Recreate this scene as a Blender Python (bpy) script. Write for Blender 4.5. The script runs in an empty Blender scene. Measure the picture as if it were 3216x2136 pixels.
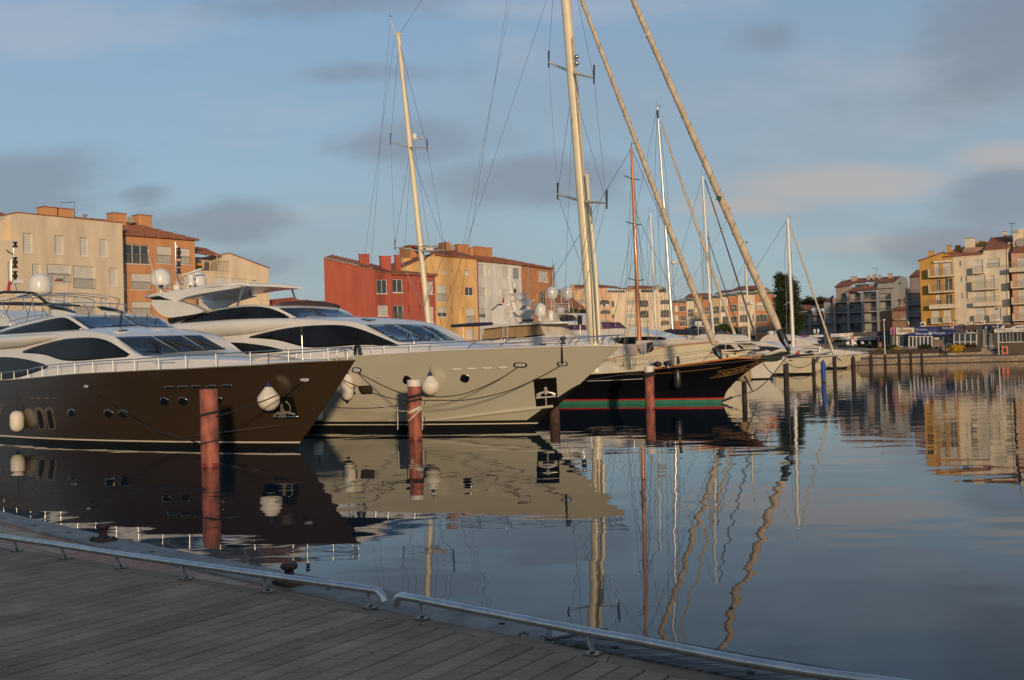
import bpy,bmesh,math,random
from mathutils import Vector,Matrix
from mathutils.bvhtree import BVHTree
from mathutils.geometry import delaunay_2d_cdt
random.seed(11)
R = math.radians
SC = bpy.context.scene
COL = SC.collection
# camera
F_PX,CX,CY,HOR,ROLL,CAMZ = 3270.0,1608.0,1068.0,1125.0,R(1.65),2.85
PITCH = math.atan((HOR - CY) / F_PX)
CAM_ROT = Matrix.Rotation(R(90) + PITCH,3,'X') @ Matrix.Rotation(-ROLL,3,'Z')
cam_data = bpy.data.cameras.new('camera')
cam = bpy.data.objects.new('camera',cam_data)
COL.objects.link(cam)
cam.matrix_world = Matrix.Translation((0,0,CAMZ)) @ CAM_ROT.to_4x4()
cam_data.sensor_width = 36.0
cam_data.lens = F_PX / 3216.0 * 36.0
cam_data.clip_start,cam_data.clip_end = 0.1,6000
SC.camera = cam
# sky,sun,exposure
SUN_EL,SUN_AZ = R(7.5),R(-11)              # low evening sun almost straight behind the viewer
SUN_DIR = Vector((-math.sin(SUN_AZ) * math.cos(SUN_EL),-math.cos(SUN_AZ) * math.cos(SUN_EL),math.sin(SUN_EL)))
SC.view_settings.view_transform = 'Standard'
SC.view_settings.look = 'None'
SC.view_settings.gamma = 1.0
SC.view_settings.use_curve_mapping = False
SC.view_settings.exposure = 0.3
SC.render.film_transparent = False
SC.cycles.max_bounces = 6
SC.cycles.glossy_bounces = 4
SC.cycles.caustics_reflective = False
SC.cycles.caustics_refractive = False
SC.cycles.use_denoising = True
def build_world():
 w = bpy.data.worlds.new('World')
 SC.world = w
 w.use_nodes = True
 nt = w.node_tree
 N,L = nt.nodes,nt.links
 bg = N['Background']
 bg.inputs['Strength'].default_value = 0.14
 sky = N.new('ShaderNodeTexSky')
 sky.sky_type = 'NISHITA'
 sky.sun_disc = False
 sky.sun_elevation = SUN_EL
 sky.sun_rotation = math.atan2(SUN_DIR.x,SUN_DIR.y)
 sky.air_density,sky.dust_density,sky.ozone_density = 1.0,0.6,3.0
 tc = N.new('ShaderNodeTexCoord')
 sep = N.new('ShaderNodeSeparateXYZ'); L.new(tc.outputs['Generated'],sep.inputs[0])
 zz = N.new('ShaderNodeMath'); zz.operation = 'MAXIMUM'; zz.inputs[1].default_value = 0.0; L.new(sep.outputs['Z'],zz.inputs[0])
 za = N.new('ShaderNodeMath'); za.operation = 'ADD'; za.inputs[1].default_value = 0.16; L.new(zz.outputs[0],za.inputs[0])
 dx = N.new('ShaderNodeMath'); dx.operation = 'DIVIDE'; L.new(sep.outputs['X'],dx.inputs[0]); L.new(za.outputs[0],dx.inputs[1])
 dy = N.new('ShaderNodeMath'); dy.operation = 'DIVIDE'; L.new(sep.outputs['Y'],dy.inputs[0]); L.new(za.outputs[0],dy.inputs[1])
 cmb = N.new('ShaderNodeCombineXYZ'); L.new(dx.outputs[0],cmb.inputs[0]); L.new(dy.outputs[0],cmb.inputs[1])
 def layer(scale,loc,detail,lo,hi,sx=1.0,sy=1.0,rough=0.55):
  mp = N.new('ShaderNodeMapping'); mp.inputs['Location'].default_value = loc
  mp.inputs['Scale'].default_value = (sx,sy,1)
  L.new(cmb.outputs[0],mp.inputs[0])
  nz = N.new('ShaderNodeTexNoise'); nz.inputs['Scale'].default_value = scale
  nz.inputs['Detail'].default_value = detail; nz.inputs['Roughness'].default_value = rough
  nz.inputs['Distortion'].default_value = 0.4
  L.new(mp.outputs[0],nz.inputs['Vector'])
  rm = N.new('ShaderNodeMapRange'); rm.interpolation_type = 'SMOOTHSTEP'
  rm.inputs['From Min'].default_value = lo; rm.inputs['From Max'].default_value = hi
  L.new(nz.outputs['Fac'],rm.inputs['Value'])
  return rm.outputs[0]
 def mix(fac,k,a,colour):
  m = N.new('ShaderNodeMath'); m.operation = 'MULTIPLY'; m.inputs[1].default_value = k; L.new(fac,m.inputs[0])
  mx = N.new('ShaderNodeMix'); mx.data_type = 'RGBA'
  L.new(m.outputs[0],mx.inputs['Factor']); L.new(a,mx.inputs['A'])
  mx.inputs['B'].default_value = (*colour,1)
  return mx.outputs['Result']
 out = sky.outputs[0]
 hz = N.new('ShaderNodeMapRange'); hz.interpolation_type = 'SMOOTHSTEP'
 hz.inputs['From Min'].default_value = .66; hz.inputs['From Max'].default_value = -.02
 L.new(sep.outputs['Z'],hz.inputs['Value'])
 out = mix(hz.outputs[0],.8,out,HAZE_C)
 out = mix(layer(0.55,(3.1,0.4,0),3,0.35,0.75),SKY_VEIL_K,out,SKY_VEIL)
 ay = N.new('ShaderNodeMath'); ay.operation = 'ABSOLUTE'; L.new(sep.outputs['Y'],ay.inputs[0])
 am = N.new('ShaderNodeMath'); am.operation = 'MAXIMUM'; am.inputs[1].default_value = .15; L.new(ay.outputs[0],am.inputs[0])
 ax = N.new('ShaderNodeMath'); ax.operation = 'DIVIDE'; L.new(sep.outputs['X'],ax.inputs[0]); L.new(am.outputs[0],ax.inputs[1])
 az = N.new('ShaderNodeMath'); az.operation = 'DIVIDE'; L.new(sep.outputs['Z'],az.inputs[0]); L.new(am.outputs[0],az.inputs[1])
 uv = N.new('ShaderNodeCombineXYZ'); L.new(ax.outputs[0],uv.inputs[0]); L.new(az.outputs[0],uv.inputs[1])
 def noise(scale,detail,sy,loc,rough=.55):
  mp = N.new('ShaderNodeMapping'); mp.inputs['Scale'].default_value = (1,sy,1); mp.inputs['Location'].default_value = loc
  L.new(uv.outputs[0],mp.inputs[0]); n = N.new('ShaderNodeTexNoise'); n.inputs['Scale'].default_value = scale; n.inputs['Detail'].default_value = detail
  n.inputs['Roughness'].default_value = rough; n.inputs['Distortion'].default_value = .3; L.new(mp.outputs[0],n.inputs['Vector']); return n.outputs['Fac']
 def banks(lst,nz,lo,hi,nk):
  field = None
  for (cx,cz,wx,wz,k) in lst:
   mp = N.new('ShaderNodeMapping'); mp.vector_type = 'POINT'
   mp.inputs['Location'].default_value = (-cx / wx,-cz / wz,0); mp.inputs['Scale'].default_value = (1 / wx,1 / wz,1)
   L.new(uv.outputs[0],mp.inputs[0])
   ln = N.new('ShaderNodeVectorMath'); ln.operation = 'LENGTH'; L.new(mp.outputs[0],ln.inputs[0])
   mr = N.new('ShaderNodeMapRange'); mr.interpolation_type = 'SMOOTHSTEP'; mr.inputs['From Min'].default_value = 1.25; mr.inputs['From Max'].default_value = 0.0
   mr.inputs['To Max'].default_value = k
   L.new(ln.outputs['Value'],mr.inputs['Value'])
   if field is None: field = mr.outputs[0]
   else:
    m = N.new('ShaderNodeMath'); m.operation = 'MAXIMUM'; L.new(field,m.inputs[0]); L.new(mr.outputs[0],m.inputs[1]); field = m.outputs[0]
  c = N.new('ShaderNodeMath'); c.operation = 'MULTIPLY_ADD'; L.new(nz,c.inputs[0]); c.inputs[1].default_value = nk; L.new(field,c.inputs[2])
  r = N.new('ShaderNodeMapRange'); r.interpolation_type = 'SMOOTHSTEP'; r.inputs['From Min'].default_value = lo; r.inputs['From Max'].default_value = hi
  L.new(c.outputs[0],r.inputs['Value']); return r.outputs[0]
 def B(px,py,wx,wy,k=1.0): return ((px - 1180) / 2401,(826 - (px - 1180) * .0288 - py) / 2401,wx / 2401,wy / 2401,k)
 wisp = noise(6,7,3.2,(4,1,0),.6); puff = noise(6.5,9,1.8,(1.3,7.2,0),.6); soft = noise(3.5,5,2.6,(2,3,0),.5)
 out = mix(banks([B(140,60,520,150,.8),B(1400,10,520,60,.7),B(640,250,300,130,.45),B(1230,110,200,90,.55),B(2000,230,600,160,.5),B(560,330,300,30,.5)],wisp,.95,1.6,1.6),.48,out,SKY_WISP)
 out = mix(banks([B(1960,425,420,75),B(1700,475,330,45,.9),B(2350,360,240,70,1.0),B(2050,560,420,50,.7),B(600,500,420,50,.55)],soft,.85,1.55,1.3),.75,out,SKY_PINK)
 out = mix(banks([B(60,440,330,130,1.0),B(330,450,110,45,.75),B(480,520,330,70,.85),B(1000,320,360,90,.85),B(1230,410,360,90,.95),B(2330,90,380,230,.9),B(2330,450,240,120,1.0),B(2200,580,480,90,.9),B(820,0,480,70,.75),B(880,165,300,45,.65),B(1780,80,120,60,.6),B(600,610,250,60,.6)],puff,1.02,1.75,1.75),.64,out,SKY_GREY)
 L.new(out,bg.inputs['Color'])
SKY_VEIL_K = 0.5; HAZE_C = (1.85,2.3,2.65)
SKY_VEIL,SKY_GREY,SKY_PINK,SKY_WISP = (1.75,1.9,2.05),(1.25,1.45,1.8),(2.7,2.55,2.5),(2.5,2.7,3.1)
build_world()
sun_data = bpy.data.lights.new('sun','SUN')
sun_data.energy = 2.35
sun_data.angle = R(2.0)
sun_data.color = (1.0,0.72,0.42)
sun = bpy.data.objects.new('sun',sun_data)
COL.objects.link(sun)
sun.rotation_euler = SUN_DIR.to_track_quat('Z','Y').to_euler()
# reading places off the photograph: origin and scale of each enlargement
CR = {'s': (0,0,1),'t': (0,0,1 / 1.3621),'a': (0,600,2.6133),'b': (0,1100,2.361),'c': (450,850,3.3357),'d': (900,750,2.6133),
  'e': (1600,900,2.6133),'g': (2400,650,2.6127),'h': (0,1550,2.361),'i': (900,1650,2.361),'j': (1150,0,2.613),
  'k': (1150,500,2.613),'l': (1900,300,1.96),'m': (1700,850,3.935),'n': (0,840,3.935),'o': (1400,840,3.935),
  'q': (2100,950,3.3729),'r': (2750,950,5.0665),'u': (2600,700,3.8328),'v': (900,1150,2.6133),'w': (1700,1150,1.5574),
  'E': (1780,860,5.9025),'G': (2150,860,4.722),'K': (2500,1020,6.7457),'x': (1750,1040,3.3729),'y': (2250,1020,4.722),'z': (1950,1000,4.722),'A': (0,1600,2.9254),'B': (800,1750,3.935),'C': (1400,1850,3.935),'D': (1900,1950,2.361)}
ORIGIN = Vector((0,0,CAMZ))
def ray(c,x,y):
 o = CR[c]
 return (CAM_ROT @ Vector(((o[0] + x / o[2] - CX) / F_PX,-(o[1] + y / o[2] - CY) / F_PX,-1.0)))
def on_z(c,x,y,z=0.0):
 d = ray(c,x,y); k = (z - CAMZ) / d.z
 return ORIGIN + d * k
def at_y(c,x,y,Y):
 d = ray(c,x,y)
 return ORIGIN + d * (Y / d.y)
def on_plane(c,x,y,p,n):
 d = ray(c,x,y)
 return ORIGIN + d * ((Vector(p) - ORIGIN).dot(n) / d.dot(n))
class Frame:
 """a place on the ground or water with a heading; local x runs forward, y to the left, z up"""
 def __init__(s,x,y,deg,z=0.0):
  s.M = Matrix.Translation((x,y,z)) @ Matrix.Rotation(R(-deg),4,'Z')
  s.I = s.M.inverted()
  s.o = s.I @ ORIGIN
 def ray(s,c,x,y): return s.I.to_3x3() @ ray(c,x,y)
 def side(s,c,x,y,yl):
  d = s.ray(c,x,y); return s.o + d * ((yl - s.o.y) / d.y)
 def cross(s,c,x,y,xl):
  d = s.ray(c,x,y); return s.o + d * ((xl - s.o.x) / d.x)
 def level(s,c,x,y,zl):
  d = s.ray(c,x,y); return s.o + d * ((zl - s.o.z) / d.z)
 def loc(s,p): return s.I @ Vector(p)
 def hit(s,bvh,c,x,y):
  d = s.ray(c,x,y).normalized()
  h = bvh.ray_cast(s.o,d)
  if h[0] is None:
   return None,None
  n = h[1] if h[1].dot(d) < 0 else -h[1]
  return h[0],n
# mesh helpers
def smooth_curve(xs,ys):
 """monotone cubic through the points (xs ascending)"""
 n = len(xs)
 d = [(ys[i + 1] - ys[i]) / (xs[i + 1] - xs[i]) for i in range(n - 1)]
 m = [d[0]] + [0 if d[i - 1] * d[i] <= 0 else 2 * d[i - 1] * d[i] / (d[i - 1] + d[i]) for i in range(1,n - 1)] + [d[-1]]
 def f(x):
  if x <= xs[0]: return ys[0]
  if x >= xs[-1]: return ys[-1]
  i = max(k for k in range(n - 1) if xs[k] <= x)
  h = xs[i + 1] - xs[i]; t = (x - xs[i]) / h
  return (ys[i] * (1 + 2 * t) * (1 - t) ** 2 + m[i] * h * t * (1 - t) ** 2 + ys[i + 1] * t * t * (3 - 2 * t) + m[i + 1] * h * t * t * (t - 1))
 return f
def curve_from(pts):
 p = sorted(pts)
 return smooth_curve([a for a,b in p],[b for a,b in p])
def chaikin(pts,n=2,closed=True):
 pts = [Vector(p) for p in pts]
 for _ in range(n):
  out = []
  rng = range(len(pts)) if closed else range(len(pts) - 1)
  if not closed: out.append(pts[0])
  for i in rng:
   a,b = pts[i],pts[(i + 1) % len(pts)]
   out += [a * .75 + b * .25,a * .25 + b * .75]
  if not closed: out.append(pts[-1])
  pts = out
 return pts
def catmull(pts,n=6):
 pts = [Vector(p) for p in pts]
 if len(pts) < 3: return pts
 out = []
 for i in range(len(pts) - 1):
  p0 = pts[i - 1] if i else pts[0] * 2 - pts[1]
  p1,p2 = pts[i],pts[i + 1]
  p3 = pts[i + 2] if i + 2 < len(pts) else pts[-1] * 2 - pts[-2]
  for k in range(n):
   t = k / n
   out.append(.5 * ((2 * p1) + (p2 - p0) * t + (2 * p0 - 5 * p1 + 4 * p2 - p3) * t * t + (3 * p1 - p0 - 3 * p2 + p3) * t ** 3))
 out.append(pts[-1])
 return out
class MB:
 """collects simple shapes and links them as ONE mesh object"""
 def __init__(s): s.v,s.f,s.sm = [],[],[]
 def add(s,vs,fs,smooth=False):
  b = len(s.v); s.v += [tuple(p) for p in vs]
  s.f += [tuple(b + i for i in f) for f in fs]; s.sm += [smooth] * len(fs); return s
 def box(s,x0,y0,z0,x1,y1,z1):
  v = [(x0,y0,z0),(x1,y0,z0),(x1,y1,z0),(x0,y1,z0),(x0,y0,z1),(x1,y0,z1),(x1,y1,z1),(x0,y1,z1)]
  return s.add(v,[(0,3,2,1),(4,5,6,7),(0,1,5,4),(1,2,6,5),(2,3,7,6),(3,0,4,7)])
 def obox(s,c,ax,ay,az):
  c,ax,ay,az = map(Vector,(c,ax,ay,az))
  v = [c + ax * i + ay * j + az * k for k in (-1,1) for j in (-1,1) for i in (-1,1)]
  return s.add(v,[(0,2,3,1),(4,5,7,6),(0,1,5,4),(1,3,7,5),(3,2,6,7),(2,0,4,6)])
 def tube(s,pts,r,n=6,cap=True,smooth=True):
  pts = [Vector(p) for p in pts]
  rs = r if isinstance(r,(list,tuple)) else [r] * len(pts)
  vs,fs = [],[]
  up = Vector((0,0,1)); prev = None
  for i,p in enumerate(pts):
   t = (pts[min(i + 1,len(pts) - 1)] - pts[max(i - 1,0)])
   t = t.normalized() if t.length > 1e-9 else Vector((1,0,0))
   a = (prev - t * prev.dot(t)) if prev is not None else (up.cross(t) if abs(t.z) < .95 else Vector((1,0,0)).cross(t))
   if a.length < 1e-6: a = t.orthogonal()
   a.normalize(); prev = a; b = t.cross(a)
   vs += [p + (a * math.cos(2 * math.pi * k / n) + b * math.sin(2 * math.pi * k / n)) * rs[i] for k in range(n)]
  for i in range(len(pts) - 1):
   for k in range(n):
    fs.append((i * n + k,i * n + (k + 1) % n,(i + 1) * n + (k + 1) % n,(i + 1) * n + k))
  s.add(vs,fs,smooth)
  if cap:
   s.add(vs[:n],[tuple(range(n))[::-1]]); s.add(vs[-n:],[tuple(range(n))])
  return s
 def lathe(s,prof,n=16,o=(0,0,0),M=None,smooth=True):
  o = Vector(o); vs,fs = [],[]
  for r,z in prof:
   for k in range(n):
    p = Vector((r * math.cos(2 * math.pi * k / n),r * math.sin(2 * math.pi * k / n),z))
    vs.append((M @ p if M else p) + o)
  for i in range(len(prof) - 1):
   for k in range(n):
    fs.append((i * n + k,i * n + (k + 1) % n,(i + 1) * n + (k + 1) % n,(i + 1) * n + k))
  s.add(vs,fs,smooth)
  s.add(vs[:n],[tuple(range(n))[::-1]]); s.add(vs[-n:],[tuple(range(n))])
  return s
 def grid(s,rows,smooth=True,flip=False):
  n = len(rows[0]); vs = [p for r in rows for p in r]; fs = []
  for i in range(len(rows) - 1):
   for k in range(n - 1):
    f = (i * n + k,i * n + k + 1,(i + 1) * n + k + 1,(i + 1) * n + k)
    fs.append(f[::-1] if flip else f)
  return s.add(vs,fs,smooth)
 def prism(s,poly,d):
  """closed polygon (3D points) pushed along d"""
  d = Vector(d); n = len(poly); p = [Vector(q) for q in poly]
  vs = p + [q + d for q in p]
  return s.add(vs,[tuple(range(n))[::-1],tuple(range(n,2 * n))] + [(i,(i + 1) % n,n + (i + 1) % n,n + i) for i in range(n)])
 def poly(s,pts): return s.add(pts,[tuple(range(len(pts)))])
 def sphere(s,c,r,n=12,m=8,sx=1,sy=1,sz=1):
  c = Vector(c); rows = []
  for i in range(m + 1):
   t = math.pi * i / m
   rows.append([c + Vector((r * sx * math.sin(t) * math.cos(2 * math.pi * k / n),r * sy * math.sin(t) * math.sin(2 * math.pi * k / n),-r * sz * math.cos(t))) for k in range(n + 1)])
  return s.grid(rows)
 def mesh(s,name):
  me = bpy.data.meshes.new(name)
  me.from_pydata(s.v,[],s.f)
  me.polygons.foreach_set('use_smooth',s.sm)
  me.update()
  return me
 def xf(s,M):
  s.v = [tuple(M @ Vector(p)) for p in s.v]; return s
 def bvh(s): return BVHTree.FromPolygons([Vector(p) for p in s.v],s.f)
 def obj(s,name,mat,parent=None,weld=False,bevel=0):
  me = s.mesh(name)
  if weld:
   bm = bmesh.new(); bm.from_mesh(me)
   bmesh.ops.remove_doubles(bm,verts=bm.verts,dist=1e-4)
   bmesh.ops.recalc_face_normals(bm,faces=bm.faces)
   bm.to_mesh(me); bm.free()
  me.materials.append(mat)
  o = bpy.data.objects.new(name,me); COL.objects.link(o)
  if parent is not None: o.parent = parent
  return o
def tag(o,label=None,cat=None,group=None,kind=None):
 if label: o['label'] = label
 if cat: o['category'] = cat
 if group: o['group'] = group
 if kind: o['kind'] = kind
 return o
def thing(name,label,cat,M=None,group=None):
 o = bpy.data.objects.new(name,None); COL.objects.link(o)
 o.empty_display_size = .2
 if M is not None: o.matrix_world = M if isinstance(M,Matrix) else Matrix.Translation(M)
 return tag(o,label,cat,group)
def copy_tree(src,M,label=None):
 r = src.copy(); COL.objects.link(r); r.matrix_world = M
 if label: r['label'] = label
 for ch in list(src.children):
  c = ch.copy(); COL.objects.link(c); c.parent = r
  for g in ch.children:
   d = g.copy(); COL.objects.link(d); d.parent = c
 return r
# materials
MATS = {}
def mat(name,col,rough=.6,metal=0.,var=.12,scale=3.,bump=0.,spec=.5,coat=0.,detail=5,stretch=None,emit=None,tint=None):
 if name in MATS: return MATS[name]
 m = bpy.data.materials.new(name); m.use_nodes = True; MATS[name] = m
 nt = m.node_tree; N,L = nt.nodes,nt.links; b = N['Principled BSDF']
 b.inputs['Roughness'].default_value = rough; b.inputs['Metallic'].default_value = metal
 b.inputs['Specular IOR Level'].default_value = spec
 if coat: b.inputs['Coat Weight'].default_value = coat; b.inputs['Coat Roughness'].default_value = .04
 col = (*col,1)
 if var or bump:
  tc = N.new('ShaderNodeTexCoord'); mp = N.new('ShaderNodeMapping')
  L.new(tc.outputs['Object'],mp.inputs[0])
  if stretch: mp.inputs['Scale'].default_value = stretch
  nz = N.new('ShaderNodeTexNoise'); nz.inputs['Scale'].default_value = scale; nz.inputs['Detail'].default_value = detail
  L.new(mp.outputs[0],nz.inputs['Vector'])
 if var:
  mx = N.new('ShaderNodeMix'); mx.data_type = 'RGBA'
  mr = N.new('ShaderNodeMapRange'); mr.inputs['From Min'].default_value = .3; mr.inputs['From Max'].default_value = .7
  L.new(nz.outputs['Fac'],mr.inputs['Value']); L.new(mr.outputs[0],mx.inputs['Factor'])
  t = tint or (1,1,1)
  mx.inputs['A'].default_value = (*[c * (1 - var) * k for c,k in zip(col[:3],t)],1)
  mx.inputs['B'].default_value = (*[min(1,c * (1 + var)) for c in col[:3]],1)
  L.new(mx.outputs['Result'],b.inputs['Base Color'])
 else:
  b.inputs['Base Color'].default_value = col
 if bump:
  bp = N.new('ShaderNodeBump'); bp.inputs['Strength'].default_value = bump; bp.inputs['Distance'].default_value = .02
  L.new(nz.outputs['Fac'],bp.inputs['Height']); L.new(bp.outputs[0],b.inputs['Normal'])
 return m
def grooved(name,col,axis_deg,pitch,rough=.8,var=.25,depth=.4,wide=6.):
 """weathered timber: fine grooves and grain along a world direction, blotches"""
 m = mat(name,col,rough,var=var,scale=2.2,detail=8)
 nt = m.node_tree; N,L = nt.nodes,nt.links; b = N['Principled BSDF']
 tc = N.new('ShaderNodeTexCoord'); mp = N.new('ShaderNodeMapping')
 mp.inputs['Rotation'].default_value = (0,0,R(-axis_deg))
 L.new(tc.outputs['Object'],mp.inputs[0])
 wv = N.new('ShaderNodeTexWave'); wv.wave_type = 'BANDS'; wv.bands_direction = 'Y'; wv.wave_profile = 'SIN'
 wv.inputs['Scale'].default_value = 1 / pitch / 3.18; wv.inputs['Distortion'].default_value = .35; wv.inputs['Detail Scale'].default_value = wide
 L.new(mp.outputs[0],wv.inputs['Vector'])
 bp = N.new('ShaderNodeBump'); bp.inputs['Strength'].default_value = depth; bp.inputs['Distance'].default_value = .004
 L.new(wv.outputs['Fac'],bp.inputs['Height']); L.new(bp.outputs[0],b.inputs['Normal'])
 oi = N.new('ShaderNodeObjectInfo'); hs = N.new('ShaderNodeHueSaturation')
 mr = N.new('ShaderNodeMapRange'); mr.inputs['To Min'].default_value = .84; mr.inputs['To Max'].default_value = 1.14
 L.new(oi.outputs['Random'],mr.inputs['Value']); L.new(mr.outputs[0],hs.inputs['Value'])
 src = b.inputs['Base Color'].links[0].from_socket
 mp2 = N.new('ShaderNodeMapping'); mp2.inputs['Rotation'].default_value = (0,0,R(-axis_deg)); mp2.inputs['Scale'].default_value = (3,45,10)
 nt2 = N.new('ShaderNodeTexNoise'); nt2.inputs['Scale'].default_value = 1.0; nt2.inputs['Detail'].default_value = 6
 L.new(tc.outputs['Object'],mp2.inputs[0]); L.new(mp2.outputs[0],nt2.inputs['Vector'])
 mx = N.new('ShaderNodeMix'); mx.data_type = 'RGBA'; mx.blend_type = 'MULTIPLY'; mx.inputs['Factor'].default_value = .55
 cr = N.new('ShaderNodeMapRange'); cr.inputs['From Min'].default_value = .25; cr.inputs['From Max'].default_value = .75; cr.inputs['To Min'].default_value = .45; cr.inputs['To Max'].default_value = 1.35
 L.new(nt2.outputs['Fac'],cr.inputs['Value']); L.new(src,mx.inputs['A']); L.new(cr.outputs[0],mx.inputs['B'])
 L.new(mx.outputs['Result'],hs.inputs['Color']); L.new(hs.outputs[0],b.inputs['Base Color'])
 return m
def text(body,size,M,m,parent,name='lettering',depth=.005,sx=1.0,shear=0.,width=None,align='CENTER'):
 cu = bpy.data.curves.new(name,'FONT'); cu.body = body; cu.size = size; cu.extrude = depth
 cu.align_x = align; cu.align_y = 'CENTER'; cu.shear = shear; cu.resolution_u = 3
 o = bpy.data.objects.new(name,cu); COL.objects.link(o)
 bpy.context.view_layer.update()
 k = 1.0
 if width:
  w = o.dimensions.x or 1
  k = width / w
 me = bpy.data.meshes.new_from_object(o.evaluated_get(bpy.context.evaluated_depsgraph_get()))
 bpy.data.objects.remove(o); bpy.data.curves.remove(cu)
 me.transform(M @ Matrix.Diagonal((sx * k,1 if not width else 1,1,1)))
 me.materials.append(m)
 o = bpy.data.objects.new(name,me); COL.objects.link(o)
 if parent is not None: o.parent = parent
 return o
def basis(o,x,y):
 """matrix whose local x, y axes are given (z = x cross y)"""
 x = Vector(x).normalized(); y = Vector(y); y = (y - x * y.dot(x)).normalized(); z = x.cross(y)
 M = Matrix((x,y,z)).transposed().to_4x4(); M.translation = Vector(o)
 return M
def patch(frame,bvh,outline,name,m,parent,off=.012,thick=.03,step=9,smooth=0,closed_curve=False):
 """a panel with depth lying on a curved shell: outline read off the photograph (crop letter, points), dropped onto the shell"""
 c,pts = outline
 p2 = [Vector(p) for p in pts]
 if smooth: p2 = [q.to_2d() if len(q) > 2 else q for q in chaikin([p for p in p2],smooth)]
 ed = []
 for i in range(len(p2)):
  a,b = p2[i],p2[(i + 1) % len(p2)]
  n = max(1,int((b - a).length / (step * 2)))
  ed += [a + (b - a) * k / n for k in range(n)]
 xs = [p.x for p in ed]; ys = [p.y for p in ed]
 inner = []
 gx = max(step * 2,(max(xs) - min(xs)) / 24); gy = max(step * 2,(max(ys) - min(ys)) / 12)
 def inside(p):
  r = False
  for i in range(len(ed)):
   a,b = ed[i],ed[i - 1]
   if (a.y > p.y) != (b.y > p.y) and p.x < (b.x - a.x) * (p.y - a.y) / (b.y - a.y) + a.x: r = not r
  return r
 y = min(ys) + gy / 2
 while y < max(ys):
  x = min(xs) + gx / 2
  while x < max(xs):
   p = Vector((x,y))
   if inside(p) and min((p - q).length for q in ed) > gx * .3: inner.append(p)
   x += gx
  y += gy
 n = len(ed)
 vs,_,fs,*_ = delaunay_2d_cdt(ed + inner,[],[list(range(n))],1,1e-3)
 out,nor = [],[]
 for p in vs:
  h,nn = frame.hit(bvh,c,p.x,p.y)
  out.append(h); nor.append(nn)
 good = [i for i,h in enumerate(out) if h is not None]
 if not good: return None
 for i,h in enumerate(out):
  if h is None:
   j = min(good,key=lambda g: (vs[g] - vs[i]).length)
   d = frame.ray(c,vs[i].x,vs[i].y); q,nn = out[j],nor[j]
   k = (q - frame.o).dot(nn) / d.dot(nn) if abs(d.dot(nn)) > 1e-3 else (q - frame.o).length / d.length
   out[i] = frame.o + d * k
   if (out[i] - q).length > .6: out[i] = q.copy()
   nor[i] = nn
 top = [h + nn * off for h,nn in zip(out,nor)]
 mb = MB()
 mb.add(top,[tuple(f) for f in fs],True)
 cnt = {}
 for f in fs:
  for i in range(len(f)):
   e = (f[i],f[(i + 1) % len(f)]); cnt[tuple(sorted(e))] = cnt.get(tuple(sorted(e)),[]) + [e]
 for k,es in cnt.items():
  if len(es) == 1:
   a,b = es[0]
   mb.add([top[a],top[b],top[b] - nor[b] * thick,top[a] - nor[a] * thick],[(0,3,2,1)])
 o = mb.obj(name,m,parent,weld=True)
 return o
# common materials
WHITE = mat('gelcoat_white',(.72,.69,.64),.22,var=.04,scale=1.5,coat=.4)
CREAM = mat('gelcoat_cream',(.70,.64,.50),.28,var=.05,scale=1.2,coat=.3)
GLASS = mat('tinted_glass',(.010,.011,.013),.07,var=.5,scale=.7,spec=.16)
SCREEN = mat('windshield_glass',(.022,.034,.048),.05,var=.3,scale=.5,spec=.55)
SMOKE = mat('smoked_glass',(.02,.022,.026),.08,var=0,spec=.6)
PANE = mat('window_glass',(.05,.06,.07),.06,var=.3,scale=.4,spec=.7)
STEEL = mat('stainless_steel',(.62,.6,.57),.25,1.0,var=.1,scale=30)
BLACK = mat('black_rubber',(.018,.018,.02),.5,var=.2)
ROPE_B = mat('black_rope',(.02,.02,.022),.9,var=.3,scale=40)
ROPE_W = mat('white_rope',(.6,.56,.48),.9,var=.2,scale=40)
NAVY = mat('navy_canvas',(.02,.025,.055),.85,var=.25,scale=4)
FEND = mat('fender_white',(.68,.63,.54),.5,var=.1,scale=5)
FENDTIP = mat('fender_blue',(.02,.03,.09),.5,var=.1)
RUST = mat('rusty_iron',(.10,.045,.03),.75,var=.55,scale=14,bump=.4,tint=(.6,.7,.8))
WIRE = mat('rigging_wire',(.16,.16,.17),.4,.6,var=0)
MASTP = mat('mast_cream_paint',(.72,.64,.46),.35,var=.05,scale=1)
MASTW = mat('mast_white_paint',(.74,.71,.66),.35,var=.05,scale=1)
SAILC = mat('furled_sail_cover',(.52,.42,.30),.9,var=.2,scale=2,bump=.3)
WOOD = mat('varnished_wood',(.50,.165,.035),.3,var=.3,scale=3,stretch=(1,1,.2),coat=.4)
TEAK = mat('weathered_teak',(.28,.16,.08),.7,var=.25,scale=4)
RED = mat('flag_red',(.55,.04,.04),.8,var=.1)
BLUEF = mat('flag_blue',(.03,.05,.25),.8,var=.1)
SHUT = mat('roller_shutter',(.58,.56,.51),.6,var=.05,scale=2)  # greyed down: shade of the window recess is put into this colour
SHUTG = mat('grey_shutter',(.30,.31,.32),.6,var=.08,scale=2)
FRAMEW = mat('white_window_frame',(.70,.67,.62),.5,var=.05)
RAILP = mat('railing_paint',(.42,.38,.32),.6,var=.1)
CONC = mat('concrete',(.27,.255,.24),.9,var=.25,scale=2.5,bump=.25,detail=8)
def wave_geom(): pass
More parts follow.
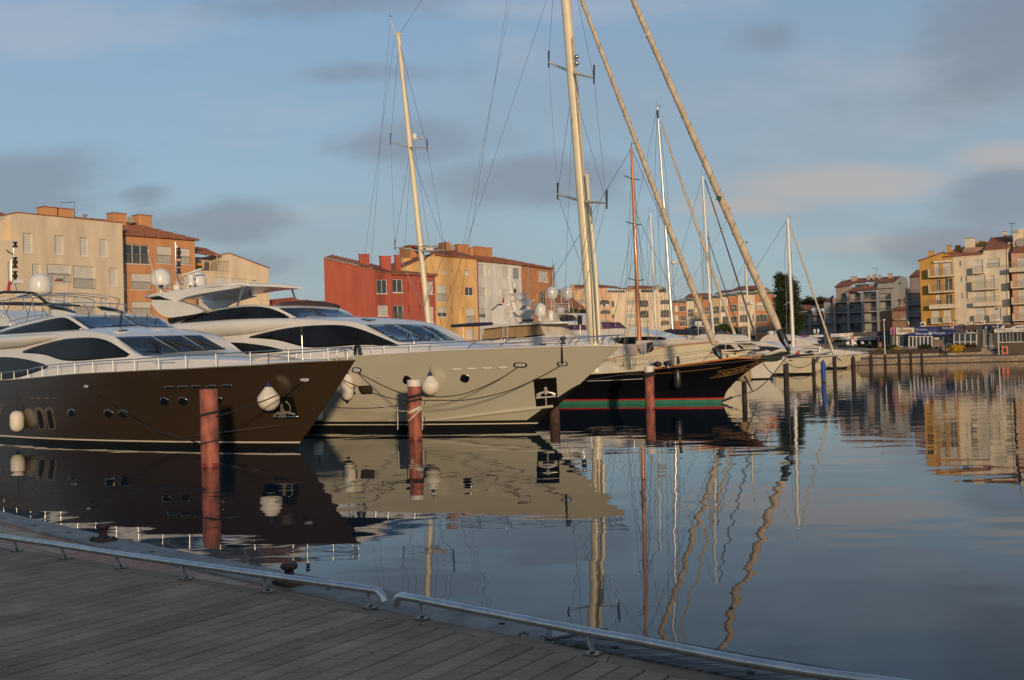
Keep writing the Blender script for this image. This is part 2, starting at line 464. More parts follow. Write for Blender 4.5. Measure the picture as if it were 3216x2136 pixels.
# water: one sheet out to the horizon
def build_water():
 m = bpy.data.materials.new('harbour_water'); m.use_nodes = True
 nt = m.node_tree; N,L = nt.nodes,nt.links; b = N['Principled BSDF']
 b.inputs['Base Color'].default_value = (.009,.026,.040,1)
 b.inputs['Roughness'].default_value = .015
 b.inputs['IOR'].default_value = 1.333
 tc = N.new('ShaderNodeTexCoord')
 def nz(scale,detail,sx=1,sy=1,rot=0):
  mp = N.new('ShaderNodeMapping'); mp.inputs['Scale'].default_value = (sx,sy,1); mp.inputs['Rotation'].default_value = (0,0,R(rot))
  L.new(tc.outputs['Object'],mp.inputs[0])
  n = N.new('ShaderNodeTexNoise'); n.inputs['Scale'].default_value = scale; n.inputs['Detail'].default_value = detail
  n.inputs['Roughness'].default_value = .4
  L.new(mp.outputs[0],n.inputs['Vector']); return n.outputs['Fac']
 swell,rip,fine = nz(.55,1.0,.7,1.3,10),nz(1.7,2.0,.6,1.3,-8),nz(5.0,2.0,.5,1.4,5)
 br = nz(.018,2.0,1.0,1.0)
 brm = N.new('ShaderNodeMapRange'); brm.inputs['From Min'].default_value = .42; brm.inputs['From Max'].default_value = .62
 brm.inputs['To Min'].default_value = .25; brm.inputs['To Max'].default_value = 1.0
 L.new(br,brm.inputs['Value'])
 def scaled(a,k):
  q = N.new('ShaderNodeMath'); q.operation = 'MULTIPLY'; q.inputs[1].default_value = k; L.new(a,q.inputs[0]); return q.outputs[0]
 def add(a,c):
  q = N.new('ShaderNodeMath'); q.operation = 'ADD'; L.new(a,q.inputs[0]); L.new(c,q.inputs[1]); return q.outputs[0]
 fm = N.new('ShaderNodeMath'); fm.operation = 'MULTIPLY'; L.new(scaled(fine,.0006),fm.inputs[0]); L.new(brm.outputs[0],fm.inputs[1])
 h = add(add(scaled(swell,.0115),scaled(rip,.0012)),fm.outputs[0])
 bp = N.new('ShaderNodeBump'); bp.inputs['Strength'].default_value = 1.0; bp.inputs['Distance'].default_value = 1.0
 L.new(h,bp.inputs['Height']); L.new(bp.outputs[0],b.inputs['Normal'])
 mb = MB().add([(-1500,-60,0),(1500,-60,0),(1500,3000,0),(-1500,3000,0)],[(0,1,2,3)])
 tag(mb.obj('water',m),kind='structure')
build_water()
tag(MB().add([(-1500,-60,-3.0),(1500,-60,-3.0),(1500,3000,-3.0),(-1500,3000,-3.0)],[(0,1,2,3)]).obj('harbour_bed',mat('silt',(.03,.03,.025),.9)),kind='structure')
# near quay: boardwalk,paving,coping,railings,bollards
DZ = 1.22
BOARD = grooved('grey_decking',(.42,.275,.175),56,.0135,depth=.6)
EDGEB = grooved('edge_decking',(.35,.245,.16),-38,.0135,depth=.6)
COPE = mat('coping_stone',(.34,.30,.265),.9,var=.28,scale=6,bump=.3,detail=9)
PAVE = [mat('paver_%s' % n,c,.9,var=.22,scale=9,bump=.2,detail=8) for n,c in
  (('pink',(.60,.29,.19)),('buff',(.62,.41,.27)),('rose',(.52,.29,.20)))]
def curve_on_deck(pts,z=DZ):
 return [on_z(c,x,y,z) for c,x,y in pts]
INNER = curve_on_deck([('A',0,385),('A',600,500),('A',1150,580),('A',1700,665),('A',2352,775),('B',1000,600),('B',1700,760),('C',0,490),('C',1000,715),('C',2361,985),('D',400,395)])
OUTER = curve_on_deck([('A',0,340),('A',600,460),('A',1150,545),('A',2352,745),('B',600,480),('B',1300,590),('B',2361,830),('C',1000,610),('C',2361,930),('D',1000,420)])
COPI = curve_on_deck([('A',0,115),('A',500,240),('A',1000,370),('A',1700,525),('A',2352,680),('B',500,430),('B',1050,530)])
COPO = curve_on_deck([('A',0,30),('A',400,125),('A',850,225),('A',1400,345),('A',2352,535),('B',1620,455),('C',0,140),('C',1500,440)])
def fit(pts,deg=2):
 """least squares y = f(x) so that the quay's lines are clean curves, carried on straight past their ends"""
 import numpy as np
 xs = [p.x for p in pts]; c = np.polyfit(xs,[p.y for p in pts],deg); d = np.polyder(c)
 x0,x1 = min(xs),max(xs)
 def f(x):
  q = min(max(x,x0),x1)
  return float(np.polyval(c,q) + np.polyval(d,q) * (x - q))
 return f
f_in,f_out,f_ci,f_co = fit(INNER),fit(OUTER),fit(COPI),fit(COPO)
def build_quay():
 global DECK
 xs = [-14 + .35 * i for i in range(70)]
 deck = thing('boardwalk',None,None,(0,0,0)); tag(deck,kind='structure')
 base = MB(); rows = [[(x,f_in(x) - 30,DZ - .06) for x in xs],[(x,min(f_in(x),f_co(x)) - .03,DZ - .06) for x in xs]]
 base.grid(rows,False,True); base.obj('joist_bed',mat('dark_gap',(.02,.017,.015),.95,var=0),deck)
 d = Vector((math.cos(R(56)),math.sin(R(56)),0)); nrm = Vector((-d.y,d.x,0))
 pitch,w = .148,.132
 ks = [i for i in range(-14,78)]
 for k in ks:
  o0 = k * pitch - .9
  def end(off):
   lo,hi = -40.0,60.0
   for _ in range(50):
    mid = (lo + hi) / 2; p = nrm * off + d * mid
    if p.y < f_in(p.x) - .006: lo = mid
    else: hi = mid
   return lo
  e0,e1 = end(o0),end(o0 + w)
  L = 7.5 if k > 8 else 5.0
  t0 = min(e0,e1) - L
  z1 = DZ + random.uniform(-.0012,.0012); z0 = DZ - .03
  P = lambda off,t,z: nrm * off + d * t + Vector((0,0,z))
  ch = .007
  prof = [(0,z0),(0,z1 - ch),(ch,z1),(w - ch,z1),(w,z1 - ch),(w,z0)]
  a = [P(o0 + q,t0,z) for q,z in prof]; b = [P(o0 + q,e0 + (e1 - e0) * q / w,z) for q,z in prof]
  mb = MB().add(a + b,[(i,i + 1,7 + i,6 + i) for i in range(5)] + [(11,10,9,8,7,6)])
  o = mb.obj('plank',BOARD,deck)
  sc = MB()
  t = min(e0,e1) - .09
  j = 0
  while t > t0 and j < 12:
   for q in (.035,.106):
    p = P(o0 + q,t + random.uniform(-.012,.012),z1)
    if random.random() < .8: sc.lathe([(.0045,0),(.0045,.0015)],6,p)
   t -= .46; j += 1
  if sc.v: sc.obj('screw',mat('screw_head',(.55,.53,.5),.35,.8,var=0),o)
 n = 11; x0,x1 = -9.0,4.0
 for i in range(n):
  a,b = x0 + (x1 - x0) * i / n,x0 + (x1 - x0) * (i + 1) / n - .004
  q = [a + (b - a) * j / 6 for j in range(7)]
  rows = []
  for x in q:
   yo = min(f_out(x),f_co(x))
   rows.append([(x,f_in(x),DZ - .03),(x,f_in(x),DZ),(x + .02,f_in(x) + (yo - f_in(x)) * .49,DZ),(x + .02,f_in(x) + (yo - f_in(x)) * .5,DZ - .006),
       (x + .02,f_in(x) + (yo - f_in(x)) * .51,DZ),(x + .04,yo - .005,DZ),(x + .04,yo - .005,DZ - .03)])
  MB().grid(rows,False,True).obj('edge_plank',EDGEB,deck)
 pav = thing('quay_paving',None,None,(0,0,0)); tag(pav,kind='structure')
 rows = [[(x,f_out(x) - .02,DZ - .03) for x in xs if f_ci(x) > f_out(x)],[(x,f_ci(x) + .02,DZ - .03) for x in xs if f_ci(x) > f_out(x)]]
 MB().grid(rows,False,True).obj('mortar_bed',mat('mortar',(.13,.11,.1),.95,var=.2),pav)
 cell = .42
 ang = R(-42); ux,uy = Vector((math.cos(ang),math.sin(ang),0)),Vector((-math.sin(ang),math.cos(ang),0))
 from mathutils.geometry import intersect_line_line_2d
 def clip(poly,inside,cut):
  out = []
  for i in range(len(poly)):
   a,b = poly[i - 1],poly[i]
   ia,ib = inside(a),inside(b)
   if ia != ib:
    lo,hi = (a,b) if ia else (b,a)
    for _ in range(18):
     mid = (lo + hi) / 2
     if inside(mid): lo = mid
     else: hi = mid
    out.append(lo)
   if ib: out.append(b)
  return out
 cx = Vector((-6,10.5,0))
 for i in range(-12,26):
  for j in range(-8,9):
   sh = .5 * (j % 2)
   p = cx + ux * (i + sh) * cell * 1.5 + uy * j * cell
   poly = [p,p + ux * (cell * 1.5 - .012),p + ux * (cell * 1.5 - .012) + uy * (cell - .012),p + uy * (cell - .012)]
   poly = clip(poly,lambda q: q.y > f_out(q.x) + .004,None)
   if len(poly) > 2: poly = clip(poly,lambda q: q.y < f_ci(q.x) - .006,None)
   if len(poly) < 3 or poly[0].x < -14 or poly[0].x > 4: continue
   z = DZ - .012 + random.uniform(-.003,.003)
   MB().prism([q + Vector((0,0,z - .04)) for q in poly],(0,0,.04)).obj('paver',random.choice(PAVE),pav)
 cop = thing('quay_coping',None,None,(0,0,0)); tag(cop,kind='structure')
 f_cin = lambda x: max(f_ci(x),f_out(x)) if x < 0.35 else f_out(x)
 joint = on_z('C',1230,635,DZ).x
 edges = [-14,-10.2,-6.6,-3.0,joint]
 for a,b in zip(edges[:-1],edges[1:]):
  q = [a + .006 + (b - a - .012) * j / 10 for j in range(11)]
  rows = [[(x,f_cin(x) + .003,DZ - .5),(x,f_cin(x) + .003,DZ + .004),(x,f_cin(x) + .02,DZ + .014),(x + .05,f_co(x) - .03,DZ + .014),(x + .06,f_co(x) - .004,DZ),(x + .06,f_co(x),DZ - .1),(x + .06,f_co(x),-1.0)] for x in q]
  mb = MB().grid(rows,False,True)
  for e in (rows[0],rows[-1]): mb.poly(e)
  mb.obj('coping_stone',COPE,cop)
 pa,pb = Vector((joint + .02,f_cin(joint) + .01,DZ + .012)),Vector((joint + .36,f_co(joint + .36) - .02,DZ + .012))
 MB().obox((pa + pb) / 2,(pb - pa) / 2,Vector((.018,-.01,0)),Vector((0,0,.006))).obj('joint_strip',mat('dark_steel',(.08,.075,.07),.6,.4),cop)
 x0,x1 = joint + .05,4.5
 nb = 4
 for j in range(nb):
  q = [x0 + (x1 - x0) * i / 10 for i in range(11)]
  row = []
  for x in q:
   x += .09 * j; a,b = f_out(x) + .002,f_co(x + .03)
   ya,yb = a + (b - a) * j / nb + .003,a + (b - a) * (j + 1) / nb - .003
   row.append([(x,ya,DZ - .05),(x,ya,DZ + .012),(x,yb,DZ + .012),(x,yb,DZ - .05 - (1.2 if j == nb - 1 else 0))])
  MB().grid(row,False,True).obj('plank',grooved('coping_board',(.17,.15,.14),-40,.05,depth=.15),cop)
 for c,x,y in (('C',695,430),('C',2095,720),('D',1080,383),('B',912,397),('A',635,215),('A',320,147),('A',1395,392),('A',35,83)):
  p = on_z(c,x,y,DZ + .0145)
  MB().lathe([(.022,0),(.022,.002)],10,p).obj('bolt_hole',mat('bolt_black',(.01,.01,.01),.9,var=0),cop)
 wd = MB(); rnd = random.Random(4)
 for c,x,y,n in (('C',970,580,16),('C',1040,600,8),('C',1190,620,18),('C',1330,640,14),('C',1390,670,8),('C',1600,710,18),('C',1640,715,14)):
  p = on_z(c,x,y + 12,DZ)
  for _ in range(n):
   a = rnd.uniform(0,6.28); l = rnd.uniform(.012,.03); q = p + Vector((rnd.uniform(-.025,.025),rnd.uniform(-.015,.015),.004))
   dr = Vector((math.cos(a),math.sin(a),rnd.uniform(.2,1.2))).normalized() * l; sd = Vector((-math.sin(a),math.cos(a),0)) * l * .35
   wd.add([q,q + dr * .6 + sd,q + dr,q + dr * .6 - sd],[(0,1,2,3)])
 tag(wd.obj('weeds',mat('weed_green',(.07,.11,.03),.8,var=.3)),kind='stuff')
build_quay()
POSTST = mat('post_steel',(.36,.31,.26),.42,.9,var=.2,scale=20)
def build_handrails():
 ft = [on_z(c,x,y,DZ + .004) for c,x,y in (('A',155,380),('A',600,450),('A',1110,535),('A',1715,637),('B',165,425),('B',1435,625))]
 tubes = [[('A',0,250),('A',545,328),('A',1060,408),('A',1675,495),('B',80,215),('B',800,315),('B',1380,395),('B',1500,410)],
    [('B',1810,480),('B',1990,515),('C',0,195),('C',1000,385),('C',1750,530),('C',2361,635),('D',1000,295),('D',1620,395),('D',1950,439)]]
 hang = Vector((.62,.78,0))
 def mk(label,posts,tube,ends,tops,r=.0265):
  base = posts[0].copy()
  t = thing('handrail',label,'handrail',base,'low tube rails along the boardwalk edge')
  H = .105
  pts = []
  for c,x,y in tube: pts.append(on_z(c,x,y,DZ + H))
  pts = [p - base for p in pts]
  if 'start' in ends:
   d0 = (pts[0] - pts[1]).normalized()
   pts = [pts[0] + d0 * (.058) + Vector((0,0,-.068)),pts[0] + d0 * .05 + Vector((0,0,-.04)),pts[0] + d0 * .025 + Vector((0,0,-.01))] + pts
  else:
   d0 = (pts[0] - pts[1]).normalized(); pts = [pts[0] + d0 * 4] + pts
  if 'end' in ends:
   d1 = (pts[-1] - pts[-2]).normalized()
   pts = pts + [pts[-1] + d1 * .025 + Vector((0,0,-.01)),pts[-1] + d1 * .05 + Vector((0,0,-.04)),pts[-1] + d1 * .058 + Vector((0,0,-.068))]
  else:
   d1 = (pts[-1] - pts[-2]).normalized(); pts = pts + [pts[-1] + d1 * 3]
  MB().tube(pts,r,14).obj('rail_tube',mat('brushed_steel',(.66,.64,.61),.32,1.0,var=.18,scale=12,stretch=(1,1,1)),t)
  for p,tpx in zip(posts,tops):
   q = p - base
   if tpx is None: aim = q + Vector((-.03,0,H))
   else: aim = on_z(*tpx,DZ + H - .02) - base
   best = None
   for i in range(len(pts) - 1):
    ab = pts[i + 1] - pts[i]
    k = max(0,min(1,(aim - pts[i]).dot(ab) / ab.length_squared)); s = pts[i] + ab * k
    if best is None or (s - aim).length < (best - aim).length: best = s
   po = MB().tube([q + Vector((0,0,.008)),best - Vector((0,0,.012))],.0155,12).obj('post',POSTST,t)
   a = Vector((math.cos(R(-38)),math.sin(R(-38)),0)) * .043; b = Vector((-a.y,a.x,0))
   pl = MB().obox(q + Vector((0,0,.004)),a,b,(0,0,.004))
   for i in (-1,1):
    for j in (-1,1): pl.lathe([(.006,.008),(.006,.012),(.003,.014)],6,q + a * .7 * i + b * .7 * j)
   pl.obj('base_plate',POSTST,po)
 p2 = [on_z(c,x,y,DZ + .004) for c,x,y in (('B',2070,760),('C',1815,805))]
 p2.append(p2[1] + (p2[1] - p2[0]) * 1.02)
 far = ft[0] + (ft[0] - ft[1]) * 1.0
 mk('low stainless tube rail with six posts, running left from the gap past both bollards',[far] + ft,tubes[0],('end',),[None,('A',122,290),('A',548,352),('A',1058,428),('A',1660,517),('B',85,247),('B',1352,437)])
 mk('low stainless tube rail running right from the gap out of the bottom of the view',p2,tubes[1],('start',),[('B',1990,572),('C',1742,577),None])
build_handrails()
def build_bollards():
 for lab,(c,x,y),k in (('small rusty iron bollard, the farther one, on the stone quay edge at left',('A',950,288),.95),
        ('small rusty brown bollard, the nearer one, half hidden behind the steel rail',('B',430,335),.93)):
  p = on_z(c,x,y,DZ + .014)
  t = thing('bollard',lab,'bollard',Matrix.Translation(p) @ Matrix.Rotation(R(-40),4,'Z'),'mooring bollards on the quay edge')
  s = k
  b = MB().box(-.115 * s,-.085 * s,0,.115 * s,.085 * s,.028 * s)
  for i in (-1,1):
   for j in (-1,1): b.lathe([(.014,.028 * s),(.014,.04 * s),(.006,.044 * s)],6,(i * .09 * s,j * .06 * s,0))
  b.obj('base_plate',RUST,t)
  prof = [(.055,.028),(.043,.05),(.036,.08),(.036,.105),(.042,.118),(.060,.122),(.068,.132),(.069,.150),(.062,.163),(.04,.170),(.002,.171)]
  MB().lathe([(r * s,z * s) for r,z in prof],20).obj('bollard_head',RUST,t)
build_bollards()
# hull of any boat,from its lines
class Hull:
 def __init__(s,frame,sheer,B0,B1,L0,L1,p0,p1,stem,stern,raise_=1.0):
  s.fr = frame; s.z = curve_from(sheer); s.B0,s.B1,s.L0,s.L1,s.p0,s.p1 = B0,B1,L0,L1,p0,p1
  s.stem = curve_from(stem)      # z -> x of the stem
  s.stern = stern
 def hb(s,x,z):
  q = max(-.3,min(1.0,z / max(.5,s.z(x))))
  B,L,p = s.B0 + (s.B1 - s.B0) * q,s.L0 + (s.L1 - s.L0) * q,s.p0 + (s.p1 - s.p0) * q
  d = s.stem(z) - x
  if d <= 0: return 0.0
  if d >= L: return B * (1 - .0025 * (d - L) ** 1.5)
  return B * (1 - (1 - d / L) ** p)
 def band(s,za,zb,n=60,m=8,off=0.,x_to=None,x_from=None):
  """both sides of the hull between two heights (zb None = up to the sheer)"""
  rows_n,rows_p = [],[]
  mb = MB()
  for k in range(m + 1):
   r = []
   for i in range(n + 1):
    t = (i / n); t = 1 - (1 - t) ** 1.8
    zt = s.z(0) if zb is None else zb
    zl = za + (zt - za) * k / m
    xe = s.stem(min(zl,s.z(0)))
    x = s.stern + (xe - s.stern) * t
    zz = (za + (s.z(x) - za) * k / m) if zb is None else zl
    y = s.hb(x,zz) if i < n else 0.0
    if off: y += off
    r.append(Vector((x,-y,zz)))
   rows_n.append(r)
  mb.grid(rows_n,True,True)
  mb.grid([[Vector((p.x,-p.y,p.z)) for p in r] for r in rows_n],True)
  mb.add([rows_n[0][0],rows_n[-1][0],Vector((rows_n[-1][0].x,-rows_n[-1][0].y,rows_n[-1][0].z)),Vector((rows_n[0][0].x,-rows_n[0][0].y,rows_n[0][0].z))],[(0,1,2,3)])
  return mb
 def deck(s,drop=.04,inset=.02,n=50,camber=.05,x0=None):
  rows = []
  for i in range(n + 1):
   x = s.stern + (-.02 - s.stern) * (1 - (1 - i / n) ** 1.8)
   b = max(0,s.hb(x,s.z(x)) - inset); z = s.z(x) - drop
   rows.append([(x,-b,z),(x,-b * .5,z + camber * .75),(x,0,z + camber),(x,b * .5,z + camber * .75),(x,b,z)])
  return MB().grid(rows,True)
 def edge_line(s,inset=0.,dz=0.,n=60,x0=None,x1=0.,side=-1):
  x0 = s.stern if x0 is None else x0
  return [Vector((x0 + (x1 - x0) * (1 - (1 - i / n) ** 1.6),side * max(0,s.hb(x0 + (x1 - x0) * (1 - (1 - i / n) ** 1.6),s.z(x0 + (x1 - x0) * (1 - (1 - i / n) ** 1.6))) - inset),s.z(x0 + (x1 - x0) * (1 - (1 - i / n) ** 1.6)) + dz)) for i in range(n + 1)]
 def edge_pt(s,c,x,y,inset=.08):
  """where the sight line through a picture point meets the upright wall standing on the near deck edge"""
  yl = -1.0
  for _ in range(60):
   p = s.fr.side(c,x,y,yl)
   yl = .5 * yl - .5 * max(0,s.hb(p.x,s.z(p.x)) - inset)
  return s.fr.side(c,x,y,yl)
def loft(x0,x1,zt,zc,yb,yt,zb,n=60,m=14,pw=.75):
 """deckhouse shell: sides from the deck to the shoulder, then a crowned roof"""
 rows = []
 for i in range(n + 1):
  x = x0 + (x1 - x0) * i / n
  r = []
  for k in range(5):
   t = k / 5; r.append(Vector((x,-(yb(x) + (yt(x) - yb(x)) * t),zb(x) + (zt(x) - zb(x)) * t)))
  for k in range(m + 1):
   a = math.pi / 2 * k / m
   r.append(Vector((x,-yt(x) * math.cos(a) ** pw,zt(x) + (zc(x) - zt(x)) * math.sin(a))))
  r += [Vector((p.x,-p.y,p.z)) for p in r[-2::-1]]
  rows.append(r)
 mb = MB().grid(rows,True)
 mb.poly(rows[0]); mb.poly(rows[-1])
 return mb
def oval(c,cx,cy,rx,ry,rot=0,n=18,k=1.0,pw=1.0):
 out = []
 for i in range(n):
  a = 2 * math.pi * i / n
  u,v = math.cos(a),math.sin(a)
  u,v = math.copysign(abs(u) ** pw,u) * rx * k,math.copysign(abs(v) ** pw,v) * ry * k
  out.append((cx + u * math.cos(R(rot)) - v * math.sin(R(rot)),cy + u * math.sin(R(rot)) + v * math.cos(R(rot))))
 return (c,out)
def along(fr,c,pts,yl):
 return [fr.side(c,x,y,yl) for x,y in pts]
def plate(fr,c,pts,yl,th,name,m,parent,sm=1,closed=True,mirror=False):
 """flat-sided panel standing lengthwise at y = yl, th thick"""
 q = [fr.side(c,x,y,yl) for x,y in pts]
 if sm: q = chaikin(q,sm)
 mb = MB().prism(q,(0,th,0))
 if mirror: mb.prism([Vector((p.x,-p.y,p.z)) for p in q],(0,-th,0))
 return mb.obj(name,m,parent,weld=True)
def dome(base,r,h,name,parent,m=None):
 prof = [(r * .45,-.35 * r),(r * .5,-.2 * r),(r * .96,0),(r,.1 * r),(r,h - r)] + [(r * math.cos(a),h - r + r * math.sin(a)) for a in [R(x) for x in (15,30,45,60,75,88)]]
 return MB().lathe(prof,20,base).obj(name,m or WHITE,parent)
def tubes(name,m,parent,paths,r,n=6):
 return [MB().tube(p,r,n).obj(name,m,parent) for p in paths][0]
def fairlead(fr,bvh,c,cx,cy,rx,ry,parent,rot=0):
 p = patch(fr,bvh,oval(c,cx,cy,rx * 1.25,ry * 1.3,rot,pw=.7),'fairlead',BLACK,parent,.02,.05,4)
 q = patch(fr,bvh,oval(c,cx,cy,rx * .92,ry * .85,rot,pw=.7),'fairlead_plate',mat('fairlead_polish',(.62,.63,.65),.3,.3,var=.1),p,.03,.02,4)
 return p
def port(fr,bvh,c,cx,cy,rx,ry,parent,rot=0,pw=.8):
 p = patch(fr,bvh,oval(c,cx,cy,rx * 1.12,ry * 1.12,rot,pw=pw),'porthole',STEEL,parent,.012,.03,4)
 patch(fr,bvh,oval(c,cx,cy,rx * .86,ry * .86,rot,pw=pw),'pane',GLASS,p,.018,.02,4)
 return p
# 1: the dark bronze yacht,nearest the quay
F1 = Frame(-5.04,33.53,40)
BRONZE = mat('bronze_paint',(.056,.037,.021),.2,.25,var=.08,scale=.6,coat=.5)
BOOT = mat('boot_black',(.012,.012,.013),.35,var=.1)
STRIPE = mat('waterline_white',(.66,.60,.50),.35,var=.05)
def build_bronze_yacht():
 global H1
 fr = F1
 H1 = H = Hull(fr,[(0,2.95),(-.93,2.94),(-2.07,2.92),(-3.41,2.87),(-4.65,2.85),(-5.91,2.82),(-7.13,2.81),(-9.03,2.78),(-11.83,2.74),(-14.08,2.67),(-16.85,2.58),(-18.27,2.56),(-29,2.5)],
     2.65,3.2,14.0,13.0,1.9,2.4,[(-.6,-4.2),(0,-3.2),(1.5,-1.5),(2.95,0)],-28.5)
 t = thing('motor_yacht','large motor yacht with a dark bronze hull and white deckhouse, nearest the near quay','yacht',fr.M)
 H1.t = t
 hull = H.band(.225,None); bvh = hull.bvh()
 H.bvh = bvh
 hull.obj('hull',BRONZE,t,weld=True)
 H.band(-.6,.17,m=3).obj('boot_stripe',BOOT,t,weld=True)
 H.band(.17,.225,m=1,off=.004).obj('waterline_stripe',STRIPE,t,weld=True)
 H.deck().obj('deck',WHITE,t)
 for sd in (-1,1): MB().tube(H.edge_line(-.01,-.02,side=sd),.028,6).obj('rub_rail',mat('brass_rail',(.25,.2,.12),.35,.6),t)
 pts = []
 for c,x,y in (('b',1020,680),('b',1300,645),('b',1640,610),('b',1950,572),('b',2205,543)):
  h,n = fr.hit(bvh,c,x,y)
  if h: pts.append(h + n * .01)
 MB().tube(catmull(pts,5),[.012] * 3 + [.05] * (len(catmull(pts,5)) - 6) + [.02] * 3,5).obj('spray_rail',BRONZE,t)
 zt = curve_from([(-1.2,2.93),(-3.5,2.97),(-6,3.08),(-8.6,3.24),(-9.1,3.34),(-10,3.74),(-10.85,4.06),(-12.6,4.32),(-15,4.37),(-24,4.42)])
 zc = curve_from([(-1.2,2.97),(-3.65,3.05),(-4.6,3.15),(-6,3.25),(-9.3,3.38),(-9.85,3.46),(-10.75,4.15),(-11.5,4.33),(-13.4,4.56),(-24,4.7)])
 yb = lambda x: max(.25,min(2.78,H.hb(x,H.z(x)) - .42))
 yt = curve_from([(-1.2,.2),(-3.5,1.0),(-6,1.75),(-8.6,2.2),(-9.5,2.28),(-12,2.35),(-24,2.4)])
 house = loft(-1.2,-24,zt,zc,yb,yt,lambda x: H.z(x) - .03,160,22)
 hb = house.bvh(); house.obj('deckhouse',WHITE,t,weld=True)
 ut = curve_from([(-13.0,4.36),(-13.8,4.66),(-14.5,4.95),(-15.2,5.09),(-16.4,5.09),(-18.6,4.96),(-20.9,4.68),(-24,4.2)])
 uc = curve_from([(-12.9,4.50),(-13.36,4.57),(-14.3,4.86),(-15.25,5.13),(-16.5,5.0),(-18.6,4.7),(-24,4.2)])
 uy = curve_from([(-12.9,1.95),(-16,2.05),(-24,2.1)])
 up = loft(-12.9,-24,ut,uc,lambda x: uy(x) + .18,uy,lambda x: min(zt(x) + .02,ut(x) - .01),100,20)
 ub = up.bvh(); up.obj('flybridge_house',WHITE,t,weld=True)
 bt = curve_from([(-12.6,4.33),(-15,4.38),(-24,4.44)]); bb = curve_from([(-12.6,4.28),(-14.25,4.14),(-16.3,4.02),(-18,3.9),(-24,3.86)])
 mb = MB()
 for sd in (-1,1):
  rows = []
  for i in range(25):
   x = -12.6 - 11.4 * i / 24; k = min(1,i / 10)
   rows.append([(x,sd * 2.05,bt(x) + .03),(x,sd * (2.15 + .43 * k),bt(x) - .02),(x,sd * (2.18 + .58 * k),bt(x) - .12),(x,sd * (2.18 + .6 * k),(bt(x) + bb(x)) / 2),(x,sd * (2.16 + .46 * k),bb(x)),(x,sd * 2.05,bb(x) + .05)])
  mb.grid(rows,True,sd > 0)
 mb.obj('side_brow',WHITE,t,weld=True)
 patch(fr,hb,('n',[(230,1055),(450,975),(750,890),(1000,868),(1180,866),(1340,905),(1480,990),(1650,1102),(1300,1130),(960,1160),(800,1155),(700,1130),(570,1082),(440,1065)]),'side_window',GLASS,t,.015,.04,smooth=1)
 patch(fr,hb,('n',[(-60,1108),(120,1108),(300,1130),(450,1165),(600,1212),(590,1240),(400,1310),(210,1370),(-60,1395)]),'side_window',GLASS,t,.015,.04,smooth=1)
 patch(fr,ub,('n',[(-60,820),(120,765),(400,695),(620,640),(760,616),(830,625),(920,680),(1090,796),(800,800),(400,812),(-60,860)]),'flybridge_window',GLASS,t,.015,.04,smooth=1)
 for o in ([(1430,862),(1870,850),(2200,1050),(1765,1092)],[(1885,849),(2240,842),(2550,1030),(2212,1049)],[(2255,841),(2480,840),(2790,1015),(2560,1029)]):
  patch(fr,hb,('n',o),'windshield',SCREEN,t,.014,.03)
 for o in ([(885,608),(1510,592),(1700,722),(1400,736),(1120,770)],[(1520,592),(1800,600),(1945,622),(2175,770),(1950,745),(1712,722)]):
  patch(fr,ub,('n',o),'flybridge_windshield',SCREEN,t,.014,.03)
 for arm,blade in ((((1985,1092),(1915,940)),((1840,890),(1985,1000))),(((2560,1040),(2130,930)),((2045,898),(2220,1000))),(((2780,1020),(2440,920)),((2350,885),(2480,960)))):
  mb = MB()
  for seg,r in ((arm,.026),(blade,.03)):
   a = [fr.hit(hb,'n',*q) for q in (seg[0],((seg[0][0] + seg[1][0]) / 2,(seg[0][1] + seg[1][1]) / 2),seg[1])]
   a = [h + n * .05 for h,n in a if h]
   if len(a) > 1: mb.tube(a,r,5)
  if mb.v: mb.obj('wiper',BLACK,t)
 tp = [('n',940,540,-1.7),('n',1200,540,-.6),('n',1500,540,.3),('n',1750,555,1.2),('n',1955,572,1.9)]
 bt_ = [('n',900,610,-1.8),('n',1200,605,-.6),('n',1500,600,.3),('n',1750,608,1.2),('n',1925,640,1.9)]
 cm = bpy.data.materials.new('clear_acrylic'); cm.use_nodes = True
 nb = cm.node_tree.nodes; pb = nb['Principled BSDF']; pb.inputs['Base Color'].default_value = (.5,.48,.46,1); pb.inputs['Alpha'].default_value = .28; pb.inputs['Roughness'].default_value = .1
 MATS['clear_acrylic'] = cm
 rows = [[fr.side(c,x,y,yl) for c,x,y,yl in tp],[fr.side(c,x,y,yl) for c,x,y,yl in bt_]]
 MB().grid([catmull(r,4) for r in rows],True).obj('wind_deflector',cm,t)
 for x,y in ((1093,592),(1300,588),(1670,597),(1820,608),(1930,650)):
  h,n = fr.hit(ub,'n',x,y + 12)
  if h: MB().tube([h,h + Vector((0,0,.16))],.02,6).obj('bracket',BLACK,t)
 h,n = fr.hit(ub,'n',1495,640)
 if h: MB().tube([h,fr.side('n',1507,535,h.y)],.045,6).obj('wiper_post',BLACK,t)
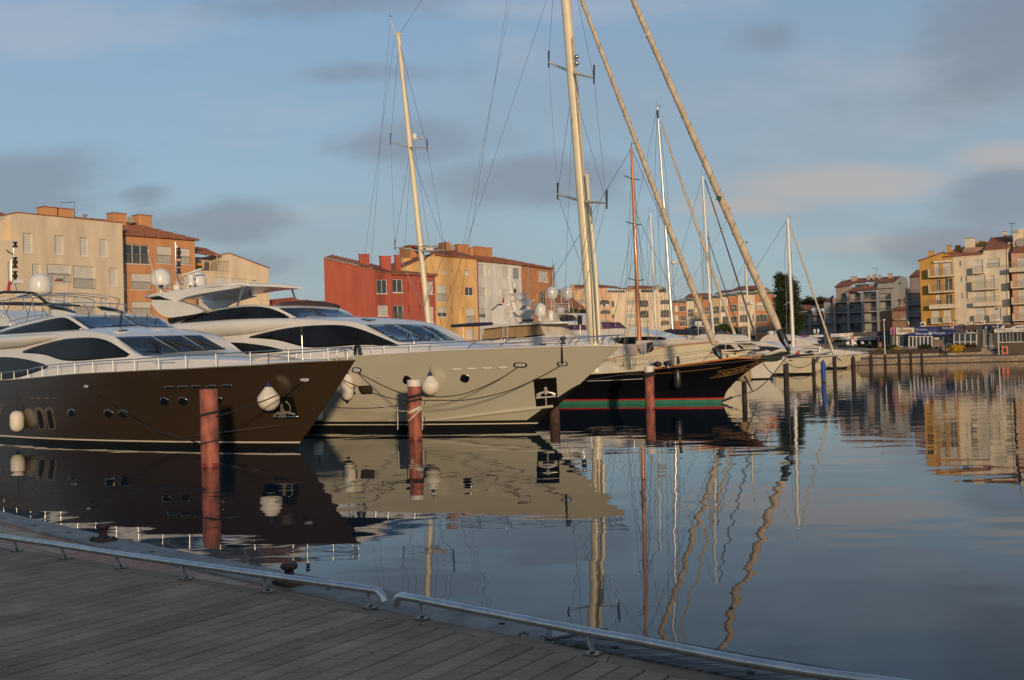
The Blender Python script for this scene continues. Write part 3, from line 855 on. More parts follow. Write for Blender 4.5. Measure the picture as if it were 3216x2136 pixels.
 bows = [[(320,690,-1.9),(405,385,-1.9),(440,355,-1.75),(700,322,-.7),(950,318,.2),(1200,335,1),(1400,370,1.6),(1465,395,1.85),(1470,420,1.9),(1410,580,1.9)],
   [(90,545,-1.9),(130,405,-1.9),(165,383,-1.8),(430,352,-1),(800,350,.2),(1050,378,1.2),(1160,408,1.8),(1168,430,1.9),(1125,560,1.9)],
   [(340,580,-1.9),(283,375,-1.9),(320,352,-1.75),(650,330,-.6),(940,338,.4),(1250,375,1.5),(1335,410,1.85),(1390,580,1.9)],
   [(130,665,-1.9),(42,470,-1.9),(40,430,-1.85),(90,402,-1.7),(320,372,-.9),(620,395,.4),(860,450,1.7),(915,480,1.9),(925,560,1.9)],
   [(600,615,-1.9),(525,495,-1.9),(545,466,-1.8),(800,442,-.8),(1100,436,.2),(1480,452,1.4),(1570,480,1.85),(1650,585,1.9)],
   [(445,655,-1.9),(405,430,-1.9)],[(510,640,-1.9),(530,510,-1.9)],[(1110,565,1.2),(1035,450,1.2)],[(130,390,-1.9),(60,405,-1.9),(-60,425,-1.9)],[(165,383,-1.8),(-60,430,-.5)],
   [(665,440,-1.2),(665,372,-1.2)],[(795,440,-.8),(790,360,-.7),(800,325,-.6)]]
 for b in bows:
  p = [fr.side('n',x,y,yl) for x,y,yl in b]
  MB().tube(catmull(p,4) if len(p) > 3 else p,.019,6).obj('bimini_frame',STEEL,t)
 rl = along(fr,'n',[(128,750),(124,685),(140,662),(400,602),(600,585),(648,606)],-1.95)
 tubes('flybridge_rail',STEEL,t,[catmull(rl,3)],.018)
 MB().tube(along(fr,'n',[(-80,345),(10,312),(60,303),(400,312),(450,330),(530,400),(600,460)],.9),.07,8).obj('radar_arch',BLACK,t)
 MB().tube(along(fr,'n',[(-80,345),(10,312),(60,303),(400,312),(450,330),(530,400),(600,460)],-.2),.05,8).obj('radar_arch',BLACK,t)
 plate(fr,'n',[(-80,430),(220,425),(560,455),(560,475),(150,468),(-80,465)],-.6,1.6,'arch_wing',BLACK,t,0)
 plate(fr,'n',[(575,470),(660,468),(760,490),(840,525),(920,570),(800,540),(640,515)],-1.2,.18,'arch_fin',GLASS,t,0,mirror=True)
 plate(fr,'n',[(630,520),(760,528),(900,565),(980,590),(880,625),(700,620),(640,600)],-1.25,.2,'arch_foot',WHITE,t,1,mirror=True)
 dome(fr.side('n',500,315,.4),.50,.92,'satellite_dome',t)
 MB().tube(along(fr,'n',[(500,360),(500,316)],.4),.22,10).obj('dome_stand',WHITE,t)
 MB().obox(fr.side('n',280,330,-.1),(.55,0,.03),(0,.1,0),(0,0,.07)).obj('radar_scanner',WHITE,t)
 MB().tube(along(fr,'n',[(825,560),(822,120)],.6),.008,5).obj('whip_antenna',WHITE,t)
 MB().tube(along(fr,'a',[(140,830),(112,700),(113,470),(106,400)],.2),.025,6).obj('light_mast',STEEL,t)
 MB().tube(along(fr,'a',[(93,770),(92,565)],.1),.045,8).obj('horn_pole',STEEL,t)
 for y in (440,565,610,680,722):
  p = fr.side('a',124,y,.1); MB().lathe([(.12,-.13),(.12,-.05),(.07,-.05),(.07,.08),(.12,.08),(.10,.13)],10,p).obj('signal_light',BLACK,t)
 MB().obox(fr.side('a',150,745,0),(.22,0,0),(0,.15,0),(0,0,.09)).obj('searchlight',WHITE,t)
 MB().tube(along(fr,'a',[(55,485),(75,505),(108,520)],.1),.03,5).obj('wind_vane',BLACK,t)
 q = [fr.side('a',x,y,-.1) for x,y in ((72,735),(86,735),(84,770),(80,822),(55,822),(62,770))]
 MB().prism(q,(.0,.02,0)).obj('ensign',RED,t)
 for o in ([(1395,795),(1560,770),(1610,795),(1470,818)],):
  p = patch(fr,hb,('n',o),'roof_hatch',WHITE,t,.04,.05); patch(fr,hb,('n',[(1440,795),(1555,778),(1585,795),(1480,808)]),'hatch_pane',SMOKE,p,.045,.02)
 MB().obox(fr.side('n',1500,788,-.9) + Vector((0,0,.03)),(.16,0,0),(0,.12,0),(0,0,.05)).obj('roof_lamp',RUST,t)
 MB().obox(fr.side('n',2240,785,1.4),(.12,0,0),(0,.12,0),(0,0,.06)).obj('roof_lamp',RUST,t)
 h = fr.side('c',1240,940,-.4)
 rows = []
 for i in range(7):
  a = math.pi * i / 6
  rows.append([(h.x + .62 * s,h.y + .75 * math.cos(a),h.z - .2 + .34 * math.sin(a) ** .5 * k) for s,k in ((-1.05,.3),(-1,.9),(-.9,1),(.9,1),(1,.9),(1.05,.3))])
 MB().grid(rows).obj('sun_pad',mat('cream_vinyl',(.62,.56,.46),.6),t)
 for x,y in (('n',(1710,1220)),('n',(2038,1162))):
  pass
 tubes('side_locker_handle',STEEL,t,[[q[0] + q[1] * .02 for q in (fr.hit(hb,'n',1920,1185),fr.hit(hb,'n',2170,1180)) if q[0]]],.016)
 for cx in (1257,1354,1458,1567,1684):
  y = 274 - (cx - 1257) * .028
  p = patch(fr,bvh,oval('b',cx,y,36,8,-1,pw=.5),'hull_vent',STEEL,t,.02,.03,4)
 for cx in (238,291,346,403): patch(fr,bvh,oval('b',cx,357,19,5,0,pw=.5),'hull_vent',mat('bronze_trim',(.2,.15,.1),.3,.5),t,.015,.03,4)
 for cx,cy,rx,ry in ((1220,380,33,25),(1355,378,34,25),(1625,375,18,24),(528,463,23,26),(803,471,33,26),(912,472,33,25)): port(fr,bvh,'b',cx,cy,rx,ry,t,25)
 for cx in (300,374):
  p = patch(fr,bvh,oval('b',cx,511,33,88,-12,pw=.6),'porthole',mat('bronze_trim',(.2,.15,.1),.3,.5),t,.012,.03,4)
  patch(fr,bvh,oval('b',cx,511,20,72,-12,pw=.6),'pane',GLASS,p,.018,.02,4)
 fairlead(fr,bvh,'b',2260,219,36,14,t)
 fairlead(fr,bvh,'b',642,269,18,15,t)
 for k in range(6):
  y = 400 + k * 15; patch(fr,bvh,('b',[(-40,y),(42 - k * 6,y),(40 - k * 6,y + 8),(-40,y + 8)]),'engine_louvre',mat('bronze_trim',(.2,.15,.1),.3,.5),t,.02,.03,5)
 pk = patch(fr,bvh,('b',[(2045,345),(2175,345),(2215,500),(2030,503)]),'anchor_pocket',mat('pocket_black',(.006,.006,.006),.6,spec=.12),t,.012,.03)
 lip = patch(fr,bvh,('b',[(2030,488),(2212,485),(2216,502),(2028,506)]),'pocket_sill',STEEL,t,.03,.04)
 an = MB()
 def hp(x,y,o=.07,c='b'):
  h,n = fr.hit(bvh,c,x,y); return h + n * o
 an.tube([hp(2095,395),hp(2100,470)],.05,6); an.tube([hp(2042,478),hp(2075,455),hp(2100,470),hp(2140,452),hp(2195,470)],.045,6)
 an.add([hp(2070,492),hp(2135,492),hp(2115,430),hp(2090,430)],[(0,1,2,3)]); an.tube([hp(2125,370),hp(2155,400),hp(2160,440),hp(2150,470)],.022,5)
 an.obj('anchor',mat('dark_anchor',(.3,.28,.26),.4,.5),t)
 top = [H.edge_pt(*q) for q in (('a',-200,1502),('a',0,1490),('a',140,1478),('a',240,1463),('a',340,1440),('a',470,1424),('a',760,1400),('a',1100,1381),('a',1500,1351),('a',2050,1321),('a',2352,1303),('c',1520,836),('c',1930,812),('c',2195,800))]
 rp = catmull(top,3)
 tubes('guard_rail',STEEL,t,[rp,[Vector((p.x,-p.y,p.z)) for p in rp]],.02,6)
 for q in (('a',10,1515),('a',115,1510),('a',228,1500),('a',346,1475),('a',474,1460),('a',612,1450),('a',760,1440),('a',925,1430),('a',1103,1420),('a',1300,1405),('a',1522,1400),('a',1772,1380),('a',2053,1365),('c',1520,890),('c',1935,870),('c',2200,860)):
  p = H.edge_pt(*q)
  zr = min(rp,key=lambda r: abs(r.x - p.x)).z
  for sd in (-1,1):
   MB().tube([(p.x,sd * abs(p.y),H.z(p.x) - .02),(p.x,sd * abs(p.y),zr)],.02,6).obj('stanchion',STEEL,t)
 lo = [H.edge_pt(*q) for q in (('c',1300,880),('c',1520,865),('c',1930,840),('c',2195,812))]
 tubes('lower_rail',STEEL,t,[lo,[Vector((p.x,-p.y,p.z)) for p in lo],along(fr,'c',[(1590,945),(2060,925)],0)],.014,6)
 MB().tube(along(fr,'c',[(1672,945),(1660,680)],0),.03,6).obj('bow_lamp_post',STEEL,t)
 MB().lathe([(.09,0),(.09,.03),(.05,.05),(.05,.2),(.08,.22),(.06,.27)],10,fr.side('c',1660,670,0)).obj('bow_lamp',BLACK,t)
build_bronze_yacht()
# 2: the champagne yacht
F2 = Frame(4.14,39.35,36)
CHAMP = mat('champagne_paint',(.55,.52,.42),.25,.12,var=.04,scale=.5,coat=.4)
def build_champagne_yacht():
 global H2
 fr = F2
 H2 = H = Hull(fr,[(0,3.22),(-1.7,3.25),(-3.1,3.26),(-4.47,3.25),(-6.43,3.24),(-8.03,3.2),(-9.19,3.17),(-10.42,3.13),(-14,3.0),(-20,2.85),(-32,2.7)],
     3.25,3.5,14.0,14.0,1.8,2.4,[(-.6,-5.4),(0,-4.3),(1.5,-2.25),(3.22,0)],-32)
 t = thing('motor_yacht','large motor yacht with a pale champagne hull and arched hardtop, behind the dark bronze one','yacht',fr.M)
 H.t = t
 hull = H.band(.36,None,64,9); bvh = H.bvh = hull.bvh()
 hull.obj('hull',CHAMP,t,weld=True)
 H.band(-.6,.2,m=3).obj('boot_stripe',BOOT,t,weld=True)
 H.band(.2,.25,m=1,off=.004).obj('waterline_stripe',STRIPE,t,weld=True)
 H.band(.25,.36,m=1).obj('upper_boot_stripe',BOOT,t,weld=True)
 H.deck().obj('deck',WHITE,t)
 for sd in (-1,1): MB().tube(H.edge_line(-.005,-.01,side=sd),.02,6).obj('rub_rail',WHITE,t)
 pts = []
 for x,y in ((1100,1497),(1370,1472),(1700,1430),(1950,1400),(2190,1372)):
  h,n = fr.hit(bvh,'d',x,y)
  if h: pts.append(h + n * .01)
 cp = catmull(pts,5)
 MB().tube(cp,[.012 + .06 * min(1,4 * i / len(cp)) for i in range(len(cp))],5).obj('spray_rail',CHAMP,t)
 rows = []
 for i in range(13):
  z = .36 + (1.75 - .36) * i / 12; xs = H.stem(z); w = .5 * (1 - i / 12) ** .7 + .05
  rows.append([(xs - w,-H.hb(xs - w,z) - .012,z),(xs - w * .4,-H.hb(xs - w * .4,z) - .014,z),(xs + .012,0,z),(xs - w * .4,H.hb(xs - w * .4,z) + .014,z),(xs - w,H.hb(xs - w,z) + .012,z)])
 MB().grid(rows,True).obj('stem_guard',BOOT,t)
 zt = curve_from([(-1.5,3.27),(-4,3.30),(-7,3.42),(-8.8,3.58),(-9.2,3.66),(-10,4.03),(-10.96,4.40),(-12,4.60),(-13.2,4.68),(-16.8,4.93),(-20,5.0),(-28,5.0)])
 zc = curve_from([(-1.5,3.30),(-4.82,3.34),(-6.7,3.52),(-8,3.66),(-9.3,3.70),(-9.75,3.76),(-11.06,4.49),(-11.5,4.68),(-13.3,4.90),(-15.6,5.02),(-28,5.1)])
 yb = lambda x: max(.3,min(3.0,H.hb(x,H.z(x)) - .45))
 yt = curve_from([(-1.5,.3),(-4,1.1),(-7,2.0),(-9.2,2.38),(-12,2.5),(-28,2.55)])
 house = loft(-1.5,-28,zt,zc,yb,yt,lambda x: H.z(x) - .03,160,22)
 hb = house.bvh(); house.obj('deckhouse',WHITE,t,weld=True)
 ut = curve_from([(-15.2,4.93),(-15.7,4.96),(-17.08,5.50),(-18.6,5.70),(-20.4,5.66),(-22.2,5.47),(-24.4,5.05)])
 uc = curve_from([(-15.0,5.0),(-15.4,5.06),(-16.9,5.62),(-18.6,5.6),(-20.4,5.4),(-24.4,5.0)])
 uy = curve_from([(-15,2.05),(-18,2.2),(-24.4,2.25)])
 up = loft(-15.0,-24.4,ut,uc,lambda x: uy(x) + .2,uy,lambda x: min(zt(x) + .01,ut(x) - .01),100,20)
 ub = up.bvh(); up.obj('flybridge_house',WHITE,t,weld=True)
 bt = curve_from([(-12.6,4.64),(-13.2,4.70),(-16.8,4.97),(-20,5.04),(-28,5.02)]); bb = curve_from([(-12.6,4.62),(-13.5,4.60),(-15.3,4.46),(-18.5,4.31),(-21.2,4.27),(-28,4.25)])
 mb = MB()
 for sd in (-1,1):
  rows = []
  for i in range(29):
   x = -12.6 - 15.4 * i / 28; k = min(1,i / 11)
   rows.append([(x,sd * 2.15,bt(x) + .03),(x,sd * (2.28 + .42 * k),bt(x) - .01),(x,sd * (2.3 + .6 * k),bt(x) - .14),(x,sd * (2.3 + .64 * k),(bt(x) + bb(x)) / 2),(x,sd * (2.28 + .5 * k),bb(x)),(x,sd * 2.15,bb(x) + .06)])
  mb.grid(rows,True,sd > 0)
 mb.obj('side_brow',WHITE,t,weld=True)
 patch(fr,hb,('c',[(1065,705),(1250,655),(1450,610),(1700,578),(1990,567),(2150,578),(2300,620),(2450,680),(2600,745),(2720,800),(2300,775),(2000,800),(1720,812),(1600,780),(1420,730),(1250,712)]),'side_window',GLASS,t,.015,.04,smooth=1)
 patch(fr,hb,('c',[(780,755),(1000,752),(1200,775),(1350,800),(1500,840),(1350,862),(1000,880),(800,860)]),'side_window',GLASS,t,.015,.04,smooth=1)
 patch(fr,ub,('c',[(340,558),(480,505),(640,450),(850,400),(1110,374),(1240,378),(1340,395),(1450,440),(1560,503),(1300,508),(1000,512),(700,530)]),'flybridge_window',GLASS,t,.015,.04,smooth=1)
 for o in ([(655,710),(880,700),(1150,838),(920,848)],[(890,700),(1090,708),(1290,834),(1160,838)],[(1098,708),(1190,722),(1385,832),(1300,834)]):
  patch(fr,hb,('d',o),'windshield',SCREEN,t,.014,.03)
 for o in ([(1420,395),(1700,392),(1900,488),(1760,492),(1635,505)],[(1710,392),(2040,415),(2225,485),(2050,482),(1912,487)]):
  patch(fr,ub,('c',o),'flybridge_windshield',SCREEN,t,.014,.03)
 for a,b in ((((1045,850),(1005,770)),((1005,765),(985,800))),(((1270,838),(1175,770)),((1175,765),(1250,820)))):
  mb = MB()
  for seg,r in ((a,.026),(b,.024)):
   q = [fr.hit(hb,'d',*p) for p in seg]; q = [h + n * .06 for h,n in q if h]
   if len(q) == 2: mb.tube(q,r,5)
  if mb.v: mb.obj('wiper',STEEL,t)
 tp = [(1395,335,-1.9),(1480,325,-1.6),(1620,316,-.9),(1750,314,-.2),(1880,325,.6),(2000,345,1.4),(2065,368,1.9)]
 bo = [(1400,375,-1.9),(1480,392,-1.6),(1620,385,-.9),(1750,375,-.2),(1880,378,.6),(2000,395,1.4),(2052,412,1.9)]
 rows = [catmull([fr.side('c',*p) for p in r],3) for r in (tp,bo)]
 mb = MB().grid(rows,True); mb.grid([[p + Vector((-.03,0,0)) for p in r] for r in rows],True,True)
 mb.obj('wind_deflector',mat('smoked_acrylic',(.05,.03,.03),.12,var=0),t)
 top = curve_from([(-26.6,6.62),(-24,6.72),(-21,6.84),(-19.6,6.80),(-19.2,6.72)])
 rows = []
 for i in range(21):
  x = -26.6 + 7.4 * i / 20; e = 1 if i < 17 else 1 - .25 * ((i - 16) / 4) ** 2
  w = 2.25 * e; th = .16 if i < 19 else .1
  rows.append([(x,-w + .05,top(x) - th),(x,-w,top(x) - th + .04),(x,-w,top(x) - .06),(x,-w + .12,top(x)),(x,0,top(x) + .06),(x,w - .12,top(x)),(x,w,top(x) - .06),(x,w,top(x) - th + .04),(x,w - .05,top(x) - th),(x,0,top(x) - th + .02),(x,-w + .05,top(x) - th)])
 mb = MB().grid(rows,True,True); mb.poly(rows[0]); mb.poly(rows[-1]); mb.obj('hardtop',WHITE,t,weld=True)
 plate(fr,'c',[(60,242),(500,200),(1000,150),(1040,172),(700,225),(560,250),(450,275),(400,300),(345,322),(260,300),(160,262)],-2.28,.3,'arch_leg',WHITE,t,1)
 plate(fr,'c',[(480,275),(800,262),(1250,255),(1080,300),(960,335),(850,400),(745,415),(690,350),(620,305)],2.28,-.3,'arch_leg',WHITE,t,1)
 plate(fr,'c',[(38,258),(60,252),(160,262),(260,290),(345,322),(220,315),(90,303)],-2.2,.25,'aft_wing',GLASS,t,0)
 plate(fr,'c',[(58,312),(200,306),(330,315),(480,350),(580,395),(650,432),(500,465),(250,498),(140,430)],-2.5,.4,'quarter_wing',WHITE,t,1)
 plate(fr,'c',[(252,500),(480,470),(660,436),(520,490),(285,562),(262,540)],-2.36,.3,'quarter_panel',GLASS,t,0)
 tubes('hardtop_strut',STEEL,t,[along(fr,'c',[(1047,170),(985,368)],-2.05)],.05,8)
 tubes('hardtop_strut',STEEL,t,[along(fr,'c',[(1553,185),(1600,320)],2.0)],.05,8)
 dome(fr.side('a',1322,770,-1.2),.51,.86,'satellite_dome',t); MB().tube(along(fr,'a',[(1322,840),(1322,775)],-1.2),.1,8).obj('dome_stand',WHITE,t)
 dome(fr.side('a',1622,785,1.0),.47,.84,'satellite_dome',t)
 MB().obox(fr.side('a',1322,783,-1.65),(.12,0,0),(0,.06,0),(0,0,.06)).obj('deck_lamp',BLACK,t)
 MB().obox(fr.side('a',1575,668,0),(.62,.1,.13),(0,.06,0),(0,0,.045)).obj('radar_scanner',WHITE,t)
 MB().lathe([(.16,-.55),(.18,-.2),(.12,-.2),(.2,-.1),(.2,0)],12,fr.side('a',1567,688,0)).obj('radar_pedestal',WHITE,t)
 tubes('radar_frame',WHITE,t,[along(fr,'a',p,0) for p in ([(1430,750),(1600,745)],[(1450,745),(1485,805)],[(1530,750),(1495,800)],[(1560,720),(1545,800)],[(1600,745),(1570,800)],[(1440,800),(1470,800)])],.05,6)
 MB().tube(along(fr,'a',[(1478,760),(1445,680),(1440,420)],-.1),.045,8).obj('light_mast',STEEL,t)
 MB().tube(along(fr,'a',[(1500,770),(1480,690),(1460,480)],.1),.03,8).obj('light_mast',STEEL,t)
 for y in (485,530,598,655):
  MB().lathe([(.13,-.14),(.13,-.06),(.07,-.06),(.07,.08),(.13,.08),(.10,.13)],10,fr.side('a',1468,y,.05)).obj('signal_light',BLACK,t)
 MB().lathe([(.03,0),(.11,.0),(.1,.1),(.03,.18)],10,fr.side('a',1450,470,0)).obj('gps_antenna',WHITE,t)
 MB().lathe([(.13,0),(.2,.1),(.2,.25),(.1,.34)],12,fr.side('a',1450,820,-.6)).obj('camera_dome',WHITE,t)
 tubes('whip_antenna',WHITE,t,[along(fr,'a',p,y) for p,y in (([(1318,905),(1210,485)],-1.9),([(1810,770),(1778,525)],1.5))],.014,5)
 patch(fr,hb,('d',[(612,660),(680,656),(735,668),(670,676)]),'roof_hatch',SMOKE,t,.03,.03,4)
 for cx in (1395,1518,1645,1775): patch(fr,bvh,oval('d',cx,1072 - (cx - 1395) * .035,39,7,-1,pw=.5),'hull_vent',WHITE,t,.02,.03,4)
 port(fr,bvh,'d',1463,1146,34,30,t,15); port(fr,bvh,'d',988,1158,30,32,t,10)
 w = patch(fr,bvh,('d',[(587,1208),(690,1203),(708,1235),(705,1272),(620,1277),(598,1250)]),'hull_window',BLACK,t,.02,.03,5); patch(fr,bvh,('d',[(602,1217),(683,1213),(696,1238),(694,1262),(626,1266),(610,1246)]),'pane',mat('amber_pane',(.05,.045,.02),.1,var=.2),w,.026,.02,5)
 w = patch(fr,bvh,('d',[(470,1212),(560,1208),(565,1278),(480,1280)]),'hull_window',BLACK,t,.02,.03,5)
 fairlead(fr,bvh,'d',1918,1036,46,16,t,2); fairlead(fr,bvh,'d',2263,1026,36,14,t,0); fairlead(fr,bvh,'d',576,1078,32,18,t,5)
 mb = MB()
 for x,y in ((747,1136),(768,1135)):
  h,n = fr.hit(bvh,'d',x,y); mb.sphere(h,.045,8,6)
 mb.obj('exhaust_outlet',STEEL,t)
 patch(fr,bvh,('d',[(2026,1152),(2215,1138),(2228,1370),(2050,1384)]),'anchor_pocket',mat('pocket_black',(.006,.006,.006),.6,spec=.12),t,.012,.03)
 an = MB()
 def hp(x,y,o=.08):
  h,n = fr.hit(bvh,'d',x,y); return h + n * o
 an.tube([hp(2128,1215),hp(2130,1265)],.07,6); an.tube([hp(2060,1275),hp(2075,1262),hp(2130,1245),hp(2185,1258),hp(2205,1270)],.045,6)
 an.add([hp(2055,1262),hp(2090,1262),hp(2088,1295),hp(2052,1300)],[(0,1,2,3)]); an.add([hp(2180,1255),hp(2210,1255),hp(2208,1285),hp(2185,1290)],[(0,1,2,3)])
 an.tube([hp(2050,1302,.05),hp(2130,1294,.05),hp(2212,1288,.05)],.035,5); an.tube([hp(2130,1300,.05),hp(2132,1365,.05)],.03,5)
 an.obj('anchor',mat('bright_anchor',(.80,.76,.68),.35,.45,var=.1),t)
 top = [H.edge_pt(*q) for q in (('c',2060,812),('d',600,888),('d',800,878),('d',1015,867),('d',1300,852),('d',1540,838),('d',1800,826),('o',700,893),('o',1200,875),('o',1550,862),('o',1900,846),('o',2195,832))]
 rp = catmull(top,3)
 tubes('guard_rail',STEEL,t,[rp,[Vector((p.x,-p.y,p.z)) for p in rp]],.02,6)
 for q in (('d',700,920),('d',799,915),('d',1016,905)):
  p = H.edge_pt(*q); zr = min(rp,key=lambda r: abs(r.x - p.x)).z
  for sd in (-1,1): MB().tube([(p.x,sd * abs(p.y),H.z(p.x)),(p.x,sd * abs(p.y),zr)],.018,6).obj('stanchion',STEEL,t)
 for a,b,cc in (((280,1010),(375,915),(282,980)),((680,995),(780,900),(680,960)),((1095,975),(1190,880),(1098,945)),((1515,955),(1610,865),(1518,925)),((1725,950),(1780,855),(1730,925)),((1885,942),(1980,848),(1888,915)),((2050,935),(2140,838),(2052,905))):
  q = [H.edge_pt('o',*p) for p in (a,cc,b)]
  for sd in (1,-1): MB().tube([(p.x,sd * p.y,p.z) for p in q],.018,6).obj('stanchion',STEEL,t)
 mid = [H.edge_pt('o',x,y) for x,y in ((340,950),(740,942),(1060,930),(1300,912),(1540,900))]
 tubes('lower_rail',STEEL,t,[mid,[Vector((p.x,-p.y,p.z)) for p in mid]],.013,5)
 MB().lathe([(.1,0),(.12,.05),(.05,.1),(.12,.22),(.1,.3)],10,H.edge_pt('o',1450,950,.3)).obj('windlass',BLACK,t)
build_champagne_yacht()
# fenders hung from the two yachts
def fender(kind,H,c,top,bot,w,line_top,label,grp='white fenders hung along the yachts',tip=FENDTIP):
 fr = H.fr
 a,nn = fr.hit(H.bvh,c,(top[0] + bot[0]) / 2,(top[1] + bot[1]) / 2)
 if a is None: return
 e1 = fr.side(c,(top[0] + bot[0]) / 2 - w / 2,(top[1] + bot[1]) / 2,a.y); e2 = fr.side(c,(top[0] + bot[0]) / 2 + w / 2,(top[1] + bot[1]) / 2,a.y)
 d = (a - fr.o).length
 r = w / CR[c][2] / F_PX * d / 2 * .97
 o = a + nn * (r * .9); o = fr.side(c,(top[0] + bot[0]) / 2,(top[1] + bot[1]) / 2,min(o.y,a.y - r * .8))
 zt_,zb_ = fr.side(c,*top,o.y).z,fr.side(c,*bot,o.y).z
 h = zt_ - zb_
 M = fr.M @ Matrix.Translation((o.x,o.y,zb_))
 t = thing('fender',label,'fender',M,grp)
 if kind == 'ball':
  prof = [(.01,0)] + [(r * math.sin(R(x)),r * (1 - math.cos(R(x)))) for x in (20,40,60,80,95,110)]
  z0 = prof[-1][1]; r0 = prof[-1][0]
  prof += [(r0 + (r * .30 - r0) * s,z0 + (h * .82 - z0) * s) for s in (.25,.5,.75,1)]
  MB().lathe(prof,24).obj('fender_body',FEND,t)
  MB().lathe([(r * .32,h * .81),(r * .2,h * .9),(r * .1,h),(.01,h)],16).obj('fender_neck',tip,t)
 else:
  prof = [(r * .3,h * .07),(r * .65,h * .11),(r * .9,h * .2),(r,h * .35),(r,h * .65),(r * .9,h * .8),(r * .65,h * .88),(r * .3,h * .93)]
  MB().lathe(prof,22).obj('fender_body',FEND,t)
  MB().lathe([(.01,0),(r * .15,.0),(r * .35,h * .1)],14).obj('fender_tip',tip,t)
  MB().lathe([(r * .35,h * .9),(r * .15,h),(.01,h)],14).obj('fender_tip',tip,t)
 q = fr.side(c,*line_top,o.y + .05)
 MB().tube([(0,0,h),(q.x - o.x,q.y - o.y,q.z - zb_)],.011,5).obj('lanyard',ROPE_B,t)
fender('long',H1,'b',(125,437),(130,615),92,(125,150),'upright sausage fender on the dark bronze hull, far left')
fender('ball',H1,'b',(1992,232),(1992,452),166,(1990,5),'pear shaped white buoy fender hanging by the bow of the dark bronze hull')
fender('ball',H2,'d',(1178,1090),(1183,1287),156,(1178,870),'round white buoy fender on the champagne hull, beside the white topped red pile')
fender('long',H2,'d',(495,1092),(500,1340),108,(480,905),'long white fender on the champagne hull, just past the dark bronze bow')
fender('long',H2,'d',(265,1350),(250,1508),88,(262,1270),'small white fender low on the champagne hull, mostly hidden by the dark bow')
MB_ = None
def build_life_sling():
 p = H2.edge_pt('c',2245,800,.05); fr = H2.fr
 t = thing('life_sling','black folded rescue strap hung over the champagne yacht guard rail','strap',fr.M @ Matrix.Translation(p))
 q = [(fr.side('c',x,y,p.y - .03) - p) for x,y in ((2222,885),(2218,800),(2235,792),(2262,795),(2272,850),(2282,885))]
 MB().tube(q,.07,8).obj('strap',BLACK,t)
build_life_sling()
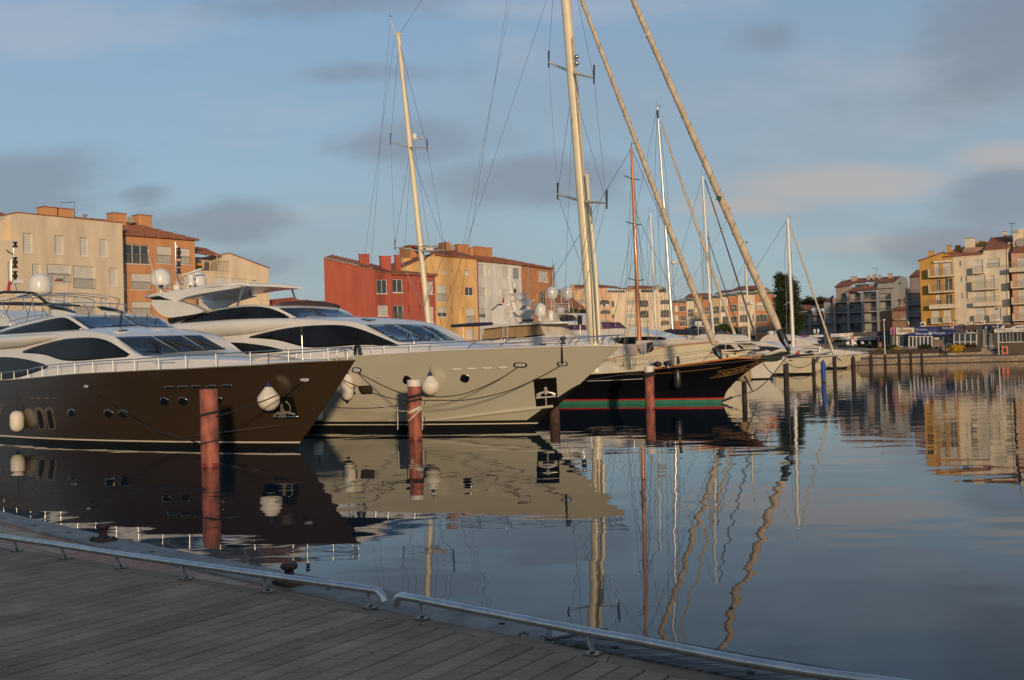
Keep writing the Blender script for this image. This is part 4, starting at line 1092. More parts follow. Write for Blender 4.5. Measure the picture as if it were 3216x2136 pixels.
# 3: the black ketch
BLACKH = mat('black_hull_paint',(.006,.006,.009),.22,var=.1,spec=.3)
GREENB = mat('green_antifouling',(.035,.20,.13),.6,var=.2,scale=2)
REDB = mat('red_boot_top',(.42,.025,.02),.4,var=.1)
GOLD = mat('gold_leaf',(.36,.20,.07),.5,.3,var=.15)
def wires(fr,parent,lines,r=.018,m=None,n=5,name='stay'):
 """each line: (c, x0, y0, side0, c, x1, y1, side1)"""
 for a in lines:
  MB().tube([fr.side(a[0],a[1],a[2],a[3]),fr.side(a[4],a[5],a[6],a[7])],r,n).obj(name,m or WIRE,parent)
def rig(fr,parent,ends,r=.018,m=None,name='stay'):
 for p,q in ends: MB().tube([p,q],r,5).obj(name,m or WIRE,parent)
F3 = Frame(14.4,56.6,38)
def build_black_ketch():
 global H3
 fr = F3
 st = [(fr.side('q',x,y,0)) for x,y in ((1010,640),(910,695),(820,755),(700,850),(610,950),(575,1045))]
 x0 = st[0].x; z0 = st[0].z
 H3 = H = Hull(fr,[(.1,2.36),(-.8,2.42),(-1.8,2.48),(-2.95,2.37),(-4.2,2.22),(-5.5,2.10),(-6.8,1.96),(-8.3,1.87),(-9.8,1.81),(-16,1.65),(-24,1.65),(-32,1.9)],3.0,3.5,15,15,1.9,2.3,
     sorted([(p.z,p.x) for p in st] + [(-.7,st[-1].x - .8),(2.5,.1)]),-31.5)
 t = thing('sailing_ketch','black two masted ketch with red and green waterline stripes and a long bowsprit','sailing boat',fr.M)
 H.t = t
 hull = H.band(.30,None,64,10); bvh = H.bvh = hull.bvh(); hull.obj('hull',BLACKH,t,weld=True)
 H.band(-.7,.205,m=4,n=50).obj('green_boot_stripe',GREENB,t,weld=True)
 H.band(.205,.30,m=1,n=50,off=.003).obj('red_boot_stripe',REDB,t,weld=True)
 H.deck(.12).obj('deck',TEAK,t)
 e1 = H.edge_line(-.02,.03,x0=-31,x1=-6.5); e2 = H.edge_line(-.02,.03,x0=-6.5,x1=-1.2)
 for sd in (1,-1):
  MB().tube([(p.x,p.y * sd,p.z) for p in e1],.06,6).obj('cap_rail',CREAM,t)
  MB().tube([(p.x,p.y * sd,p.z) for p in e2],.06,6).obj('cap_rail',WOOD,t)
 def line(c,pts,r,m,name,off=.02):
  q = [fr.hit(bvh,c,*p) for p in pts]; q = [h + n * off for h,n in q if h]
  if len(q) > 1: MB().tube(catmull(q,4),r,5).obj(name,m,t)
 line('z',[(20,838),(350,822),(780,800),(1180,760),(1485,724)],.015,GOLD,'gold_line')
 line('x',[(1695,425),(1850,400),(1990,365),(2120,320),(2185,293)],.015,GOLD,'gold_line')
 line('x',[(1615,497),(1800,470),(1960,430),(2080,370),(2180,318)],.015,GOLD,'gold_line')
 line('x',[(1660,485),(1690,462),(1720,434),(1745,440),(1748,462),(1722,472),(1705,455)],.014,GOLD,'scroll')
 line('x',[(1770,432),(1762,455),(1785,462),(1806,445),(1800,428)],.014,GOLD,'scroll')
 line('x',[(2035,372),(2060,355),(2090,352),(2110,335),(2140,332),(2165,315)],.014,GOLD,'scroll')
 a,na = fr.hit(bvh,'x',1812,440)
 for ch,x,y in (('J',1760,452),('O',1793,446),('S',1828,438),('I',1853,432),('G',1882,424),('N',1922,413),('E',1962,400),('C',2000,386)):
  p,n = fr.hit(bvh,'x',x,y); q,_ = fr.hit(bvh,'x',x + 18,y - 5); u,_ = fr.hit(bvh,'x',x,y - 22)
  if p and q and u: text(ch,.29,basis(p + n * .03,q - p,u - p),GOLD,t,'letter',.012,sx=1.15)
 for k,off in enumerate((0,)):
  line('x',[(320,525),(600,515),(910,500)],.02,ROPE_W,'rubbing_line',.05)
 tip = fr.side('e',2300,540,0)
 MB().tube([fr.side('e',1650,645,0),fr.side('e',1870,618,0),fr.side('e',2150,572,0)],[.16,.16,.13],10).obj('bowsprit',WOOD,t)
 MB().tube([fr.side('e',2150,572,0),tip],[.13,.08],10).obj('bowsprit_end',mat('dark_spar',(.03,.028,.026),.5),t)
 MB().tube([fr.side('e',2100,580,0) + Vector((0,0,.1)),fr.side('e',2240,520,0),fr.side('e',2345,545,.2)],.10,8).obj('bowsprit_fitting',CREAM,t)
 p = [fr.side('e',x,y,.1) for x,y in ((1850,575),(1960,552),(2080,545),(2150,560),(2140,585),(2020,600),(1930,598))]
 MB().prism(chaikin(p,1),(0,.35,0)).obj('bundled_net',mat('grey_netting',(.30,.29,.27),.9,var=.4,scale=6),t)
 q = [fr.side('e',x,y,-.2) for x,y in ((2060,565),(2140,560),(2230,590),(2150,620),(2080,615))]
 MB().prism(chaikin(q,1),(0,.5,0)).obj('furled_net',mat('dark_green_canvas',(.03,.045,.04),.9,var=.4,scale=5),t)
 MB().tube(catmull([fr.side('e',*p,0) for p in ((2275,575),(2150,735),(2050,830),(1995,862),(1900,890),(1800,920),(1748,938))],4),.028,6).obj('bobstay',WIRE,t)
 MB().tube([fr.side('e',1930,735,0),fr.side('e',1998,865,0)],[.07,.03],6).obj('dolphin_striker',BLACK,t)
 MB().tube([fr.side('e',1742,942,0),fr.side('e',1830,908,0)],.07,6).obj('bobstay_chain',STEEL,t)
 MB().tube([fr.side('e',600,775,-3.3),fr.side('e',1260,672,-2.6),fr.side('e',1830,622,-.9),fr.side('e',2280,566,0)],.02,5).obj('whisker_stay',WIRE,t)
 def mast(c0,b,c1,tp,r0,r1,m,name,extra=0):
  p,q = fr.side(c0,*b,0),fr.side(c1,*tp,0)
  q = q + (q - p).normalized() * extra
  MB().tube([p - (q - p).normalized() * 2.0,p,(p + q) / 2,q],[r0,r0,(r0 * 1.5 + r1) / 2.5,r1],14).obj(name,m,t)
  return p,q
 mp,mq = mast('m',(650,900),'j',(1640,0),.33,.31,MASTP,'main_mast',8.0)
 MB().tube([fr.side('m',722,890,-.2),fr.side('m',672,0,-.2),fr.side('k',1810,125,-.2)],.12,10).obj('spinnaker_pole',MASTP,t)
 MB().tube([fr.side('m',655,900,-.36),fr.side('m',615,0,-.36),fr.side('j',1690,300,-.36)],.025,5).obj('mast_track',mat('track_grey',(.25,.22,.18),.5,.3),t)
 zp,zq = mast('d',(1168,720),'j',(263,280),.21,.15,MASTP,'mizzen_mast')
 def at(p,q,z): return p + (q - p) * ((z - p.z) / (q.z - p.z))
 def spread(cl,l,cr,rr,mid,half,r=.09):
  for (c,pt,sd) in ((cl,l,1),(cr,rr,-1)):
   e = fr.side(c,*pt,sd * half)
   MB().tube([mid,e],[r * 1.2,r * .6],8).obj('spreader',MASTP,t)
  return fr.side(cl,*l,half),fr.side(cr,*rr,-half)
 s1 = spread('j',(1497,512),'j',(1868,640),fr.side('j',1692,595,0),2.1)
 s2 = spread('k',(1570,288),'k',(1972,358),fr.side('k',1785,348,0),2.4)
 s3 = spread('j',(200,1160),'j',(500,1213),fr.side('j',350,1208,0),1.7,.06)
 s4 = spread('k',(235,718),'k',(648,748),fr.side('k',443,755,0),2.2,.06)
 for p in s1 + s2: MB().tube([p + Vector((0,0,-.35)),p + Vector((.05,0,.75))],[.05,.06],6).obj('rigging_link',BLACK,t)
 for p in s3 + s4: MB().tube([p + Vector((0,0,-.25)),p + Vector((.03,0,.6))],[.035,.04],6).obj('rigging_link',BLACK,t)
 dl,dr = Vector((mp.x - .3,3.1,1.6)),Vector((mp.x - .3,-3.1,1.6))
 zl,zr = Vector((zp.x - .3,3.0,1.6)),Vector((zp.x - .3,-3.0,1.6))
 BR = mat('polished_rod',(.75,.7,.6),.25,1.0,var=0)
 rig(fr,t,[(dl,s2[0]),(dr,s2[1])],.025,BR,'shroud')
 rig(fr,t,[(s2[0],s1[0]),(s2[1],s1[1]),(s1[0],at(mp,mq,31)),(s1[1],at(mp,mq,31)),(dr,at(mp,mq,19.5)),(dl,at(mp,mq,12.4)),(s2[1],at(mp,mq,19.6)),(s2[0],at(mp,mq,19.8)),(s2[1] + Vector((-.6,.3,.2)),Vector((mp.x - 1,-3,1.6)))],.012,None,'shroud')
 rig(fr,t,[(zl,s4[0]),(zr,s4[1])],.024,BR,'shroud')
 rig(fr,t,[(s4[0],s3[0]),(s4[1],s3[1]),(s3[0],at(zp,zq,25.6)),(s3[1],at(zp,zq,25.6)),(zr,at(zp,zq,17.5)),(s4[1],at(zp,zq,17.8)),(s4[0],at(zp,zq,17.8)),(zr + Vector((.6,0,0)),at(zp,zq,10.6)),(zl,at(zp,zq,10.6))],.012,None,'shroud')
 rig(fr,t,[(fr.side('k',655,1420,-2.0),fr.side('j',1190,0,0)),(fr.side('k',735,1400,1.5),fr.side('j',1160,0,0)),(at(zp,zq,26.0),fr.side('j',455,0,0)),
    (fr.side('d',575,620,0),fr.side('j',230,320,0)),(fr.side('d',660,640,1),fr.side('j',198,165,.2)),
    (fr.side('k',590,1400,0),fr.side('j',1480,0,0)),(fr.side('k',560,1400,.6),at(zp,zq,24)),(fr.side('k',620,1400,-.4),at(zp,zq,25.5))],.012)
 MB().tube(catmull([at(zp,zq,26),fr.side('j',230,250,0),fr.side('j',203,165,0)],4),.03,6).obj('masthead_crane',MASTP,t)
 MB().obox(zq,(.22,0,0),(0,.1,0),(0,0,.1)).obj('masthead',MASTP,t)
 MB().tube([fr.side('j',190,125,0),fr.side('j',205,137,0)],.03,4).obj('wind_vane',BLACK,t)
 c = fr.side('k',520,740,0)
 MB().lathe([(.2,-.2),(.3,-.15),(.32,.05),(.2,.18)],14,c).obj('radar_dome',WHITE,t)
 MB().tube([fr.side('k',470,725,0),fr.side('k',580,705,0)],.07,6).obj('radar_scanner',MASTP,t)
 rr = [c + Vector((.9 * math.cos(a) - .2,.7 * math.sin(a),.15)) for a in [2 * math.pi * k / 16 for k in range(17)]]
 MB().tube(rr,.025,5).obj('guard_ring',WIRE,t)
 tubes('radar_bracket',WIRE,t,[[fr.side('k',455,840,0),fr.side('k',540,770,0)],[fr.side('k',465,850,0),fr.side('k',470,770,0)]],.05)
 c = fr.side('j',397,1120,0); MB().lathe([(.1,-.25),(.17,-.2),(.17,.12),(.1,.2)],12,c).obj('radome',WHITE,t)
 MB().tube([fr.side('j',345,1168,0),fr.side('j',460,1128,0)],.05,6).obj('radome_arm',MASTP,t)
 nl = MB().sphere(fr.side('j',1725,468,-.1),.16,8,6).obj('mast_light',STEEL,t); MB().sphere(fr.side('j',1728,520,-.1),.16,8,6).obj('mast_light',STEEL,t)
 def furled(c0,a,c1,b,r0,r1,ext,name='furled_headsail'):
  p,q = fr.side(c0,*a,0),fr.side(c1,*b,0); q = q + (q - p).normalized() * ext
  rnd = random.Random(5); pts,rs = [],[]
  for i in range(60):
   k = i / 59; pts.append(p + (q - p) * k)
   rs.append((r0 + (r1 - r0) * k) * (1 + .04 * math.sin(i * .9) + rnd.uniform(-.03,.03)) * (.75 if i < 1 else 1))
  sl = MB().tube(pts,rs,10).obj(name,SAILC,t)
  u = (q - p).normalized(); a1 = u.orthogonal().normalized(); a2 = u.cross(a1); hx = []
  for i in range(420):
   kk = i / 419; rr_ = (r0 + (r1 - r0) * kk) * 1.02; an = i * .42
   hx.append(p + (q - p) * kk + (a1 * math.cos(an) + a2 * math.sin(an)) * rr_)
  MB().tube(hx,.022,4).obj('wrapping',mat('sail_seam',(.30,.23,.16),.9,var=.2),sl)
  return p,q
 furled('e',(2210,355),'j',(2190,0),.21,.13,9)
 furled('e',(1680,480),'j',(1768,0),.17,.10,8)
 for a,b in (((2212,360),(2300,530)),((1685,500),(1738,592))):
  p,q = fr.side('e',*a,0),fr.side('e',*b,0)
  MB().tube([p,p * .6 + q * .4,q],[.2,.24,.09],8).obj('furler_drum',BLACK,t)
  MB().tube([p * .55 + q * .45 + Vector((.1,-.2,0)),p * .2 + q * .8 + Vector((.1,-.2,0))],.09,6).obj('furler_fitting',STEEL,t)
 MB().tube([fr.side('l',725,700,-.1),fr.side('l',745,690,0),fr.side('l',738,660,.1)],[.05,.26,.08],8).obj('sail_tie',SAILC,t)
 MB().obox(fr.side('l',700,632,-.25),(.14,0,-.05),(0,.02,0),(.02,0,.13)).obj('sail_patch',mat('patch_green',(.03,.12,.1),.7),t)
 rig(fr,t,[(fr.side('m',640,1180,-2.8),fr.side('m',1820,0,0)),(fr.side('m',990,1100,-2.4),fr.side('m',1880,490,0)),(fr.side('z',390,515,-2.2),fr.side('l',750,770,0))],.014,mat('tan_rope',(.42,.34,.25),.9,var=.2),'sheet_rope')
 for x in (-27,-24,-21,-18,-15.5,-13,-10.5,-8,-5.5):
  for sd in (-1,1): MB().tube([(x,sd * (H.hb(x,1.3) - .12),H.z(x)),(x,sd * (H.hb(x,1.3) - .12),H.z(x) + .72)],.016,5).obj('stanchion',STEEL,t)
 for sd in (-1,1):
  for dz in (.72,.38): MB().tube([(x,sd * (H.hb(x,1.3) - .12),H.z(x) + dz) for x in (-27,-24,-21,-18,-15.5,-13,-10.5,-8,-5.5,-3,-1)],.010,4).obj('lifeline',WIRE,t)
 MB().box(-14,-1.3,1.2,-9.5,1.3,1.75).obj('deckhouse',CREAM,t); MB().box(-25,-1.7,1.2,-14.5,1.7,2.1).obj('coachroof',CREAM,t)
 tubes('davit',BLACK,t,[[fr.side('e',1380,640,-2.5),fr.side('e',1383,570,-2.5)],[fr.side('e',1395,632,-2.5),fr.side('e',1382,575,-2.5)]],.06)
 for x,y in ((1215,638),(1300,632)): MB().sphere(fr.side('e',x,y,-2.4),.22,8,6,1.4,1,.7).obj('winch',BLACK,t)
 MB().prism([fr.side('e',x,y,-2.0) for x,y in ((1150,650),(1140,610),(1165,600),(1185,635),(1210,600),(1195,648))],(0,.2,0)).obj('plastic_cover',mat('clear_wrap',(.5,.46,.42),.3,var=.1),t)
 tubes('gate_frame',WHITE,t,[[fr.side('e',1362,640,-2.6),fr.side('e',1362,585,-2.6)],[fr.side('e',1300,650,-2.6),fr.side('e',1308,668,-2.7)]],.035)
 MB().prism([fr.side('e',x,y,-2.9) for x,y in ((730,695),(740,655),(850,650),(850,690))],(0,.6,0)).obj('deck_box',WHITE,t)
build_black_ketch()
def build_black_fender():
 fr = F3; h,n = fr.hit(H3.bvh,'e',1383,750)
 o = h + n * .24
 zt_,zb_ = fr.side('e',1383,672,o.y).z,fr.side('e',1383,838,o.y).z
 t = thing('fender','long black rubber fender on the side of the black ketch','fender',fr.M @ Matrix.Translation((o.x,o.y,zb_)))
 hh = zt_ - zb_; r = .23
 MB().lathe([(.1,0),(r * .8,.05),(r,.16),(r,hh - .16),(r * .8,hh - .05),(.1,hh)],20).obj('fender_body',mat('fender_black',(.018,.018,.02),.35,var=.2),t)
 q = fr.side('e',1383,600,o.y + .3); MB().tube([(0,0,hh),(q.x - o.x,q.y - o.y,q.z - zb_)],.03,5).obj('lanyard',ROPE_B,t)
build_black_fender()
# the boats packed beyond: one builder for their hulls,each with its own rig and upperworks
def boat(name,label,cat,bow,deg,L,beam,sheer_aft,hullm,stripe=None,boot=BOOT,rake=.9,group=None,deckm=None,wl=.12,rub=None):
 c,x,y,D = bow
 p = at_y(c,x,y,D)
 fr = Frame(p.x,p.y,deg)
 H = Hull(fr,[(.05,p.z),(-.15 * L,p.z * .90 + sheer_aft * .10),(-.45 * L,p.z * .35 + sheer_aft * .65),(-.75 * L,sheer_aft),(-L,sheer_aft * 1.03)],beam * .44,beam * .5,L * .55,L * .5,1.9,2.3,
    [(-.5,-rake - .5),(0,-rake),(p.z * .5,-rake * .5),(p.z,0)],-L)
 t = thing(name,label,cat,fr.M,group)
 H.t = t
 hull = H.band(wl,None,40,6); H.bvh = hull.bvh(); hull.obj('hull',hullm,t,weld=True)
 H.band(-.5,wl,m=2,n=36).obj('boot_stripe',boot,t,weld=True)
 H.deck(.06,n=30).obj('deck',deckm or WHITE,t)
 if stripe:
  rows = []
  e = H.edge_line(-.012,0,n=40)
  for sd in (1,-1): MB().grid([[(q.x,q.y * sd,q.z - stripe[1]) for q in e],[(q.x,q.y * sd,q.z + .03) for q in e]],True,sd > 0).obj('sheer_stripe',stripe[0],t)
 else:
  for sd in (1,-1): MB().tube(H.edge_line(-.01,.0,side=sd,n=40),.035,5).obj('rub_rail',rub or (WOOD if hullm is CREAM else WHITE),t)
 return fr,H,t
def pole(fr,t,c0,b,c1,tp,r0,r1,m,name='mast',yl=0.,drop=1.5):
 p,q = fr.side(c0,*b,yl),fr.side(c1,*tp,yl)
 u = (q - p).normalized()
 MB().tube([p - u * drop,p,q],[r0,r0,r1],12).obj(name,m,t)
 return p,q
def simple_rig(fr,H,t,p,q,zs,half,m=None,r=.02,stays=True,top=True):
 at = lambda z: p + (q - p) * ((z - p.z) / (q.z - p.z))
 prev = [Vector((p.x - .3,s * (half + .3),H.z(p.x))) for s in (1,-1)]
 for z in zs:
  e = [at(z) + Vector((-.15,s * half,.1)) for s in (1,-1)]
  MB().tube([e[0],at(z),e[1]],[.025,.05,.025],6).obj('spreader',m or MASTW,t)
  for a,b in zip(prev,e): MB().tube([a,b],r,4).obj('shroud',WIRE,t)
  for a in prev: MB().tube([a,at(z)],r,4).obj('shroud',WIRE,t)
  prev = e
 for a in prev: MB().tube([a,q],r,4).obj('shroud',WIRE,t)
 if stays:
  MB().tube([q,Vector((H.stern,0,H.z(H.stern) + .2))],r,4).obj('backstay',WIRE,t)
 if top:
  MB().tube([q + Vector((-.1,0,.05)),q + Vector((-.1,0,.7))],r,4).obj('masthead_antenna',WIRE,t)
  MB().tube([q,q + Vector((.35,0,.1)),q + Vector((.35,0,.3))],r,4).obj('wind_vane',BLACK,t)
def furl(fr,t,a,b,r0,r1,m,name='furled_headsail',n=36):
 p,q = fr.side(*a),fr.side(*b); rnd = random.Random(8)
 pts = [p + (q - p) * (i / n) for i in range(n + 1)]
 rs = [(r0 + (r1 - r0) * i / n) * (1 + .1 * math.sin(i * 1.3) + rnd.uniform(-.06,.06)) for i in range(n + 1)]
 MB().tube(pts,rs,8).obj(name,m,t)
def build_classic():
 fr,H,t = boat('sailing_boat','cream hulled classic sailing boat with a varnished orange wooden mast','sailing boat',('e',1712,456,72),36,19,5.0,1.75,CREAM,rake=3.2)
 H.bvh = H.bvh
 MB().box(-13,-1.3,1.6,-6.5,1.3,2.35).obj('coachroof',WHITE,t)
 h = loft(-6.2,-13.2,curve_from([(-13.2,2.3),(-6.2,2.25)]),curve_from([(-13.2,2.5),(-6.2,2.35)]),lambda x: 1.5,lambda x: 1.3,lambda x: 1.8,14,6); hb = h.bvh(); h.obj('coachroof_top',WHITE,t)
 for o in ([(510,455),(600,452),(600,470),(515,474)],[(630,452),(760,442),(760,462),(635,470)]): patch(fr,hb,('z',o),'cabin_window',GLASS,t,.01,.02,4)
 p,q = pole(fr,t,'m',(1207,745),'l',(163,325),.16,.10,WOOD)
 at = lambda z: p + (q - p) * ((z - p.z) / (q.z - p.z))
 prev = None
 for zc,(c,x,y) in enumerate((('l',205,1140),('l',190,795),('l',185,515))):
  m_ = fr.side(c,x - 8,y,0)
  for s in (1,-1): MB().tube([at(m_.z),at(m_.z) + Vector((-.05,s * 1.15,.12))],.035,5).obj('spreader',mat('dark_spar',(.03,.028,.026),.5),t)
 for s in (1,-1):
  b = Vector((p.x - .2,s * 2.1,2.0)); b2 = Vector((p.x + .8,s * 2.0,2.0))
  for z,ss in ((8.5,.95),(13,1.1),(17,.5)):
   MB().tube([b,at(min(z,q.z))],.018,4).obj('shroud',WIRE,t)
  MB().tube([b2,at(min(13.4,q.z))],.018,4).obj('shroud',WIRE,t)
 for a in (Vector((-.2,0,3.4)),Vector((-19,0,2))): MB().tube([q,a],.02,4).obj('stay',WIRE,t)
 MB().tube([at(13.5),Vector((-1.5,0,3.2))],.018,4).obj('stay',WIRE,t)
 MB().tube([q,q + Vector((.0,0,.4)),q + Vector((.3,0,.3))],.03,4).obj('wind_vane',BLACK,t)
 a,b = fr.side('z',1335,328,-.1),fr.side('z',245,370,-.1)
 MB().tube([a,(a + b) / 2 + Vector((0,0,-.05)),b],[.14,.22,.22],10).obj('boom_cover',mat('cream_canvas',(.62,.56,.46),.85,var=.1,scale=2,bump=.3),t)
 for z in (.55,.28): MB().tube([(x,-(H.hb(x,1.8) - .08),H.z(x) + z) for x in (-15,-12,-9,-7)],.012,4).obj('lifeline',STEEL,t)
 for x in (-15,-13.5,-12,-10.5,-9,-7.5): MB().tube([(x,-(H.hb(x,1.8) - .08),H.z(x)),(x,-(H.hb(x,1.8) - .08),H.z(x) + .56)],.015,5).obj('stanchion',STEEL,t)
 for nm,lab,pts,m_ in (('towel','large pale grey towel drying on the rail of the cream sailing boat',((55,382),(240,380),(238,540),(150,552),(60,550)),mat('cloth_grey',(.42,.37,.36),.95,var=.1)),
        ('trousers','pale blue trousers drying on the rail beside the dark cloth',((292,372),(372,368),(374,520),(345,522),(335,400),(318,528),(300,525)),mat('cloth_blue',(.30,.36,.42),.95,var=.1)),
        ('shirt','dark navy cloth drying on the rail of the cream sailing boat',((382,362),(482,350),(482,470),(440,500),(385,505)),mat('cloth_dark',(.03,.028,.04),.95,var=.1)),
        ('sheet','white sheet drying at the left end of the cream boat rail',((-60,420),(45,385),(52,520),(20,560),(-60,568)),mat('cloth_white',(.66,.60,.58),.95,var=.08))):
  q2 = [fr.side('z',x,y,-2.2) for x,y in pts]; o = q2[0]
  tt = thing(nm,lab,'laundry',fr.M @ Matrix.Translation(o),'laundry drying on the rail')
  MB().prism([p_ - o for p_ in q2],(0,.03,0)).obj('cloth',m_,tt)
build_classic()
def build_tan_bridge():
 fr,H,t = boat('motor_yacht','white motor yacht with tan canvas screens round its bridge and a tall radar mast','yacht',('o',1740,905,80),34,28,6.4,2.4,WHITE,rake=3)
 S = lambda x,y,yl=-2.4,c='o': fr.side(c,x,y,yl)
 tr = [S(x,y) for x,y in ((560,940),(600,890),(1000,868),(1300,830),(1560,835),(1690,900),(1720,960),(560,980))]
 MB().prism(tr,(0,4.8,0)).obj('trunk_cabin',WHITE,t)
 y0,y1 = -2.4,2.4
 rf = curve_from([(S(445,745).x,S(445,745).z),(S(900,700).x,S(900,700).z),(S(1430,672).x,S(1430,672).z),(S(1480,685).x,S(1480,685).z)])
 xa,xb = S(445,745).x,S(1480,690).x
 rows = []
 for i in range(21):
  x = xa + (xb - xa) * i / 20; w = 2.6 * (1 if i < 16 else (1 - ((i - 15) / 5.5) ** 2 * .55)); z = rf(x)
  rows.append([(x,-w + .1,z - .12),(x,-w,z - .06),(x,-w + .1,z + .02),(x,0,z + .12),(x,w - .1,z + .02),(x,w,z - .06),(x,w - .1,z - .12),(x,-w + .1,z - .12)])
 mb = MB().grid(rows,True); mb.poly(rows[0]); mb.poly(rows[-1]); mb.obj('bridge_roof',WHITE,t)
 TAN = mat('tan_canvas',(.36,.24,.13),.9,var=.15,scale=3,bump=.3); GREYC = mat('grey_mesh_screen',(.46,.44,.40),.8,var=.06)
 body = [S(440,890,-2.0),S(480,752,-2.0),S(1160,700,-2.0),S(1215,838,-2.0),S(800,880,-2.0)]
 MB().prism(body,(0,4.0,0)).obj('bridge_body',WHITE,t)
 for a,b,c,d in (((478,755),(625,745),(625,882),(440,890)),((632,745),(865,728),(865,868),(632,882)),((872,727),(1158,702),(1212,836),(872,872))):
  MB().prism([S(*p,-2.05) for p in (a,b,c,d)],(0,.06,0)).obj('canvas_panel',TAN,t)
 fw = [S(1160,700,-2.05),S(1220,838,-2.05),S(1500,835,-.3),S(1440,690,-.3)]
 MB().add(fw + [(p.x,-p.y,p.z) for p in fw],[(0,1,2,3),(3,2,6,7),(7,6,5,4)]).obj('front_screen',GREYC,t)
 MB().prism([S(440,893,-2.08),S(865,858,-2.08),S(865,872,-2.08),S(440,905,-2.08)],(0,.05,0)).obj('window_band',GLASS,t)
 MB().prism([S(970,850,-2.08),S(1225,826,-2.08),S(1225,838,-2.08),S(970,866,-2.08)],(0,.05,0)).obj('window_band',GLASS,t)
 for yl,nm in ((-1.4,0),(1.4,1)):
  MB().prism([S(x + nm * 330,y + nm * 10,yl) for x,y in ((575,705),(562,530),(640,465),(665,470),(730,700))],(0,.5,0)).obj('mast_leg',WHITE,t)
  MB().prism([S(x + nm * 330,y + nm * 10,yl - .02) for x,y in ((560,530),(648,450),(655,462),(572,535))],(0,.5,0)).obj('leg_vent',BLACK,t)
 MB().tube([S(925,690,0),S(850,500,0),S(775,150,0)],[.30,.26,.10],10).obj('radar_mast',WHITE,t)
 MB().tube([S(775,200,0),S(772,105,0)],.05,6).obj('mast_head',WHITE,t)
 MB().prism([S(690,535,-.8),S(1055,520,-.8),S(980,540,-.8),S(900,600,-.8),S(850,550,-.8)],(0,1.6,0)).obj('mast_platform',WHITE,t)
 for (a,b,y) in ((710,900,328),(815,960,405)): MB().obox((S(a,y,0) + S(b,y,0)) / 2,(S(b,y,0) - S(a,y,0)) / 2,(0,.4,0),(0,0,.05)).obj('mast_platform',WHITE,t)
 for (a,b,y0_,y1_) in ((855,1000,345,322),(910,1095,425,402)):
  MB().tube([S(a,y0_,-.2),S(b,y1_,-.2)],.07,6).obj('radar_scanner',WHITE,t)
 for x,y in ((925,375),(1000,450)): MB().lathe([(.35,-.15),(.4,.1),(.2,.3),(.2,.45)],12,S(x,y,-.2)).obj('radar_pedestal',WHITE,t)
 dome(S(1165,595,-.6),.46 * 1.04,1.0,'satellite_dome',t); MB().tube([S(1160,660,-.6),S(1160,600,-.6)],.14,8).obj('dome_stand',WHITE,t)
 dome(S(855,255,.3),.22,.5,'satellite_dome',t); MB().tube([S(855,320,.3),S(855,255,.3)],.10,8).obj('dome_stand',BLACK,t)
 MB().lathe([(.18,-.1),(.22,.0),(.22,.5),(.15,.62)],12,S(1300,640,-1)).obj('vent_post',WHITE,t)
 MB().box(*(S(945,672,-1.2)),*(S(1080,640,-.6))).obj('life_raft',BLACK,t)
 for x in (665,1035): pass
 tubes('whip_antenna',WHITE,t,[[S(1065,620,-1),S(1015,-20,-1)],[S(945,300,1),S(943,140,1)],[S(742,700,-1.2),S(742,190,-1.2)]],.02)
 MB().prism([S(x,y,.2) for x,y in ((712,365),(722,400),(722,440),(700,440),(697,415))],(0,.03,0)).obj('ensign',RED,t)
 MB().sphere(S(770,465,-.8),.22,10,8).obj('searchlight',WHITE,t)
 tubes('ladder',WHITE,t,[[S(698,880,-2.3),S(710,690,-2.3)],[S(757,878,-2.3),S(770,690,-2.3)]] + [[S(700 + k * 1.2,860 - k * 20,-2.3),S(758 + k * 1.2,858 - k * 20,-2.3)] for k in range(9)],.025)
 MB().tube([S(70,725,-1.5),S(390,705,-1.5),S(575,695,-1.5)],[.12,.16,.12],8).obj('awning_boom',NAVY,t)
 MB().tube([S(218,905,-1.5),S(218,735,-1.5)],.05,6).obj('awning_post',STEEL,t)
 MB().tube([S(338,905,-1.5),S(338,720,-1.5)],.03,6).obj('awning_post',BLACK,t)
 MB().tube([S(1665,940,-.5),S(1660,690,-.5)],.04,6).obj('light_post',STEEL,t); MB().obox(S(1658,650,-.5),(.13,0,0),(0,.13,0),(0,0,.35)).obj('signal_light',BLACK,t)
 MB().lathe([(.25,0),(.3,.05),(.25,.1)],12,S(1205,955,-2.9)).obj('porthole',GLASS,t)
build_tan_bridge()
